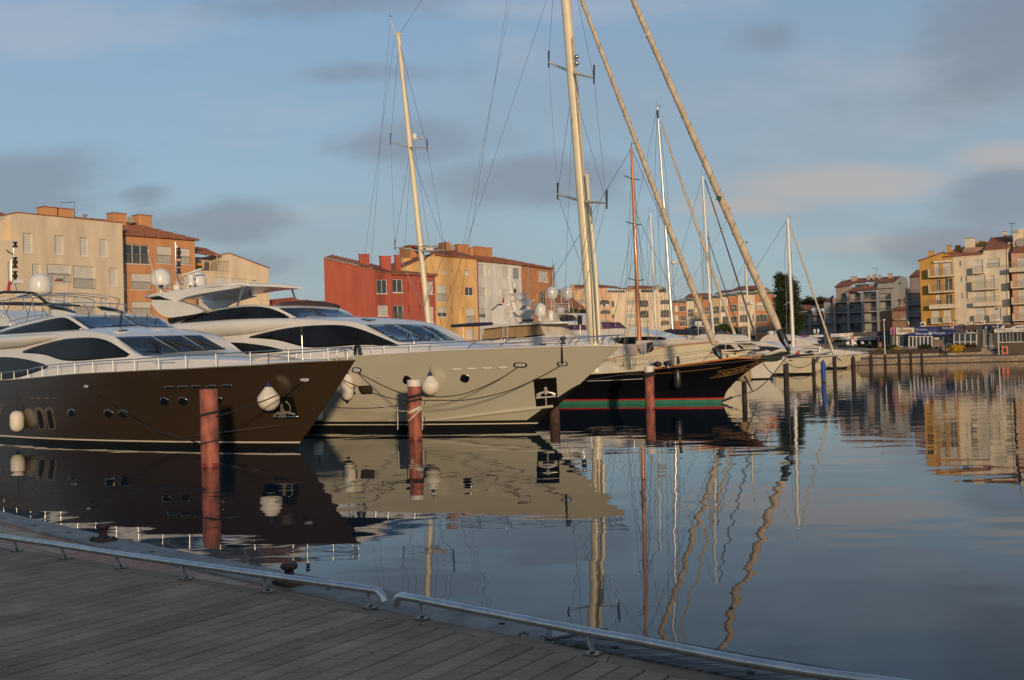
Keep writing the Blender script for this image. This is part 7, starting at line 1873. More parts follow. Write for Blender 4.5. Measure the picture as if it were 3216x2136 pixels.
def mid_rows():
 l,r = ('E',-60,560,205),('E',300,600,208); b = base_of(l)
 t = building('house','low house with tiled roof and orange awning below the peach arched flats',b); f = Facade(t,b,l,r)
 f.wall(tops(f,'E',[(-60,620),(300,620)]),[],PEACH,depth=6); f.roof(-.4,f.L + .3,f.P('E',-60,620).z,f.P('E',300,612).z,2.6,5)
 f.panel('E',((120,640),(285,630),(280,660),(125,662)),-1.0,.9,'awning',mat('awning_orange',(.60,.25,.02),.8,var=.1)); f.window(f.rect('E',130,668,210,740),'G')
 l,r = ('E',130,345,250),('E',822,345,255); b = base_of(l)
 t = building('apartment_building','peach flats with arched balconies, first of the far row, behind the main mast',b); f = Facade(t,b,l,r)
 W = [(165,485,350,560,'S'),(612,485,795,605,'G'),(625,672,805,750,'G'),(640,880,815,930,'S')]
 rs = [f.rect('E',*w[:4]) for w in W]; f.wall(tops(f,'E',[(130,345),(822,345)]),rs,PEACH,depth=9)
 for w in W: arch(f,'E',*w)
 f.put(MB().box(f.P('E',130,430).x,-.08,f.P('E',300,436).z,f.L,-.003,f.P('E',300,428).z),'string_course',ARCHM)
 for q in ((625,575,668,600),(720,562,780,605)): f.panel('E',((q[0],q[1]),(q[2],q[1]),(q[2],q[3]),(q[0],q[3])),-.08,.03,'notice',FRAMEW)
 f.block('E',30,262,310,350,2.5,5,'attic_wall',SAND,None,f.P('E',200,345).z); f.block('E',590,262,740,345,2.5,4,'attic_wall',PEACH,None,f.P('E',200,345).z); f.block('E',108,205,135,350,2.4,1,'chimney',PEACH,TILE,f.P('E',200,345).z)
 p = lambda x,y,d=2.3: f.P('E',x,y,d)
 f.put(MB().add([p(30,305),p(300,262),p(760,255),p(1035,282),p(930,235,5),p(590,198,5),p(150,203,5)],[(0,1,6),(1,2,5,6),(2,3,4,5)]).add([p(30,312),p(300,270),p(760,263),p(1035,288),p(30,305),p(300,262),p(760,255),p(1035,282)],[(0,1,5,4),(1,2,6,5),(2,3,7,6)]),'roof',TILE)
 l,r = ('E',824,345,255.2),('E',1905,350,259); b = base_of(l)
 t = building('apartment_building','pale cream flats with arched windows behind the orange wooden mast',b); f = Facade(t,b,l,r)
 W = [(1120,490,1285,575,'S'),(1350,490,1512,622,'G'),(1735,482,1900,568,'G'),(1125,685,1290,820,'S'),(1360,682,1520,818,'G'),(1740,672,1902,812,'G'),(1132,878,1300,1000,'S'),(1365,878,1525,1060,'S'),(1745,868,1902,955,'G'),(830,500,885,625,'G'),(840,750,890,830,'O')]
 rs = [f.rect('E',*w[:4]) for w in W]; f.wall(tops(f,'E',[(824,350),(1905,352)]),rs,CRM2,depth=9)
 for w in W: arch(f,'E',*w) if w[2] - w[0] > 100 else f.window(f.rect('E',*w[:4]),w[4])
 f.put(MB().box(f.P('E',1115,440).x,-.08,f.P('E',1400,445).z,f.P('E',1780,440).x,-.003,f.P('E',1400,437).z),'string_course',ARCHM)
 zt_ = f.P('E',1200,350).z
 f.block('E',1095,255,1232,350,3,5,'attic_wall',SAND,None,zt_); f.block('E',1232,270,1845,350,3.2,5,'attic_wall',CRM2,None,zt_)
 for q in ((1375,292,1600,345),(1705,280,1840,345)): f.panel('E',((q[0],q[1]),(q[2],q[1]),(q[2],q[3]),(q[0],q[3])),3.1,.05,'attic_glazing',PANE)
 f.block('E',745,295,1090,352,1.0,3,'glazed_terrace',FRAMEW,None,zt_ - .2)
 for k in range(7): f.panel('E',((755 + k * 47,303),(795 + k * 47,303),(795 + k * 47,350),(755 + k * 47,350)),.95,.03,'pane',PANE)
 p = lambda x,y,d=2.6: f.P('E',x,y,d)
 f.put(MB().add([p(1072,285),p(1235,272),p(1600,262),p(1850,275),p(1800,248,6),p(1420,215,6),p(1140,232,6)],[(0,1,6),(1,2,5,6),(2,3,4,5)]).add([p(1072,292),p(1235,279),p(1600,270),p(1850,282),p(1072,285),p(1235,272),p(1600,262),p(1850,275)],[(0,1,5,4),(1,2,6,5),(2,3,7,6)]),'roof',TILE)
 f.panel('E',((1085,352),(1235,352),(1235,335),(1085,335)),.2,.4,'terrace_parapet',WHT2)
 l0,D0,D1 = 300.0,259.0,266.0
 XA,XB = -190.0,1335.0
 dist = lambda x: D0 + (D1 - D0) * (x - XA) / (XB - XA)
 b = base_of(('G',XA,400,dist(XA)))
 t = building('apartment_building','stepped row of orange, sand and white arched flats left of the tall dark tree',b)
 bays = [(-190,22,TERR,440,[(-150,470,-95,560,'S'),(-70,475,15,560,'G'),(-150,600,-90,690,'S'),(-60,620,15,700,'O'),(-70,700,10,780,'G')]),
   (26,142,WHT2,412,[(52,525,138,632,'O'),(60,680,140,770,'S')]),
   (146,262,SAND,412,[(155,505,190,560,'S'),(178,670,262,760,'G')]),
   (266,392,TERR,392,[(300,490,360,605,'G'),(300,660,385,750,'O')]),
   (396,518,SAND,370,[(430,480,514,595,'G'),(432,645,518,750,'G')]),
   (522,642,WHT2,352,[(545,475,640,575,'G'),(565,635,650,740,'G')]),
   (646,784,TERR,340,[(680,455,780,565,'G'),(690,625,784,735,'O')]),
   (788,1042,CRM2,318,[(815,440,940,552,'S'),(1002,430,1030,545,'S'),(820,610,940,722,'G'),(1006,600,1034,718,'G'),(825,775,940,920,'O'),(1005,770,1036,880,'G')]),
   (1046,1335,TERR,310,[(1062,425,1218,538,'S'),(1258,420,1280,500,'G'),(1065,600,1225,712,'G'),(1258,595,1285,710,'G'),(1075,770,1235,885,'G'),(1265,760,1292,860,'G')])]
 for x0,x1,m,top,W in bays:
  f = Facade(t,b,('G',x0,top,dist(x0)),('G',x1,top,dist(x1)))
  zt_ = f.P('G',x0,top).z
  rs = [f.rect('G',*w[:4]) for w in W]; f.wall([(0,zt_),(f.L,zt_)],rs,m,depth=9,name='wall_bay')
  for w in W: arch(f,'G',*w,rail=True) if w[2] - w[0] > 60 else f.window(f.rect('G',*w[:4]),w[4])
  xm = (x0 + x1) / 2
  o = f.block('G',x0 + 6,top - 50,x1 - 6,top,.8,5,'attic_wall',mat('attic_frame',(.46,.42,.36),.7),None,zt_)
  n = max(2,int((x1 - x0) / 34))
  for i in range(n):
   xa,xb = x0 + 10 + (x1 - x0 - 20) * i / n,x0 + 10 + (x1 - x0 - 20) * (i + 1) / n - 4
   f.panel('G',((xa,top - 45),(xb,top - 45),(xb,top - 6),(xa,top - 6)),.74,.03,'pane',PANE,o)
  f.put(MB().box(.3,-.08,zt_ - 2.9,min(f.L * .6,3.5),-.003,zt_ - 2.75),'string_course',ARCHM)
 f = Facade(t,b,('G',XA,300,D0),('G',XB,300,D1)); p = lambda x,y,d=1.0: f.P('G',x,y,d)
 for o in ([(0,352,.6),(345,345,.6),(420,300,5),(300,285,5),(60,300,5)],[(435,300,.6),(700,262,.6),(690,235,5),(545,248,5)],[(640,268,.4),(800,242,.4),(1050,232,.4),(1110,215,2),(1210,210,4),(1160,172,6),(960,175,6),(800,188,6)]):
  q = [p(*a) for a in o]; f.put(MB().poly(q).poly([v + Vector((0,0,-.15)) for v in q[::-1]]),'roof',TILE)
 f.panel('G',((1035,312),(1035,235),(1100,205),(1165,175),(1275,245),(1280,312)),2.5,4,'gable_wall',CRM2)
 f.panel('G',((1185,208),(1200,195),(1278,245),(1282,310),(1215,310)),2.4,.05,'gable_slates',mat('slate_grey',(.16,.15,.14),.8))
 f.panel('G',((1085,228),(1215,240),(1210,250),(1085,238)),1.5,.8,'awning',WHT2)
 fl = thing('flag','red and yellow striped flag hanging by the stepped orange flats','flag',Matrix.Translation(p(240,330,-.5) + f.fr.M.translation * 0 + Vector((0,0,0)))); fl.matrix_world = f.fr.M
 for k in range(5):
  q = [f.P('G',x,y,-.6) for x,y in ((228 + k * 5,322 - k),(234 + k * 5,321 - k),(231 + k * 6,405),(225 + k * 6,407))]
  MB().prism(q,(0,.04,0)).obj('flag_stripe',RED if k % 2 else mat('flag_yellow',(.6,.4,.03),.8,var=.1),fl)
mid_rows()
def right_rows():
 SHADEW,PINKW,FIN = RENDER_('shade_white',(.27,.27,.26)),RENDER_('shade_pink',(.31,.24,.22)),RENDER_('shade_fin',(.26,.265,.27))  # muted tones: the shade on these flats is put into their colours
 l,r = ('G',1700,560,262),('G',2068,560,262); b = base_of(l)
 t = building('apartment_building','low grey flats with small tiled roofs between the dark tree and the tall grey block',b); f = Facade(t,b,l,r)
 f.wall(tops(f,'G',[(1700,545),(1890,545),(1891,625),(2068,625)]),[],SHADEW,depth=8)
 p = lambda x,y,d=0: f.P('G',x,y,d)
 for o in ([(1700,545,-.5),(1870,540,-.5),(1920,465,4),(1750,460,4)],[(1825,622,-.5),(2068,618,-.5),(2050,550,3),(1890,558,3)],[(1915,505,1),(2070,498,1),(2065,445,5),(1940,450,5)]):
  q = [p(*a) for a in o]; f.put(MB().poly(q).poly([v + Vector((0,0,-.2)) for v in q[::-1]]),'roof',TILE)
 for q,k in (((1935,640,2015,750),'S'),((1845,650,1925,750),'O'),((1755,780,1825,850),'S'),((1850,780,2010,850),'D'),((1935,520,2020,552),'G')):
  if k != 'G' or True: f.window(f.rect('G',*q),k,.95)
 for y in (625,762): f.put(MB().box(f.P('G',1745,y).x,-1.2,f.P('G',1900,y).z,f.L,-.003,f.P('G',1900,y).z + .2),'balcony',FIN)
 for x in (1832,2030): f.put(MB().box(f.P('G',x,700).x - .2,-1.25,QZ,f.P('G',x,700).x + .2,-1.205,f.P('G',x,630).z),'pillar',FIN)
 l,r = ('G',2066,410,258),('G',2204,410,257); b = base_of(l)
 t = building('apartment_building','slim grey flats with a dark sloping roof against the left of the wide grey block',b); f = Facade(t,b,l,r)
 f.wall(tops(f,'G',[(2066,412),(2204,408)]),[],SHADEW,depth=7,skew=.3)
 q = [f.P('G',*a) for a in [(2064,412,-.3),(2210,405,-.3),(2212,312,4)]]; f.put(MB().poly(q).poly([v + Vector((0,0,-.2)) for v in q[::-1]]),'roof',mat('dark_tile',(.10,.06,.05),.85,var=.3,scale=3))
 for y in (590,745):
  o = f.put(MB().box(0,-.9,f.P('G',2100,y).z,f.L,-.003,f.P('G',2100,y).z + .2),'balcony',FIN); f.railing(0,f.L,f.P('G',2100,y).z + .2,f.P('G',2100,y).z + 1.1,-.85,o,.2)
 for q,k in (((2145,460,2195,575),'D'),((2165,615,2200,735),'G'),((2080,770,2200,850),'S')): f.window(f.rect('G',*q),k)
 l,r = ('u',72,770,256),('u',895,700,248); b = base_of(l)
 t = building('apartment_building','wide grey shaded block of deep balconies under broken tiled roofs, right of centre',b); f = Facade(t,b,l,r)
 P = lambda x,y,d=0: f.P('u',x,y,d)
 back = 1.9
 xs = [72,240,408,598,775]; zr = [P(400,y).z for y in (830,935,1068,1188,1312)]
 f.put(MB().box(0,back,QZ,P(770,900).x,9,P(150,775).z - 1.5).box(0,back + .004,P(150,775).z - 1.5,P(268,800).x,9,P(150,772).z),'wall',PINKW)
 f.put(MB().prism([P(x,y,1.0) for x,y in ((598,730),(800,712),(888,640),(905,800),(905,1300),(775,1300),(775,850),(598,850))],(0,8,0)),'end_wall',SHADEW)
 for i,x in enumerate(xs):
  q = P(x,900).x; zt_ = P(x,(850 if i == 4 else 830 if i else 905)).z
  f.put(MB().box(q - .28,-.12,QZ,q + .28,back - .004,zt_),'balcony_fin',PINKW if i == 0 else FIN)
 for y in (945,1075,1195):
  z = P(400,y).z
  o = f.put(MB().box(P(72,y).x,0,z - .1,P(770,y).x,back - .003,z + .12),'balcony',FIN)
  for x0,x1 in zip(xs,xs[1:]):
   f.railing(P(x0,y).x + .3,P(x1,y).x - .3,z + .12,z + 1.05,.06,o,.2)
 for q,k in (((160,845,235,935),'O'),((430,820,585,915),'G'),((612,805,725,910),'S'),((165,975,240,1065),'G'),((285,965,385,1060),'O'),((510,945,590,1035),'S'),((630,945,735,1035),'S'),((165,1100,240,1190),'D'),((280,1095,385,1185),'D'),((440,1085,590,1180),'S'),((615,1075,760,1170),'S'),((95,1215,240,1300),'G'),((270,1205,405,1290),'G'),((440,1200,590,1285),'S'),((615,1190,770,1280),'S'),((258,840,385,925),'S')):
  a,z0,c_,z1 = [v for v in (P(q[0],q[3],back).x,P(q[0],q[3],back).z,P(q[2],q[1],back).x,P(q[2],q[1],back).z)]
  o = f.put(MB().box(a,back - .10,z0,c_,back - .004,z1),'window',mat('loggia_frame',(.34,.33,.32),.6))
  f.put(MB().box(a + .1,back - .13,z0 + .1,(a + c_) / 2 - .05,back - .102,z1 - .1),'pane' if k in 'GO' else 'shutter',PANE if k in 'GO' else (SHUTG if k == 'D' else mat('dull_shutter',(.34,.335,.32),.6)),o)
  f.put(MB().box((a + c_) / 2 + .05,back - .13,z0 + .1,c_ - .1,back - .102,z1 - .1),'pane' if k in 'GO' else 'shutter',PANE if k in 'GO' else (SHUTG if k == 'D' else mat('dull_shutter',(.34,.335,.32),.6)),o)
 for o in ([(72,772,1.5),(265,755,1.5),(330,720,3),(460,712,3),(470,665,7),(340,665,7),(165,700,6)],[(235,828,-.4),(420,812,-.4),(598,800,-.4),(600,770,2),(470,765,2),(300,788,2)],[(598,718,.8),(800,708,.8),(888,638,6),(630,655,7),(465,668,7),(465,700,4),(598,700,2)]):
  q = [P(*a) for a in o]; f.put(MB().poly(q).poly([v + Vector((0,0,-.25)) for v in q[::-1]]),'roof',TILE)
 f.put(MB().prism([P(x,y,2.4) for x,y in ((325,775),(325,738),(460,730),(460,768))],(0,3,0)),'attic_wall',PINKW); f.panel('u',((330,772),(330,745),(455,738),(455,765)),2.3,.05,'attic_glazing',PANE)
 f.put(MB().prism([P(x,y,2.4) for x,y in ((485,765),(485,722),(590,715),(595,758))],(0,3,0)),'attic_wall',SHADEW); f.panel('u',((490,758),(490,730),(585,722),(585,750)),2.3,.05,'attic_shutter',SHUTG)
 f.put(MB().box(P(595,790,.5).x,.2,P(650,788).z,P(800,780,.5).x,.9,P(650,780).z),'canopy',SHADEW)
 f.panel('u',((858,712),(876,712),(876,742),(858,742)),.95,.03,'end_window',PANE)
 for q in ((278,652,345,720),(468,640,502,700),(535,628,565,680),(600,632,632,680),(722,612,770,680)): f.block('u',*q,5,1.2,'chimney',mat('chimney_pale',(.42,.33,.27),.9),TILE)
 mb = MB().tube([P(582,650,5),P(582,548,5)],.06,5).tube([P(530,548,5),P(606,545,5)],.05,5)
 f.put(mb,'aerial',WIRE)
 l,r = ('u',770,1050,246),('u',985,1050,247); b = base_of(l)
 t = building('house','low house with two small tiled roofs wedged between the grey block and the narrow wing',b); f = Facade(t,b,l,r)
 f.wall([(0,f.P('u',800,1052).z),(f.L,f.P('u',800,1052).z)],[],RENDER_('brown_wall',(.22,.13,.09)),depth=7)
 for o in ([(790,1052,-.5),(985,1042,-.5),(975,995,3),(855,1002,3)],[(850,925,2),(970,915,2),(968,870,5),(890,878,5)]):
  q = [f.P('u',*a) for a in o]; f.put(MB().poly(q).poly([v + Vector((0,0,-.2)) for v in q[::-1]]),'roof',TILE)
 f.block('u',858,935,970,1000,2.5,4,'upper_wall',RENDER_('brown_wall',(.22,.13,.09))); f.window(f.rect('u',885,1062,970,1150),'G',.95); f.window(f.rect('u',800,1200,960,1260),'D')
 f.put(MB().box(0,-1.0,f.P('u',800,1175).z,f.L,-.003,f.P('u',800,1165).z),'balcony',FIN); f.panel('u',((862,940),(968,938),(968,968),(862,972)),2.4,.04,'pane',PANE)
 f.block('u',935,785,985,870,4,2,'chimney',mat('chimney_pale',(.42,.33,.27),.9),TILE)
 l,r = ('u',978,640,222),('u',1150,640,220); b = base_of(l)
 t = building('apartment_building','narrow pinkish grey wing with balconies just left of the ochre building',b); f = Facade(t,b,l,r)
 P = lambda x,y,d=0: f.P('u',x,y,d)
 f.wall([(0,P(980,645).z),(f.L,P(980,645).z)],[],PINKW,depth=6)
 q = [P(*a) for a in [(975,648,-.4),(1150,630,-.4),(1150,560,4),(1068,565,4)]]; f.put(MB().poly(q).poly([v + Vector((0,0,-.2)) for v in q[::-1]]),'roof',TILE)
 for y in (855,995,1135):
  o = f.put(MB().box(-.1,-1.0,P(1000,y).z,f.L,-.003,P(1000,y).z + .18),'balcony',FIN); f.railing(0,f.L,P(1000,y).z + .18,P(1000,y).z + 1.1,-.95,o,.2)
 f.put(MB().box(-.5,-1.1,QZ,-.05,.3,P(980,790).z),'balcony_fin',FIN)
 for q,k in (((1075,730,1120,840),'D'),((1075,880,1125,985),'D'),((1080,1020,1125,1120),'O'),((1010,1165,1125,1250),'G')): f.window(f.rect('u',*q),k)
 OCH,PALE,PNK2 = RENDER_('ochre',(.52,.29,.075)),RENDER_('ivory',(.68,.58,.43)),RENDER_('salmon',(.58,.36,.24))
 DL,DR = 189.0,179.0
 dist = lambda x: DL + (DR - DL) * (x - 1100) / (2361 - 1100)
 l,r = ('u',1100,460,dist(1100)),('u',1502,420,dist(1502)); b = base_of(l)
 t = building('apartment_building','ochre yellow flats with a gabled top and stacked white balconies',b); f = Facade(t,b,l,r)
 W = [(1282,485,1345,640,'S'),(1388,478,1492,630,'S'),(1303,678,1355,815,'G'),(1405,668,1498,815,'G'),(1302,862,1360,985,'H'),(1415,862,1498,985,'G'),(1250,1058,1352,1200,'S'),(1398,1048,1496,1190,'S')]
 f.windows('u',W,OCH,tops(f,'u',[(1100,462),(1385,362),(1502,400)]),depth=9)
 tp = [f.P('u',x,y) for x,y in ((1094,462),(1385,358))]
 f.put(MB().add([(tp[0].x - .2,-.15,tp[0].z),(tp[1].x,-.15,tp[1].z),(tp[1].x,9,tp[1].z),(tp[0].x - .2,9,tp[0].z),(tp[0].x - .2,-.15,tp[0].z + .14),(tp[1].x,-.15,tp[1].z + .14),(tp[1].x,9,tp[1].z + .14),(tp[0].x - .2,9,tp[0].z + .14)],[(0,1,5,4),(4,5,6,7),(0,3,2,1)]),'roof',TILE)
 for q in ((1205,545,1520,650),(1212,735,1526,840)): f.balcony('u',*q,1.4,False,PALE)
 f.balcony('u',1220,915,1538,1032,1.4,True,PALE); f.balcony('u',1242,1135,1372,1216,.9,False,PALE); f.balcony('u',1384,1125,1500,1205,.9,False,PALE)
 f.panel('u',((1272,465),(1490,450),(1490,468),(1275,482)),-.5,.5,'awning_case',WHITE)
 for q in ((1210,345,1265,420),(1427,278,1475,380)): f.block('u',*q,2.5,1.2,'chimney',OCH,TILE)
 f.put(MB().prism([f.P('u',x,y,5) for x,y in ((1400,380),(1475,330),(1640,285),(1640,380))],(0,4,0)),'rear_gable',OCH); f.put(MB().prism([f.P('u',x,y,8) for x,y in ((1750,300),(1750,245),(1850,207),(1900,225),(1900,300))],(0,4,0)),'rear_gable',OCH)
 f.block('u',1530,278,1585,320,6,1.2,'chimney',OCH,TILE)
 l,r = ('u',1504,410,dist(1504)),('u',2165,310,dist(2165)); b = base_of(l)
 t = building('apartment_building','ivory white flats with narrow stair windows, between the ochre and salmon buildings',b); f = Facade(t,b,l,r)
 W = [(1575,457,1605,530,'G'),(1590,648,1615,716,'G'),(1648,642,1673,713,'G'),(1598,845,1622,916,'G'),(1655,842,1683,916,'G'),(1757,445,1866,600,'S'),(1908,428,2066,540,'S',1),(1757,635,1896,790,'S'),(1942,628,2006,785,'S'),(1765,828,1900,985,'S'),(1950,822,2013,980,'S'),(1770,1020,1900,1180,'S'),(1955,1015,2085,1175,'S')]
 f.windows('u',W,PALE,tops(f,'u',[(1504,410),(1870,366),(1874,322),(2165,302)]),depth=9)
 for q in ((1742,525,1880,610),(1735,695,2052,805)): f.balcony('u',*q,1.2,False,PALE)
 f.balcony('u',1746,890,2066,1002,1.2,True,PALE); f.balcony('u',1762,1105,1903,1192,.9,False,PALE); f.balcony('u',1947,1100,2092,1187,.9,False,PALE)
 e0,e1 = f.P('u',1395,405),f.P('u',1870,368); f.roof(e0.x,e1.x,e0.z,e1.z,.9,3.0)
 e0,e1 = f.P('u',1880,320),f.P('u',2168,298); f.roof(e0.x,e1.x + .2,e0.z,e1.z,2.5,6.0,.3)
 f.block('u',1650,190,1750,362,2.6,1.8,'chimney',PALE,mat('cap_dark',(.05,.045,.04),.8)); f.block('u',2108,108,2145,175,6,.9,'chimney',PALE,TILE)
 f.panel('u',((1622,360),(1640,300),(1870,290),(1870,350)),1.2,.06,'terrace_screen',RENDER_('rose_screen',(.36,.22,.17)))
 f.put(MB().tube([f.P('u',2165,1200,-.08),f.P('u',2160,305,-.08)],.09,6),'downpipe',PALE)
 f.block('u',2168,235,2230,1220,1.6,5,'stair_wall',PALE,None,QZ); f.block('u',2228,132,2288,330,1.0,3,'chimney',PALE,None); f.block('u',2290,78,2352,270,3.0,1.6,'chimney',PALE,None); f.block('u',2230,90,2280,128,1.5,1.2,'vent_cowl',mat('vent_grey',(.35,.32,.28),.7)); f.block('u',2178,150,2230,225,4.0,1.5,'vent_cowl',mat('vent_grey',(.35,.32,.28),.7))
 mb = MB().tube([f.P('u',2215,135,2),f.P('u',2215,-5,2)],.06,5).tube([f.P('u',2175,8,2),f.P('u',2255,4,2)],.05,5); f.put(mb,'aerial',WIRE)
 f.put(MB().lathe([(.05,-.15),(.75,0),(.78,.04)],14,f.P('u',2318,235,.8),Matrix.Rotation(R(85),3,'X')),'dish_aerial',mat('vent_grey',(.35,.32,.28),.7))
 l,r = ('u',2205,360,dist(2205) - .4),('u',2560,330,dist(2560) - .4); b = base_of(l)
 t = building('apartment_building','salmon pink flats with tiled roof cut off by the right edge',b); f = Facade(t,b,l,r)
 W = [(2292,418,2420,560,'S'),(2290,605,2420,760,'S'),(2300,802,2420,955,'S'),(2305,1002,2420,1150,'S')]
 f.windows('u',W,PNK2,tops(f,'u',[(2205,356),(2560,335)]),depth=9)
 f.balcony('u',2182,475,2480,585,1.3,True,PALE)
 for q in ((2202,695,2480,782),(2212,890,2490,978),(2222,1088,2490,1178)): f.balcony('u',*q,1.3,False,PALE)
 e0,e1 = f.P('u',2215,352),f.P('u',2560,332); f.roof(e0.x,e1.x,e0.z,e1.z,3.2,5)
right_rows()
def unseen_shore():  # unseen low houses, heights set so their shade covers only the quay
 m = RENDER_('shore_ochre',(.50,.34,.18))
 t = thing('unseen_shade_houses',None,None,(0,0,0)); tag(t,kind='structure')
 MB().box(-90,-40,-1,60,-13,DZ - .05).obj('shore_ground',LAND,t)
 for x0,x1,h in ((-70,-30,5.2),(-30,-9.5,5.6),(-9.5,14,5.7)):
  wall = MB().box(x0 + .01,-32,0,x1 - .01,-20,h).obj('wall',m,t)
  MB().prism([(x0,-20.0 + .4,h + .003),(x0,-26,h + .9),(x0,-32.4,h + .003)],(x1 - x0,0,0)).obj('roof',TILE,t)
  n = int((x1 - x0) / 3.4)
  for i in range(n):
   for k in range(int((h - 1) / 2.9)):
    x = x0 + 1.2 + i * 3.4; z = 2.2 + k * 2.9
    MB().box(x,-20.02 + .03,z,x + 1.3,-19.97,z + 1.5).obj('window',SHUT if (i + k) % 3 else GLASS,wall)
unseen_shore()
# trees and shrubs: trunk,limbs and thousands of leaf-sized faces in clumps
def leafmat(n,c,v=.45): return mat('leaf_' + n,c,.75,var=v,scale=1.3,detail=3,spec=.3)
def crown_mesh(blobs,n,size,seed=1,squash=1.0):
 """blobs: (centre, rx, ry, rz); leaves are gathered in clumps through the outer part of each blob"""
 rnd = random.Random(seed); vs,fs = [],[]
 tot = sum(b[1] * b[3] for b in blobs)
 for c,rx,ry,rz in blobs:
  k = max(1,int(n * rx * rz / tot)); c = Vector(c)
  ncl = max(3,k // 34)
  for _ in range(ncl):
   while True:
    d = Vector((rnd.uniform(-1,1),rnd.uniform(-1,1),rnd.uniform(-1,1)))
    if .02 < d.length < 1: break
   d = d.normalized() * (d.length ** .45) * rnd.uniform(.86,1.08)
   cc = c + Vector((d.x * rx,d.y * ry,d.z * rz)); cr = size * rnd.uniform(1.8,3.6)
   for _ in range(34):
    e = Vector((rnd.gauss(0,.5),rnd.gauss(0,.5),rnd.gauss(0,.42))) * cr
    p = cc + e; s = size * rnd.uniform(.5,1.15)
    a = Vector((rnd.uniform(-1,1),rnd.uniform(-1,1),rnd.uniform(-.6,.6))).normalized()
    b = a.cross(Vector((rnd.uniform(-1,1),rnd.uniform(-1,1),rnd.uniform(-1,1)))).normalized()
    i = len(vs); vs += [tuple(p - a * s),tuple(p + b * s * .45),tuple(p + a * s),tuple(p - b * s * .45)]; fs.append((i,i + 1,i + 2,i + 3))
 mb = MB(); mb.v,mb.f,mb.sm = vs,fs,[False] * len(fs)
 return mb
BARK = mat('bark',(.06,.045,.035),.9,var=.3,scale=6,bump=.4)
def tree(name,label,cat,base,h,blobs,n,size,m,trunk_r=.2,limbs=5,seed=2):
 t = thing(name,label,cat,Matrix.Translation(base))
 rnd = random.Random(seed)
 mb = MB().tube([(0,0,-.2),(.05,0,h * .35),(0,.05,h * .8)],[trunk_r,trunk_r * .75,trunk_r * .25],8)
 for i in range(limbs):
  c,rx,ry,rz = blobs[i % len(blobs)]; z = h * rnd.uniform(.25,.6)
  e = Vector(c) + Vector((rnd.uniform(-.5,.5) * rx,rnd.uniform(-.5,.5) * ry,rnd.uniform(-.3,.5) * rz))
  mb.tube([(0,0,z),(Vector((0,0,z)) + e) / 2 + Vector((0,0,.1 * h)),e],[trunk_r * .5,trunk_r * .3,trunk_r * .1],6)
 mb.obj('trunk',BARK,t)
 crown_mesh(blobs,n,size,seed).obj('crown',m,t)
 return t
def px_blobs(c,lst,D,base):
 """blobs read off the photograph: (x, y, rx, ry px) at distance D"""
 out = []
 k = D / F_PX / CR[c][2]
 for x,y,rx,ry in lst:
  p = at_y(c,x,y,D) - base
  out.append((p,rx * k,min(rx * k,3.5),ry * k))
 return out
def plant(name,label,cat,c,foot,D,lst,n,size,m,**kw):
 p = at_y(c,*foot,D); b = Vector((p.x,D,max(QZ,p.z)))
 bl = px_blobs(c,lst,D,b); h = max((q[0].z + q[3]) for q in bl)
 return tree(name,label,cat,b,h,bl,n,size,m,**kw)
plant('tall_tree','tall dark green tree with dense foliage rising behind the white sloop mast','tree','G',(1560,900),212,
  [(1420,110,70,90),(1520,120,80,100),(1600,230,90,130),(1450,260,110,140),(1400,430,55,150),(1520,450,130,170),(1630,420,75,130),(1430,650,85,180),(1560,680,160,180),(1700,640,100,120),(1480,830,130,70),(1640,800,110,90),(1375,50,30,35),(1450,40,45,40)],22000,.26,leafmat('dark',(.030,.045,.016)),trunk_r=.45,limbs=10,seed=5)
plant('bushy_tree','rounded tree behind the low tiled flats, left of two','tree','G',(1830,520),290,[(1770,435,45,28),(1850,410,60,48),(1900,430,35,35),(1830,445,70,30)],2600,.30,leafmat('olive',(.065,.06,.022)),seed=7)
plant('bushy_tree','wide low tree top behind the flats, touching the grey block','tree','G',(2020,520),290,[(2000,395,55,28),(2060,400,40,26),(2020,425,70,25)],2200,.30,leafmat('olive',(.065,.06,.022)),seed=8)
plant('bushy_tree','dark round tree left of the main mast, below the orange awning','tree','E',(300,980),175,[(300,780,75,80),(330,740,50,60),(270,850,70,70)],3200,.20,leafmat('dark',(.030,.045,.016)),seed=9)
plant('bushy_tree','green hedge tree beside the twin satellite domes','tree','E',(120,980),182,[(120,740,110,70),(180,790,60,60),(60,700,50,40)],2600,.22,leafmat('mid',(.05,.075,.022)),seed=10)
plant('shrub','green shrub mass below the sand coloured flats','shrub','G',(600,880),235,[(600,800,90,45),(520,820,60,40),(690,830,60,40),(440,830,50,40)],3200,.22,leafmat('mid',(.05,.075,.022)),seed=11)
plant('shrub','dark shrub between the furled sail and the cream flats','shrub','G',(790,940),225,[(790,860,45,60),(1010,945,60,16),(760,900,40,40)],1800,.2,leafmat('dark',(.030,.045,.016)),seed=12)
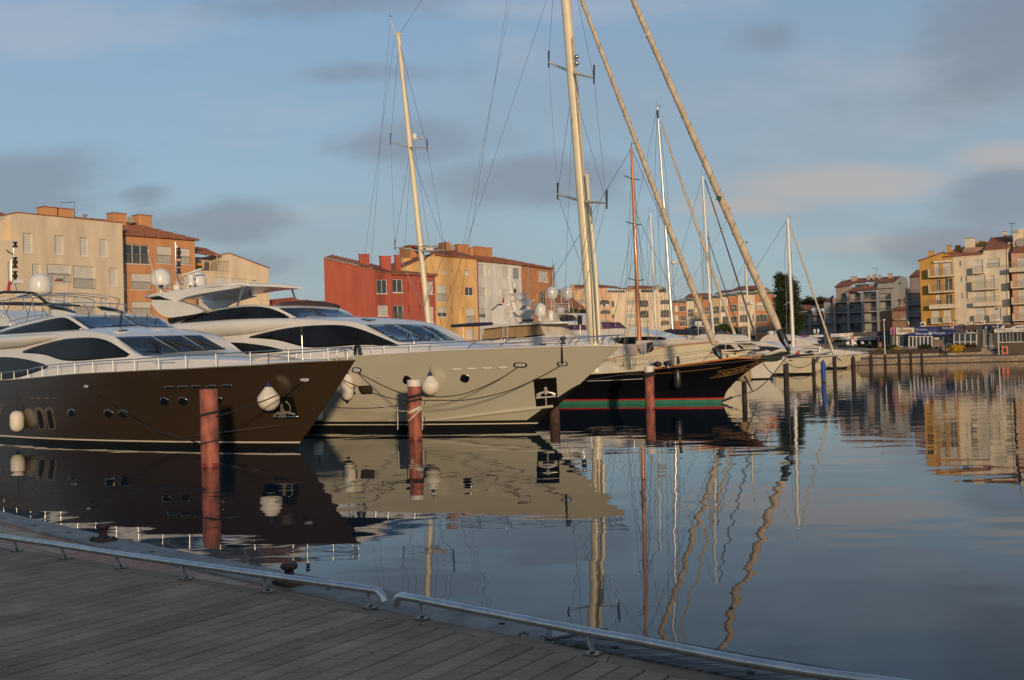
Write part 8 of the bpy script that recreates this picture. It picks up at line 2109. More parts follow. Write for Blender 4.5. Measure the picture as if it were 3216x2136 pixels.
# the far promenade: bank wall,steps,shops,signs,planting,people
def promenade():
 base = base_of(('r',520,715,184))
 zf = at_y('r',520,715,184).z          # shop floor
 MATW = mat('promenade_paving',(.125,.11,.105),.95,var=.25,scale=1)
 fr = Frame(57.5,173.5,math.degrees(math.atan2(7.0,24.5)))
 walk = MB().add([tuple(fr.M @ Vector(q)) for q in ((-30,.45,QZ + .004),(90,.45,QZ + .004),(90,9.0,QZ + .22),(-30,9.0,QZ + .22))],[(0,1,2,3)])
 tag(walk.obj('promenade',MATW),kind='structure')
 bank = thing('bank_wall',None,None,(0,0,0)); tag(bank,kind='structure')
 rnd = random.Random(6)
 sx0,sx1 = fr.loc(at_y('r',1600,830,182)).x,fr.loc(at_y('r',1915,830,181)).x
 for a,b in ((-30,sx0),(sx1,90)):
  MB().box(a,9.05,0,b,12,zf - .32).xf(fr.M).obj('planting_bed',mat('bed_soil',(.05,.038,.028),.95,var=.3,scale=3),bank)
  x = a
  while x < b - .1:
   w = min(rnd.uniform(.9,1.7),b - x)
   for k in range(3):
    MB().box(x + .01,8.95 + rnd.uniform(-.02,.03),.5 + k * .37,x + w - .01,9.3,.5 + k * .37 + .36).xf(fr.M).obj('stone',rnd.choice(STONES),bank)
   x += w
 st = thing('stone_steps','wide brown stone steps up to the shops, beside the restaurant','steps',fr.M @ Matrix.Translation((sx0,8.6,QZ)))
 n = 7
 for i in range(n):
  MB().box(.02,i * .34,0,sx1 - sx0 - .02,i * .34 + .36,(zf - QZ) * (i + 1) / n - .002 * (n - i)).obj('step',STONES[i % 2],st)
 tag(MB().box(-30,11.0,0,90,26,zf).xf(fr.M).obj('shop_terrace',mat('terrace_paving',(.15,.13,.12),.95,var=.2)),kind='structure')
 DX = lambda x: 184 - 10.0 * (x - 520) / (2361 - 520)
 def shop(name,label,x0,x1,cat='shop'):
  l,r = ('r',x0,600,DX(x0)),('r',x1,600,DX(x1)); b = base_of(l)
  t = thing(name,label,cat,Matrix.Translation(b)); return t,Facade(t,b,l,r)
 def rectp(f,c,x0,y0,x1,y1,yl,th,name,m,parent=None): return f.panel(c,((x0,y0),(x1,y0),(x1,y1),(x0,y1)),yl,th,name,m,parent)
 def words(f,parent,body,c,x0,y0,x1,y1,m,yl=-.12):
  p,q = f.P(c,x0,y1,yl),f.P(c,x1,y0,yl)
  u = f.P(c,x1,y1,yl) - p
  text(body,(q.z - p.z) * 1.15,f.X @ basis((p + q) / 2,u,(0,0,1)),m,parent,width=u.length,depth=.02)
 SBLUE = mat('sign_blue',(.02,.035,.19),.55,var=.08); SWHITE = mat('sign_white',(.66,.62,.58),.6,var=.05); SORG = mat('sign_orange',(.62,.22,.03),.6,var=0)
 DARKF = mat('shopfront_grey',(.075,.072,.072),.7,var=.15); SNAVY = mat('sign_dark_blue',(.015,.02,.09),.55,var=.05); BLK = mat('sign_black',(.02,.02,.02),.7,var=0)
 t,f = shop('dive_shop','blue signed diving shop with a white framed window box',520,1420)
 f.wall([(0,f.P('r',600,385).z),(f.L,f.P('r',1400,362).z)],[f.rect('r',910,530,1065,690),f.rect('r',1080,530,1235,680)],DARKF,z0=QZ,depth=7)
 for q in ((910,530,1065,690),(1080,530,1235,680)): f.window(f.rect('r',*q),'G')
 for q,nm in (((618,390,850,462),'a'),((850,388,1000,458),'b'),((1055,375,1350,445),'c')): rectp(f,'r',*q,-.25,.12,'sign_board',SBLUE)
 rectp(f,'r',1000,380,1052,450,-.25,.12,'sign_board',BLK)
 words(f,t,'Boutique','r',642,408,820,450,SWHITE,-.28); words(f,t,'PLONGÉE','r',1062,388,1252,432,SWHITE,-.28)
 words(f,t,'Croisière','r',862,425,985,448,SORG,-.28); words(f,t,'École','r',1275,378,1330,396,SORG,-.28); words(f,t,'Plongée','r',1270,415,1342,440,SORG,-.28)
 sg = f.panel('r',((518,482),(640,474),(640,462),(1240,452),(1240,520),(518,538)),-1.3,.12,'sign_board',SBLUE)
 words(f,t,'Bélouga','r',638,472,825,522,SWHITE,-1.33); words(f,t,'Plongée','r',918,462,1110,512,SWHITE,-1.33); words(f,t,'Boutique','r',525,482,625,502,SORG,-1.33); words(f,t,'Centre','r',1150,484,1235,502,SORG,-1.33)
 c = f.P('r',868,492,-1.36); mb = MB()
 mb.lathe([(.38,0),(.38,.02)],20,c,Matrix.Rotation(R(90),3,'X')); f.put(mb,'emblem',mat('emblem_blue',(.12,.30,.45),.6,var=0))
 f.put(MB().prism([c + Vector((x,-.04,z)) for x,z in ((-.28,.05),(-.1,.0),(0,.12),(.18,.16),(.3,0),(.2,-.2),(-.05,-.26),(-.24,-.12))],(0,-.02,0)),'emblem_whale',SWHITE)
 rectp(f,'r',522,538,905,548,-1.25,1.2,'window_box_frame',SWHITE); rectp(f,'r',522,706,905,716,-1.25,1.2,'window_box_frame',SWHITE)
 for x in (522,583,640,700,757,822,885): rectp(f,'r',x,548,x + 17,706,-1.25,.2,'window_box_frame',SWHITE)
 for x in (541,601,659,718,776,840): rectp(f,'r',x,548,x + 40,706,-1.12,.03,'pane',PANE)
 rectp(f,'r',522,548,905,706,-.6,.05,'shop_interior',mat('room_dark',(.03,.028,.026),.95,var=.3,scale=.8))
 rectp(f,'r',930,560,1010,590,-.05,.04,'poster',SWHITE); rectp(f,'r',910,600,1065,688,-.06,.04,'window_print',mat('stone_print',(.22,.18,.15),.8,var=.4,scale=5))
 g = f.panel('r',((1105,660),(1160,640),(1215,650),(1220,672),(1110,674)),-.06,.04,'display_boat',SWHITE)
 f.panel('r',((1190,405),(1195,360),(1185,320),(1210,298),(1235,315),(1248,345),(1240,385),(1225,410)),-.5,.06,'sea_creature_sign',SWHITE)
 f.panel('r',((1203,398),(1208,360),(1200,322),(1212,312),(1228,325),(1236,348),(1226,380),(1215,402)),-.55,.04,'sea_creature_red',RED)
 t,f = shop('ice_cream_bar','cafe front under a white sign with a gold band',240,518)
 f.wall([(0,f.P('r',300,402).z),(f.L,f.P('r',500,395).z)],[f.rect('r',275,530,330,690),f.rect('r',370,530,505,700)],DARKF,depth=7)
 f.window(f.rect('r',275,530,330,690),'G'); f.window(f.rect('r',370,530,505,700),'O')
 rectp(f,'r',325,402,612,512,-.5,.3,'sign_board',SWHITE); rectp(f,'r',365,430,578,470,-.55,.05,'gold_band',mat('sign_gold',(.38,.25,.09),.5,var=.05)); words(f,t,'BAR  GLACIER','r',385,440,555,458,SWHITE,-.58)
 rectp(f,'r',232,400,310,512,-.9,.1,'pink_sign',mat('sign_pink',(.45,.16,.28),.6,var=.05)); f.panel('r',((258,498),(262,465),(266,420),(272,420),(276,465),(282,498)),-.95,.04,'figure_mark',SNAVY)
 rectp(f,'r',330,530,358,715,-.1,.15,'pillar',SWHITE)
 t,f = shop('shop','dark shopfront under a brown sign with white framed veranda',1422,1690)
 f.wall([(0,f.P('r',1500,358).z),(f.L,f.P('r',1680,352).z)],[f.rect('r',1450,435,1600,480)],DARKF,depth=7); f.window(f.rect('r',1450,435,1600,480),'G')
 rectp(f,'r',1422,365,1612,432,-.3,.15,'sign_board',mat('sign_brown',(.10,.06,.05),.7,var=.1)); words(f,t,'BOUTIQUE','r',1450,382,1600,408,mat('sign_dull_red',(.22,.06,.06),.7,var=0),-.33)
 rectp(f,'r',1240,488,1640,500,-2.0,2.0,'veranda_roof',mat('veranda_grey',(.2,.19,.18),.7))
 for x in (1240,1328,1415,1505,1596): rectp(f,'r',x,500,x + 14,670,-1.95,.12,'veranda_post',SWHITE)
 rectp(f,'r',1245,622,1605,632,-1.95,.1,'veranda_rail',SWHITE)
 for x in (1256,1344,1431,1521): rectp(f,'r',x,505,x + 70,668,-1.85,.03,'pane',PANE)
 t,f = shop('cafe','narrow cafe entrance under a dark blue sign, above the stone steps',1692,1884)
 f.wall([(0,f.P('r',1700,348).z),(f.L,f.P('r',1880,340).z)],[f.rect('r',1735,500,1795,690),f.rect('r',1815,500,1880,690)],mat('cafe_grey',(.17,.18,.19),.7,var=.1),depth=7)
 f.window(f.rect('r',1735,500,1795,690),'G'); f.window(f.rect('r',1815,500,1880,690),'O')
 rectp(f,'r',1730,348,2072,418,-.5,.15,'sign_board',SNAVY); words(f,t,'Café','r',1795,352,1870,376,SORG,-.53); words(f,t,'Langoustine','r',1850,368,1965,398,SWHITE,-.53)
 f.panel('r',((1985,410),(2010,372),(2065,362),(2040,412)),-.53,.03,'sail_mark',SWHITE); f.panel('r',((1735,415),(1762,372),(1768,415)),-.53,.03,'sail_mark',SWHITE)
 rectp(f,'r',1815,422,1900,470,-.3,.1,'menu_board',BLK); words(f,t,'MENU','r',1825,428,1875,444,mat('sign_yellow',(.65,.48,.02),.6,var=0),-.33)
 for x in (1430,1605,1705,1800): rectp(f,'r',x,430,x + 16,690,-.2,.15,'pillar',mat('pillar_grey',(.3,.3,.3),.8))
 t,f = shop('restaurant','restaurant with a long white sign board and glazed front at right edge',1886,2600)
 f.wall([(0,f.P('r',1900,352).z),(f.L,f.P('r',2580,330).z)],[f.rect('r',1962,485,2070,635),f.rect('r',2075,480,2245,630),f.rect('r',2255,478,2361,628),f.rect('r',2370,478,2560,628)],mat('restaurant_stone',(.12,.085,.06),.9,var=.3,scale=4),depth=7)
 for q in ((1962,485,2070,635),(2075,480,2245,630),(2255,478,2361,628),(2370,478,2560,628)): f.window(f.rect('r',*q),'G')
 f.panel('r',((1885,420),(2130,408),(2230,368),(2361,352),(2600,330),(2600,460),(1885,482)),-.6,.15,'sign_board',SWHITE)
 words(f,t,'RESTAURANT','r',2232,378,2560,420,SNAVY,-.65); words(f,t,'POISSONS','r',1925,425,2060,440,BLK,-.65); words(f,t,'CRUSTACES','r',2015,444,2190,462,BLK,-.65); words(f,t,'LE BISTROT','r',2290,436,2480,458,BLK,-.65)
 def ac(label,x0,y0,x1,y1,yl,dark=False):
  l,r = ('r',x0,y0,DX(x0) + yl),('r',x1,y0,DX(x1) + yl); b = base_of(l); p,q = at_y('r',x0,y1,DX(x0) + yl),at_y('r',x1,y0,DX(x1) + yl)
  t = thing('air_conditioner',label,'air conditioner',Matrix.Translation(p),'air conditioners above the shops'); w,h = q.x - p.x,q.z - p.z
  m = mat('ac_dark',(.10,.08,.07),.7) if dark else SWHITE
  MB().box(0,0,0,w,.5,h).obj('casing',m,t)
  MB().lathe([(h * .36,0),(h * .36,.03),(h * .1,.04)],18,(w * .4,-.0,h * .5),Matrix.Rotation(R(90),3,'X')).obj('fan_grille',mat('grille_dark',(.05,.045,.04),.7),t)
 ac('large white air conditioner on the roof left of the ochre flats',722,310,808,385,.8)
 ac('beige air conditioner above the brown shop sign',1482,305,1562,345,3.6); ac('beige air conditioner above the dark blue cafe sign',1690,303,1752,342,3.4)
 def sh(label,c,foot,D,lst,n,m,size=.15,name='shrub',seed=3): plant(name,label,'shrub',c,foot,D,lst,n,size,m,seed=seed,trunk_r=.06,limbs=3)
 YEL,OLV,DRK = leafmat('yellow',(.62,.38,.02),.25),leafmat('yellow_green',(.20,.20,.03),.4),leafmat('dark',(.030,.045,.016))
 D0 = 180.5
 sh('big yellow flowering bush beside the two walkers','r',(1300,800),178.5,[(1300,740,95,52),(1240,755,50,38),(1360,755,50,38)],11000,YEL,.15)
 sh('small round golden bush right of the lamp post','r',(322,820),182.5,[(322,776,42,40)],3600,YEL,.13,seed=4)
 sh('round yellow green bush left of the lamp post','r',(65,830),183,[(65,790,48,42)],3600,OLV,.13,seed=5)
 sh('large dark clipped bush under the dive shop sign','r',(800,812),181,[(800,745,88,60),(740,770,50,40)],6000,DRK,.15,seed=6)
 sh('dark hedge behind the small golden bush','r',(250,820),183,[(210,760,80,60),(300,740,60,50)],2600,DRK,.13,seed=7)
 sh('loose green shrub between the dark bush and the walkers','r',(950,810),181,[(950,760,70,40),(1000,785,30,20)],1600,leafmat('mid',(.05,.075,.022)),.12,seed=8)
 sh('reddish brown shrub at the head of the steps','r',(1520,800),178,[(1530,690,65,65),(1470,690,30,30)],2200,leafmat('reddish',(.12,.06,.025),.4),.12,seed=9)
 sh('long low hedge in front of the white snack kiosk','K',(1450,520),192,[(1100,490,250,25),(1450,465,110,50),(1560,500,80,50),(1750,540,110,50)],4200,DRK,.15,name='hedge',seed=10)
 def at_d(c,x,y,D): return at_y(c,x,y,D)
 p = at_d('r',1050,775,179); t = thing('litter_bin','blue grey litter bin with a red top behind the walkers','bin',Matrix.Translation(p)); MB().lathe([(.26,0),(.28,.9),(.3,.95)],14).obj('bin_body',mat('bin_blue',(.10,.11,.2),.6),t); MB().lathe([(.3,.95),(.28,1.1),(.1,1.15)],14).obj('bin_lid',RED,t)
 p = at_d('r',2060,842,174); k = 174 / F_PX / 5.0665
 t = thing('blackboard','orange framed blackboard standing on the promenade before the restaurant','sign',Matrix.Translation(p)); w,h = 98 * k,145 * k
 ORG = mat('board_orange',(.60,.10,.015),.5,var=.05)
 for a in ((-w / 2,0,0,-w / 2 + .22,.08,h),(w / 2 - .22,0,0,w / 2,.08,h),(-w / 2 + .22,0.004,h - .2,w / 2 - .22,.076,h - .004),(-w / 2 + .22,.004,h * .22,w / 2 - .22,.076,h * .30)): MB().box(*a).obj('frame',ORG,t)
 MB().box(-w / 2 + .22,.02,h * .3,w / 2 - .22,.06,h - .2).obj('slate',BLK,t)
 for s in (-1,1): MB().tube([(s * (w / 2 - .1),.08,h - .1),(s * (w / 2 - .1),.7,0)],.05,5).obj('prop_leg',ORG,t)
 p = at_d('r',2090,735,176); t = thing('menu_case','white wall cabinet just behind the orange blackboard','cabinet',Matrix.Translation(p)); w,h = 155 * k,105 * k
 MB().box(-w / 2,0,0,w / 2,.6,h).obj('cabinet_body',SWHITE,t); MB().box(-w / 2 + .12,-.03,.15,w / 2 - .12,-.002,h - .12).obj('cabinet_door',FRAMEW,t); MB().box(w / 2 - .5,-.06,.2,w / 2 - .25,-.031,.4).obj('lock',BLK,t)
 for s in (-1,1): MB().box(s * (w / 2 - .2) - .06,.1,-1.6,s * (w / 2 - .2) + .06,.3,-.002).obj('leg',DARKF,t)
 POLEW = mat('lamp_post_paint',(.55,.52,.50),.5,var=.08)
 for lab,c,b,tp,D,two in (('tall thin white lamp post standing behind the pointed pile','r',(150,830),(122,290),172,False),('pale lamp post with a camera head before the restaurant','r',(1960,835),(1938,270),174.5,True)):
  p,q = at_d(c,*b,D),at_d(c,*tp,D); t = thing('lamp_post',lab,'street lamp',Matrix.Translation(p)); v = Vector((0,0,q.z - p.z))
  MB().tube([(0,0,-.2),v],[.11,.07],10).obj('post',POLEW,t); MB().lathe([(.16,-.2),(.16,.15),(.11,.2)],10).obj('post_foot',POLEW,t)
  MB().lathe([(.1,0),(.28,.05),(.26,.18),(.05,.24)],12,v).obj('lantern',SWHITE,t)
  if two:
   MB().box(-.45,-.1,v.z - .1,.45,.1,v.z + .02).obj('lamp_arm',POLEW,t); MB().tube([v,v + Vector((0,0,1.6))],.04,6).obj('mast_top',POLEW,t); MB().sphere(v + Vector((-.1,0,1.75)),.16,8,6,1.5).obj('camera',BLK,t)
 p,q = at_d('K',440,470,190),at_d('K',440,190,190); t = thing('twin_lamp_post','lamp post with two white lanterns by the white parasol','street lamp',Matrix.Translation(p)); v = q - p
 MB().tube([(0,0,0),(0,0,v.z)],.07,8).obj('post',POLEW,t)
 for s in (-1,1):
  MB().tube([(0,0,v.z - .1),(s * .33,0,v.z - .05),(s * .33,0,v.z + .1)],.04,6).obj('lamp_arm',POLEW,t)
  MB().lathe([(.10,.1),(.2,.25),(.22,.75),(.16,.85)],12,(s * .33,0,v.z)).obj('lantern',SWHITE,t)
 p = at_d('r',520,400,182); t = thing('flag','small red and white flag on a short pole above the gold banded sign','flag',Matrix.Translation(p)); q = at_d('r',508,272,182) - p
 MB().tube([(0,0,0),q],.035,6).obj('flag_pole',POLEW,t)
 for y0,y1,m in ((300,345,SWHITE),(345,392,RED)): MB().prism([at_d('r',x,y,181.9) - p for x,y in ((512,y0),(528,y0 + 8),(536,y1 + 4),(518,y1))],(0,.03,0)).obj('flag_half',m,t)
 def kboard(name,label,pts,D,m,words_=None,cat='sign',wm=None,grp=None):
  p = [at_y('K',x,y,D) for x,y in pts]; o = p[0]; t = thing(name,label,cat,Matrix.Translation(o),grp)
  MB().prism([v - o for v in p],(0,.12,0)).obj('board',m,t)
  if words_:
   x0,y0,x1,y1,body = words_
   a,b,u = at_y('K',x0,y1,D - .04) - o,at_y('K',x1,y0,D - .04) - o,at_y('K',x1,y1,D - .04) - at_y('K',x0,y1,D - .04)
   text(body,(b.z - a.z) * 1.1,basis((a + b) / 2,u,(0,0,1)),wm or SNAVY,t,width=u.length,depth=.02)
  return t
 SRED = mat('sign_red',(.42,.03,.035),.6,var=.05); PLUM = mat('banner_plum',(.22,.03,.13),.8,var=.1)
 kboard('banner','plum coloured banner left of the twin lanterns',((60,232),(265,222),(265,278),(60,284)),205,PLUM)
 kboard('sign_board','pale sign with blue letters just right of the plum banner',((282,222),(578,208),(578,260),(282,272)),205,mat('sign_pale',(.42,.44,.46),.6),(300,232,390,256,'PIZZA'))
 kboard('sign_board','long white sign with small dark writing above the thatched parasols',((732,195),(935,185),(935,258),(740,268)),206,mat('sign_pale',(.42,.44,.46),.6),(770,236,880,252,'BAR DU PORT'))
 kboard('sign_board','white sign reading desig in purple letters',((938,188),(1135,178),(1135,245),(938,256)),206,SWHITE,(1000,200,1105,222,'DESIG'),wm=PLUM)
 kboard('sign_board','white strip sign with large red letters left of the first snack sign',((1138,172),(1240,168),(1240,220),(1138,230)),206,SWHITE,(1142,178,1238,214,'PLA'),wm=SRED)
 kboard('sign_board','first red and blue snack sign, left of the pale menu column',((1242,165),(1418,155),(1418,228),(1242,232)),206,SRED,(1255,175,1360,212,'Snack'),wm=SWHITE)
 kboard('sign_board','second red and blue snack sign, right of the pale menu column',((1498,150),(1665,142),(1665,215),(1498,222)),206,SRED,(1512,160,1640,200,'Snack'),wm=SWHITE)
 kboard('menu_column','pale cream menu column standing between the two snack signs',((1425,145),(1490,142),(1490,225),(1425,228)),205.6,SWHITE)
 kboard('sign_board','dark red and blue picture board beside the second snack sign',((1668,145),(1772,138),(1772,212),(1668,216)),206,mat('sign_mixed',(.16,.08,.14),.7,var=.5,scale=3))
 kboard('sign_board','black sign with a yellow mark left of the pink sign',((1775,140),(1985,130),(1985,205),(1775,214)),204,BLK,(1885,158,1980,196,'SIZE'),wm=SWHITE)
 l,r = ('K',700,400,208),('K',2000,380,203); b = base_of(l)
 t = thing('shop_row','dim row of small shops behind the kiosks and snack signs','shop',Matrix.Translation(b)); f = Facade(t,b,l,r)
 W = [(760,275,900,420,'G'),(930,270,1040,420,'O'),(1760,230,1880,430,'G'),(1890,230,1985,430,'O')]
 rs = [f.rect('K',*w[:4]) for w in W]; f.wall([(0,f.P('K',800,185).z),(f.L,f.P('K',1990,130).z)],rs,DARKF,depth=6)
 for w,r_ in zip(W,rs): f.window(r_,w[4])
 p = at_y('K',1180,470,196); t = thing('snack_kiosk','white snack kiosk with red stripe and arched serving openings','kiosk',Matrix.Translation(p))
 S = lambda x,y,d=0: at_y('K',x,y,196 + d) - p
 MB().prism([S(x,y) for x,y in ((1170,255),(1760,245),(1760,305),(1720,310),(1560,320),(1230,330),(1225,470),(1180,470))],(0,4,0)).obj('kiosk_body',SWHITE,t)
 MB().prism([S(x,y,-.05) for x,y in ((1240,282),(1690,262),(1690,276),(1240,298))],(0,.04,0)).obj('red_stripe',mat('stripe_brown',(.3,.1,.05),.6),t)
 for x in (1205,1715): MB().prism([S(x - 28,262,-.05),S(x + 30,260,-.05),S(x + 30,306,-.05),S(x - 28,310,-.05)],(0,.04,0)).obj('red_mark',SRED,t)
 for x in (1375,1545,1735): MB().prism([S(x,310),S(x + 18,308),S(x + 18,470),S(x,470)],(0,.25,0)).obj('kiosk_post',SWHITE,t)
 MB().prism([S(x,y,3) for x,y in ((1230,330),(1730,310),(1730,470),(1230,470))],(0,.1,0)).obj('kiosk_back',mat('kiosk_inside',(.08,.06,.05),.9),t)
 p = at_y('K',280,420,188); t = thing('parasol','wide white pyramid parasol on the terrace left of the thatched one','parasol',Matrix.Translation(p)); ap = at_y('K',270,250,188) - p
 rim = [at_y('K',x,y,188 + d) - p for x,y,d in ((0,330,0),(300,345,-2.2),(555,322,0),(290,300,2.2))]
 MB().add([ap] + rim,[(0,1,2),(0,2,3),(0,3,4),(0,4,1)]).obj('parasol_cloth',SWHITE,t); MB().tube([ap,(ap.x,0,0)],.05,6).obj('pole',POLEW,t)
 STRAW = mat('straw_thatch',(.20,.13,.06),.95,var=.4,scale=8,bump=.4)
 p = at_y('K',700,440,193); t = thing('parasol','brown straw thatched parasol on the cafe terrace','parasol',Matrix.Translation(p)); ap = at_y('K',700,245,193) - p
 n = 14; rim = [at_y('K',700 + 155 * math.cos(a),318,193 + 1.4 * math.sin(a)) - p for a in [2 * math.pi * i / n for i in range(n)]]
 MB().add([ap] + rim,[(0,1 + i,1 + (i + 1) % n) for i in range(n)]).obj('thatch',STRAW,t); MB().tube([ap,(ap.x,0,0)],.06,6).obj('pole',BARK,t)
 p = at_y('K',1100,300,194); t = thing('parasol','pale flat parasol with a small straw top beside the kiosk','parasol',Matrix.Translation(p)); ap = at_y('K',1120,225,194) - p
 rim = [at_y('K',x,y,194 + d) - p for x,y,d in ((955,290,0),(1080,312,-1.2),(1185,275,0),(1100,265,1.2))]
 MB().add([ap] + rim,[(0,1,2),(0,2,3),(0,3,4),(0,4,1)]).obj('parasol_cloth',SWHITE,t); MB().tube([ap,(ap.x,0,-1.8)],.05,6).obj('pole',POLEW,t)
 for i,(x,lab) in enumerate(((1105,'white plastic chair at the left end of the kiosk'),(1262,'white plastic chair under the kiosk arch'),(1420,'white plastic chair half behind the hedge top'),(1575,'white plastic chair at the right kiosk opening'))):
  p = at_y('K',x,462,193); t = thing('chair',lab,'chair',Matrix.Translation(p),'white chairs on the snack terrace')
  MB().box(-.25,-.25,.40,.25,.25,.45).obj('seat',SWHITE,t); MB().box(-.25,.22,.45,.25,.27,.9).obj('backrest',SWHITE,t)
  for sx in (-1,1):
   for sy in (-1,1): MB().box(sx * .22 - .02,sy * .22 - .02,0,sx * .22 + .02,sy * .22 + .02,.4).obj('leg',SWHITE,t)
 for x,y,lab in ((2225,470,'wooden barrel table under the gold banded sign'),(1775,480,'wooden barrel table at the left of the pink sign')):
  p = at_y('K',x,y,188); t = thing('barrel',lab,'barrel',Matrix.Translation(p),'barrels used as tables'); MB().lathe([(.30,0),(.38,.45),(.30,.9)],14).obj('staves',TEAK,t)
  for z in (.2,.7): MB().lathe([(.36,z),(.375,z + .04),(.36,z + .08)],14).obj('hoop',DARKF,t)
 for x,m_,lab in ((890,(.06,.065,.07),'dark car parked behind the terrace, left of the grey blue one'),(990,(.12,.15,.17),'grey blue car parked behind the terrace beside the kiosk')):
  p = at_y('K',x,480,198); t = thing('parked_car',lab,'car',fr.M @ Matrix.Translation(fr.I @ p))
  cm = mat('car_paint_%d' % x,m_,.25,.4,var=.05,coat=.5)
  pr = [(-2.0,.35),(-2.0,.8),(-1.4,.92),(-.8,1.38),(.7,1.40),(1.4,.95),(2.05,.82),(2.1,.35)]
  MB().prism([(a,-.8,z) for a,z in pr],(0,1.6,0)).obj('body',cm,t)
  MB().prism([(a,-.82,z) for a,z in ((-1.2,.95),(-.72,1.32),(.62,1.34),(1.2,.97))],(0,.02,0)).obj('side_window',GLASS,t)
  for wx in (-1.3,1.35):
   w_ = MB().lathe([(.30,-.1),(.32,-.08),(.32,.08),(.30,.1)],16,(wx,-.75,.32),Matrix.Rotation(R(90),3,'X')).obj('wheel',BLACK,t)
  MB().box(2.08,-.6,.55,2.13,-.3,.7).obj('headlight',SWHITE,t)
promenade()
# people: one continuous skinned body each,clothes as children
def person(label,p,h,yaw,pose,skin=(.42,.22,.14),top=(.2,.05,.04),legs=(.03,.035,.06),hair=(.04,.025,.015),bare_arms=True,shoes=(.5,.48,.45)):
 t = thing('person',label,'person',Matrix.Translation(p) @ Matrix.Rotation(R(yaw),4,'Z'))
 k = h / 1.75
 J = {'pelvis': (0,0,.93),'chest': (.03,0,1.25),'neck': (.05,0,1.47),'head': (.08,0,1.60),'crown': (.07,0,1.70)}
 J.update({'shL': (.03,.18,1.40),'shR': (.03,-.18,1.40),'hipL': (0,.09,.90),'hipR': (0,-.09,.90)}); J.update(pose)
 def skin_obj(name,joints,edges,radii,m,root):
  me = bpy.data.meshes.new(name); idx = {j: i for i,j in enumerate(joints)}
  me.from_pydata([tuple(c * k for c in J[j]) for j in joints],[(idx[a],idx[b]) for a,b in edges],[])
  o = bpy.data.objects.new(name,me); COL.objects.link(o)
  md = o.modifiers.new('skin','SKIN')
  if not me.skin_vertices: 
   bm = bmesh.new(); bm.from_mesh(me); bm.verts.layers.skin.verify(); bm.to_mesh(me); bm.free()
  for i,j in enumerate(joints):
   sv = me.skin_vertices[0].data[i]; r = radii[j] if not isinstance(radii[j],tuple) else radii[j]
   sv.radius = (r * k,r * k) if not isinstance(r,tuple) else (r[0] * k,r[1] * k); sv.use_root = (j == root)
  o.modifiers.new('smooth','SUBSURF').levels = 1
  o.modifiers['smooth'].render_levels = 1
  bpy.context.view_layer.update()
  me2 = bpy.data.meshes.new_from_object(o.evaluated_get(bpy.context.evaluated_depsgraph_get()))
  bpy.data.objects.remove(o); bpy.data.meshes.remove(me)
  me2.materials.clear(); me2.materials.append(m); me2.polygons.foreach_set('use_smooth',[True] * len(me2.polygons))
  o = bpy.data.objects.new(name,me2); COL.objects.link(o); o.parent = t
  return o
 nm = lambda n,c: mat('%s_%02d%02d%02d' % (n,c[0] * 99,c[1] * 99,c[2] * 99),c,.8,var=.1)
 js = ['pelvis','chest','neck','head','crown','shL','elL','haL','shR','elR','haR','hipL','knL','anL','hipR','knR','anR','toL','toR']
 es = [('pelvis','chest'),('chest','neck'),('neck','head'),('head','crown'),('chest','shL'),('shL','elL'),('elL','haL'),('chest','shR'),('shR','elR'),('elR','haR'),('pelvis','hipL'),('hipL','knL'),('knL','anL'),('anL','toL'),('pelvis','hipR'),('hipR','knR'),('knR','anR'),('anR','toR')]
 rd = {'pelvis': .13,'chest': .14,'neck': .055,'head': .095,'crown': .07,'shL': .065,'shR': .065,'elL': .042,'elR': .042,'haL': .036,'haR': .036,'hipL': .09,'hipR': .09,'knL': .058,'knR': .058,'anL': .042,'anR': .042,'toL': .035,'toR': .035}
 skin_obj('body',js,es,rd,nm('skin',skin),'pelvis')
 r2 = {a: b + .016 for a,b in rd.items()}
 tj = ['pelvis','chest','shL','shR'] + ([] if bare_arms else ['elL','elR','haL','haR'])
 te = [('pelvis','chest'),('chest','shL'),('chest','shR')] + ([] if bare_arms else [('shL','elL'),('shR','elR'),('elL','haL'),('elR','haR')])
 skin_obj('shirt',tj,te,r2,nm('cloth',top),'pelvis')
 skin_obj('trousers',['pelvis','hipL','knL','anL','hipR','knR','anR'],[('pelvis','hipL'),('hipL','knL'),('knL','anL'),('pelvis','hipR'),('hipR','knR'),('knR','anR')],{a: b + (.012 if a != 'pelvis' else .02) for a,b in rd.items()},nm('cloth',legs),'pelvis')
 hd = Vector(J['head']) * k
 MB().sphere(hd + Vector((-.025,0,.045)) * k,.108 * k,12,8,1,.95,1.02).obj('hair',nm('hair',hair),t)
 for s in ('toL','toR'):
  q = Vector(J[s]) * k; MB().sphere(q + Vector((-.07,0,.01)) * k,.06 * k,10,6,2.2,.9,.75).obj('shoe',nm('shoe',shoes),t)
 MB().sphere(hd + Vector((.095,0,-.01)) * k,.02 * k,6,5).obj('nose',nm('skin',skin),t)
 for s in (-1,1): MB().sphere(hd + Vector((.082,s * .035,.02)) * k,.012 * k,6,5).obj('eye',nm('hair',(.02,.015,.01)),t)
 return t
WALK = {'hipL': (0,.09,.90),'knL': (.16,.09,.50),'anL': (.22,.09,.10),'toL': (.37,.09,.05),'hipR': (0,-.09,.90),'knR': (.0,-.09,.48),'anR': (-.30,-.09,.16),'toR': (-.2,-.09,.05),'elL': (-.10,.24,1.12),'haL': (.02,.24,.88),'elR': (.06,-.24,1.12),'haR': (.24,-.22,.98)}
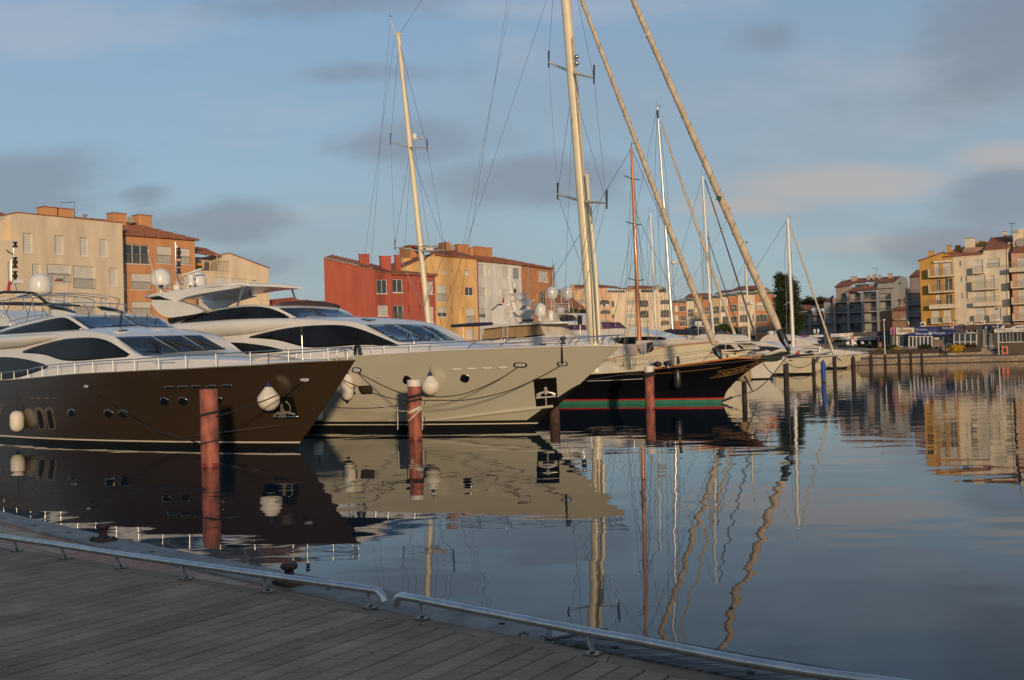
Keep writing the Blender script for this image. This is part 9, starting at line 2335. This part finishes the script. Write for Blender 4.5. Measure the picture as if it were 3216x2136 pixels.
SIT = {'pelvis': (0,0,.50),'chest': (.02,0,.85),'neck': (.05,0,1.06),'head': (.08,0,1.19),'crown': (.07,0,1.29),'shL': (.02,.18,1.0),'shR': (.02,-.18,1.0),'hipL': (.02,.1,.49),'hipR': (.02,-.1,.49),'knL': (.42,.12,.50),'knR': (.42,-.12,.50),'anL': (.40,.12,.09),'anR': (.40,-.12,.09),'toL': (.55,.12,.05),'toR': (.55,-.12,.05),'elL': (.10,.26,.76),'elR': (.10,-.26,.76),'haL': (.36,.14,.72),'haR': (.36,-.14,.72)}
def walkers():
 p = at_y('r',1085,862,177.5)
 person('walking person in dark trousers and white shoes, left of the pair on the promenade',p,1.74,188,WALK,top=(.5,.27,.2),hair=(.10,.04,.02),shoes=(.6,.58,.55))
 w2 = dict(WALK); w2['haR'] = (.42,-.25,1.05); w2['elR'] = (.2,-.27,1.15)
 person('walking person with an arm stretched out, right of the pair on the promenade',at_y('r',1130,862,177.7),1.72,2,w2,top=(.45,.2,.13),legs=(.06,.07,.10),hair=(.10,.04,.02))
 for lab,c,x,y,D,top,yaw in (('seated person with dark hair in dark top by the thatched parasol','K',795,468,188,(.03,.03,.035),200),('seated person in a light top left of the dark clad one','K',690,462,188.5,(.35,.25,.2),-20),
          ('seated person in a red top beside the barrel','K',1775,450,190,(.45,.03,.03),-60),('seated person in grey at the cafe table right of the lamp post','K',2060,462,187,(.25,.2,.2),190)):
  q = at_y(c,x,y,D); person(lab,q + Vector((0,0,-.05)),1.72,yaw,SIT,top=top,bare_arms=False)
  s = thing('stool','low dark seat under the seated person in ' + ('dark','light','red','grey')[['dark t','a ligh','a red ','grey a'].index((lab.split(' in ')[1])[:6])],'stool',Matrix.Translation(q + Vector((0,0,-.05))),'seats on the cafe terrace')
  MB().lathe([(.2,.36),(.22,.40),(.2,.42)],12).obj('seat',BLACK,s)
  for a in range(4): MB().tube([(0.14 * math.cos(a * 1.57),.14 * math.sin(a * 1.57),.37),(.2 * math.cos(a * 1.57),.2 * math.sin(a * 1.57),0)],.02,5).obj('leg',BLACK,s)
walkers()
def gull():
 p = at_y('l',873,905,140); t = thing('gull','tiny gull in flight against the sky right of the furled sail','bird',Matrix.Translation(p)); m = mat('gull_grey',(.25,.25,.26),.8)
 MB().sphere((0,0,0),.09,8,6,2.4,1,1).obj('body',m,t)
 for s in (-1,1): MB().add([(.05,s * .05,.02),(.02,s * .35,.14),(-.05,s * .7,.02),(-.12,s * .35,.12),(-.1,s * .05,.02)],[(0,1,2,3,4)]).obj('wing',m,t)
gull()
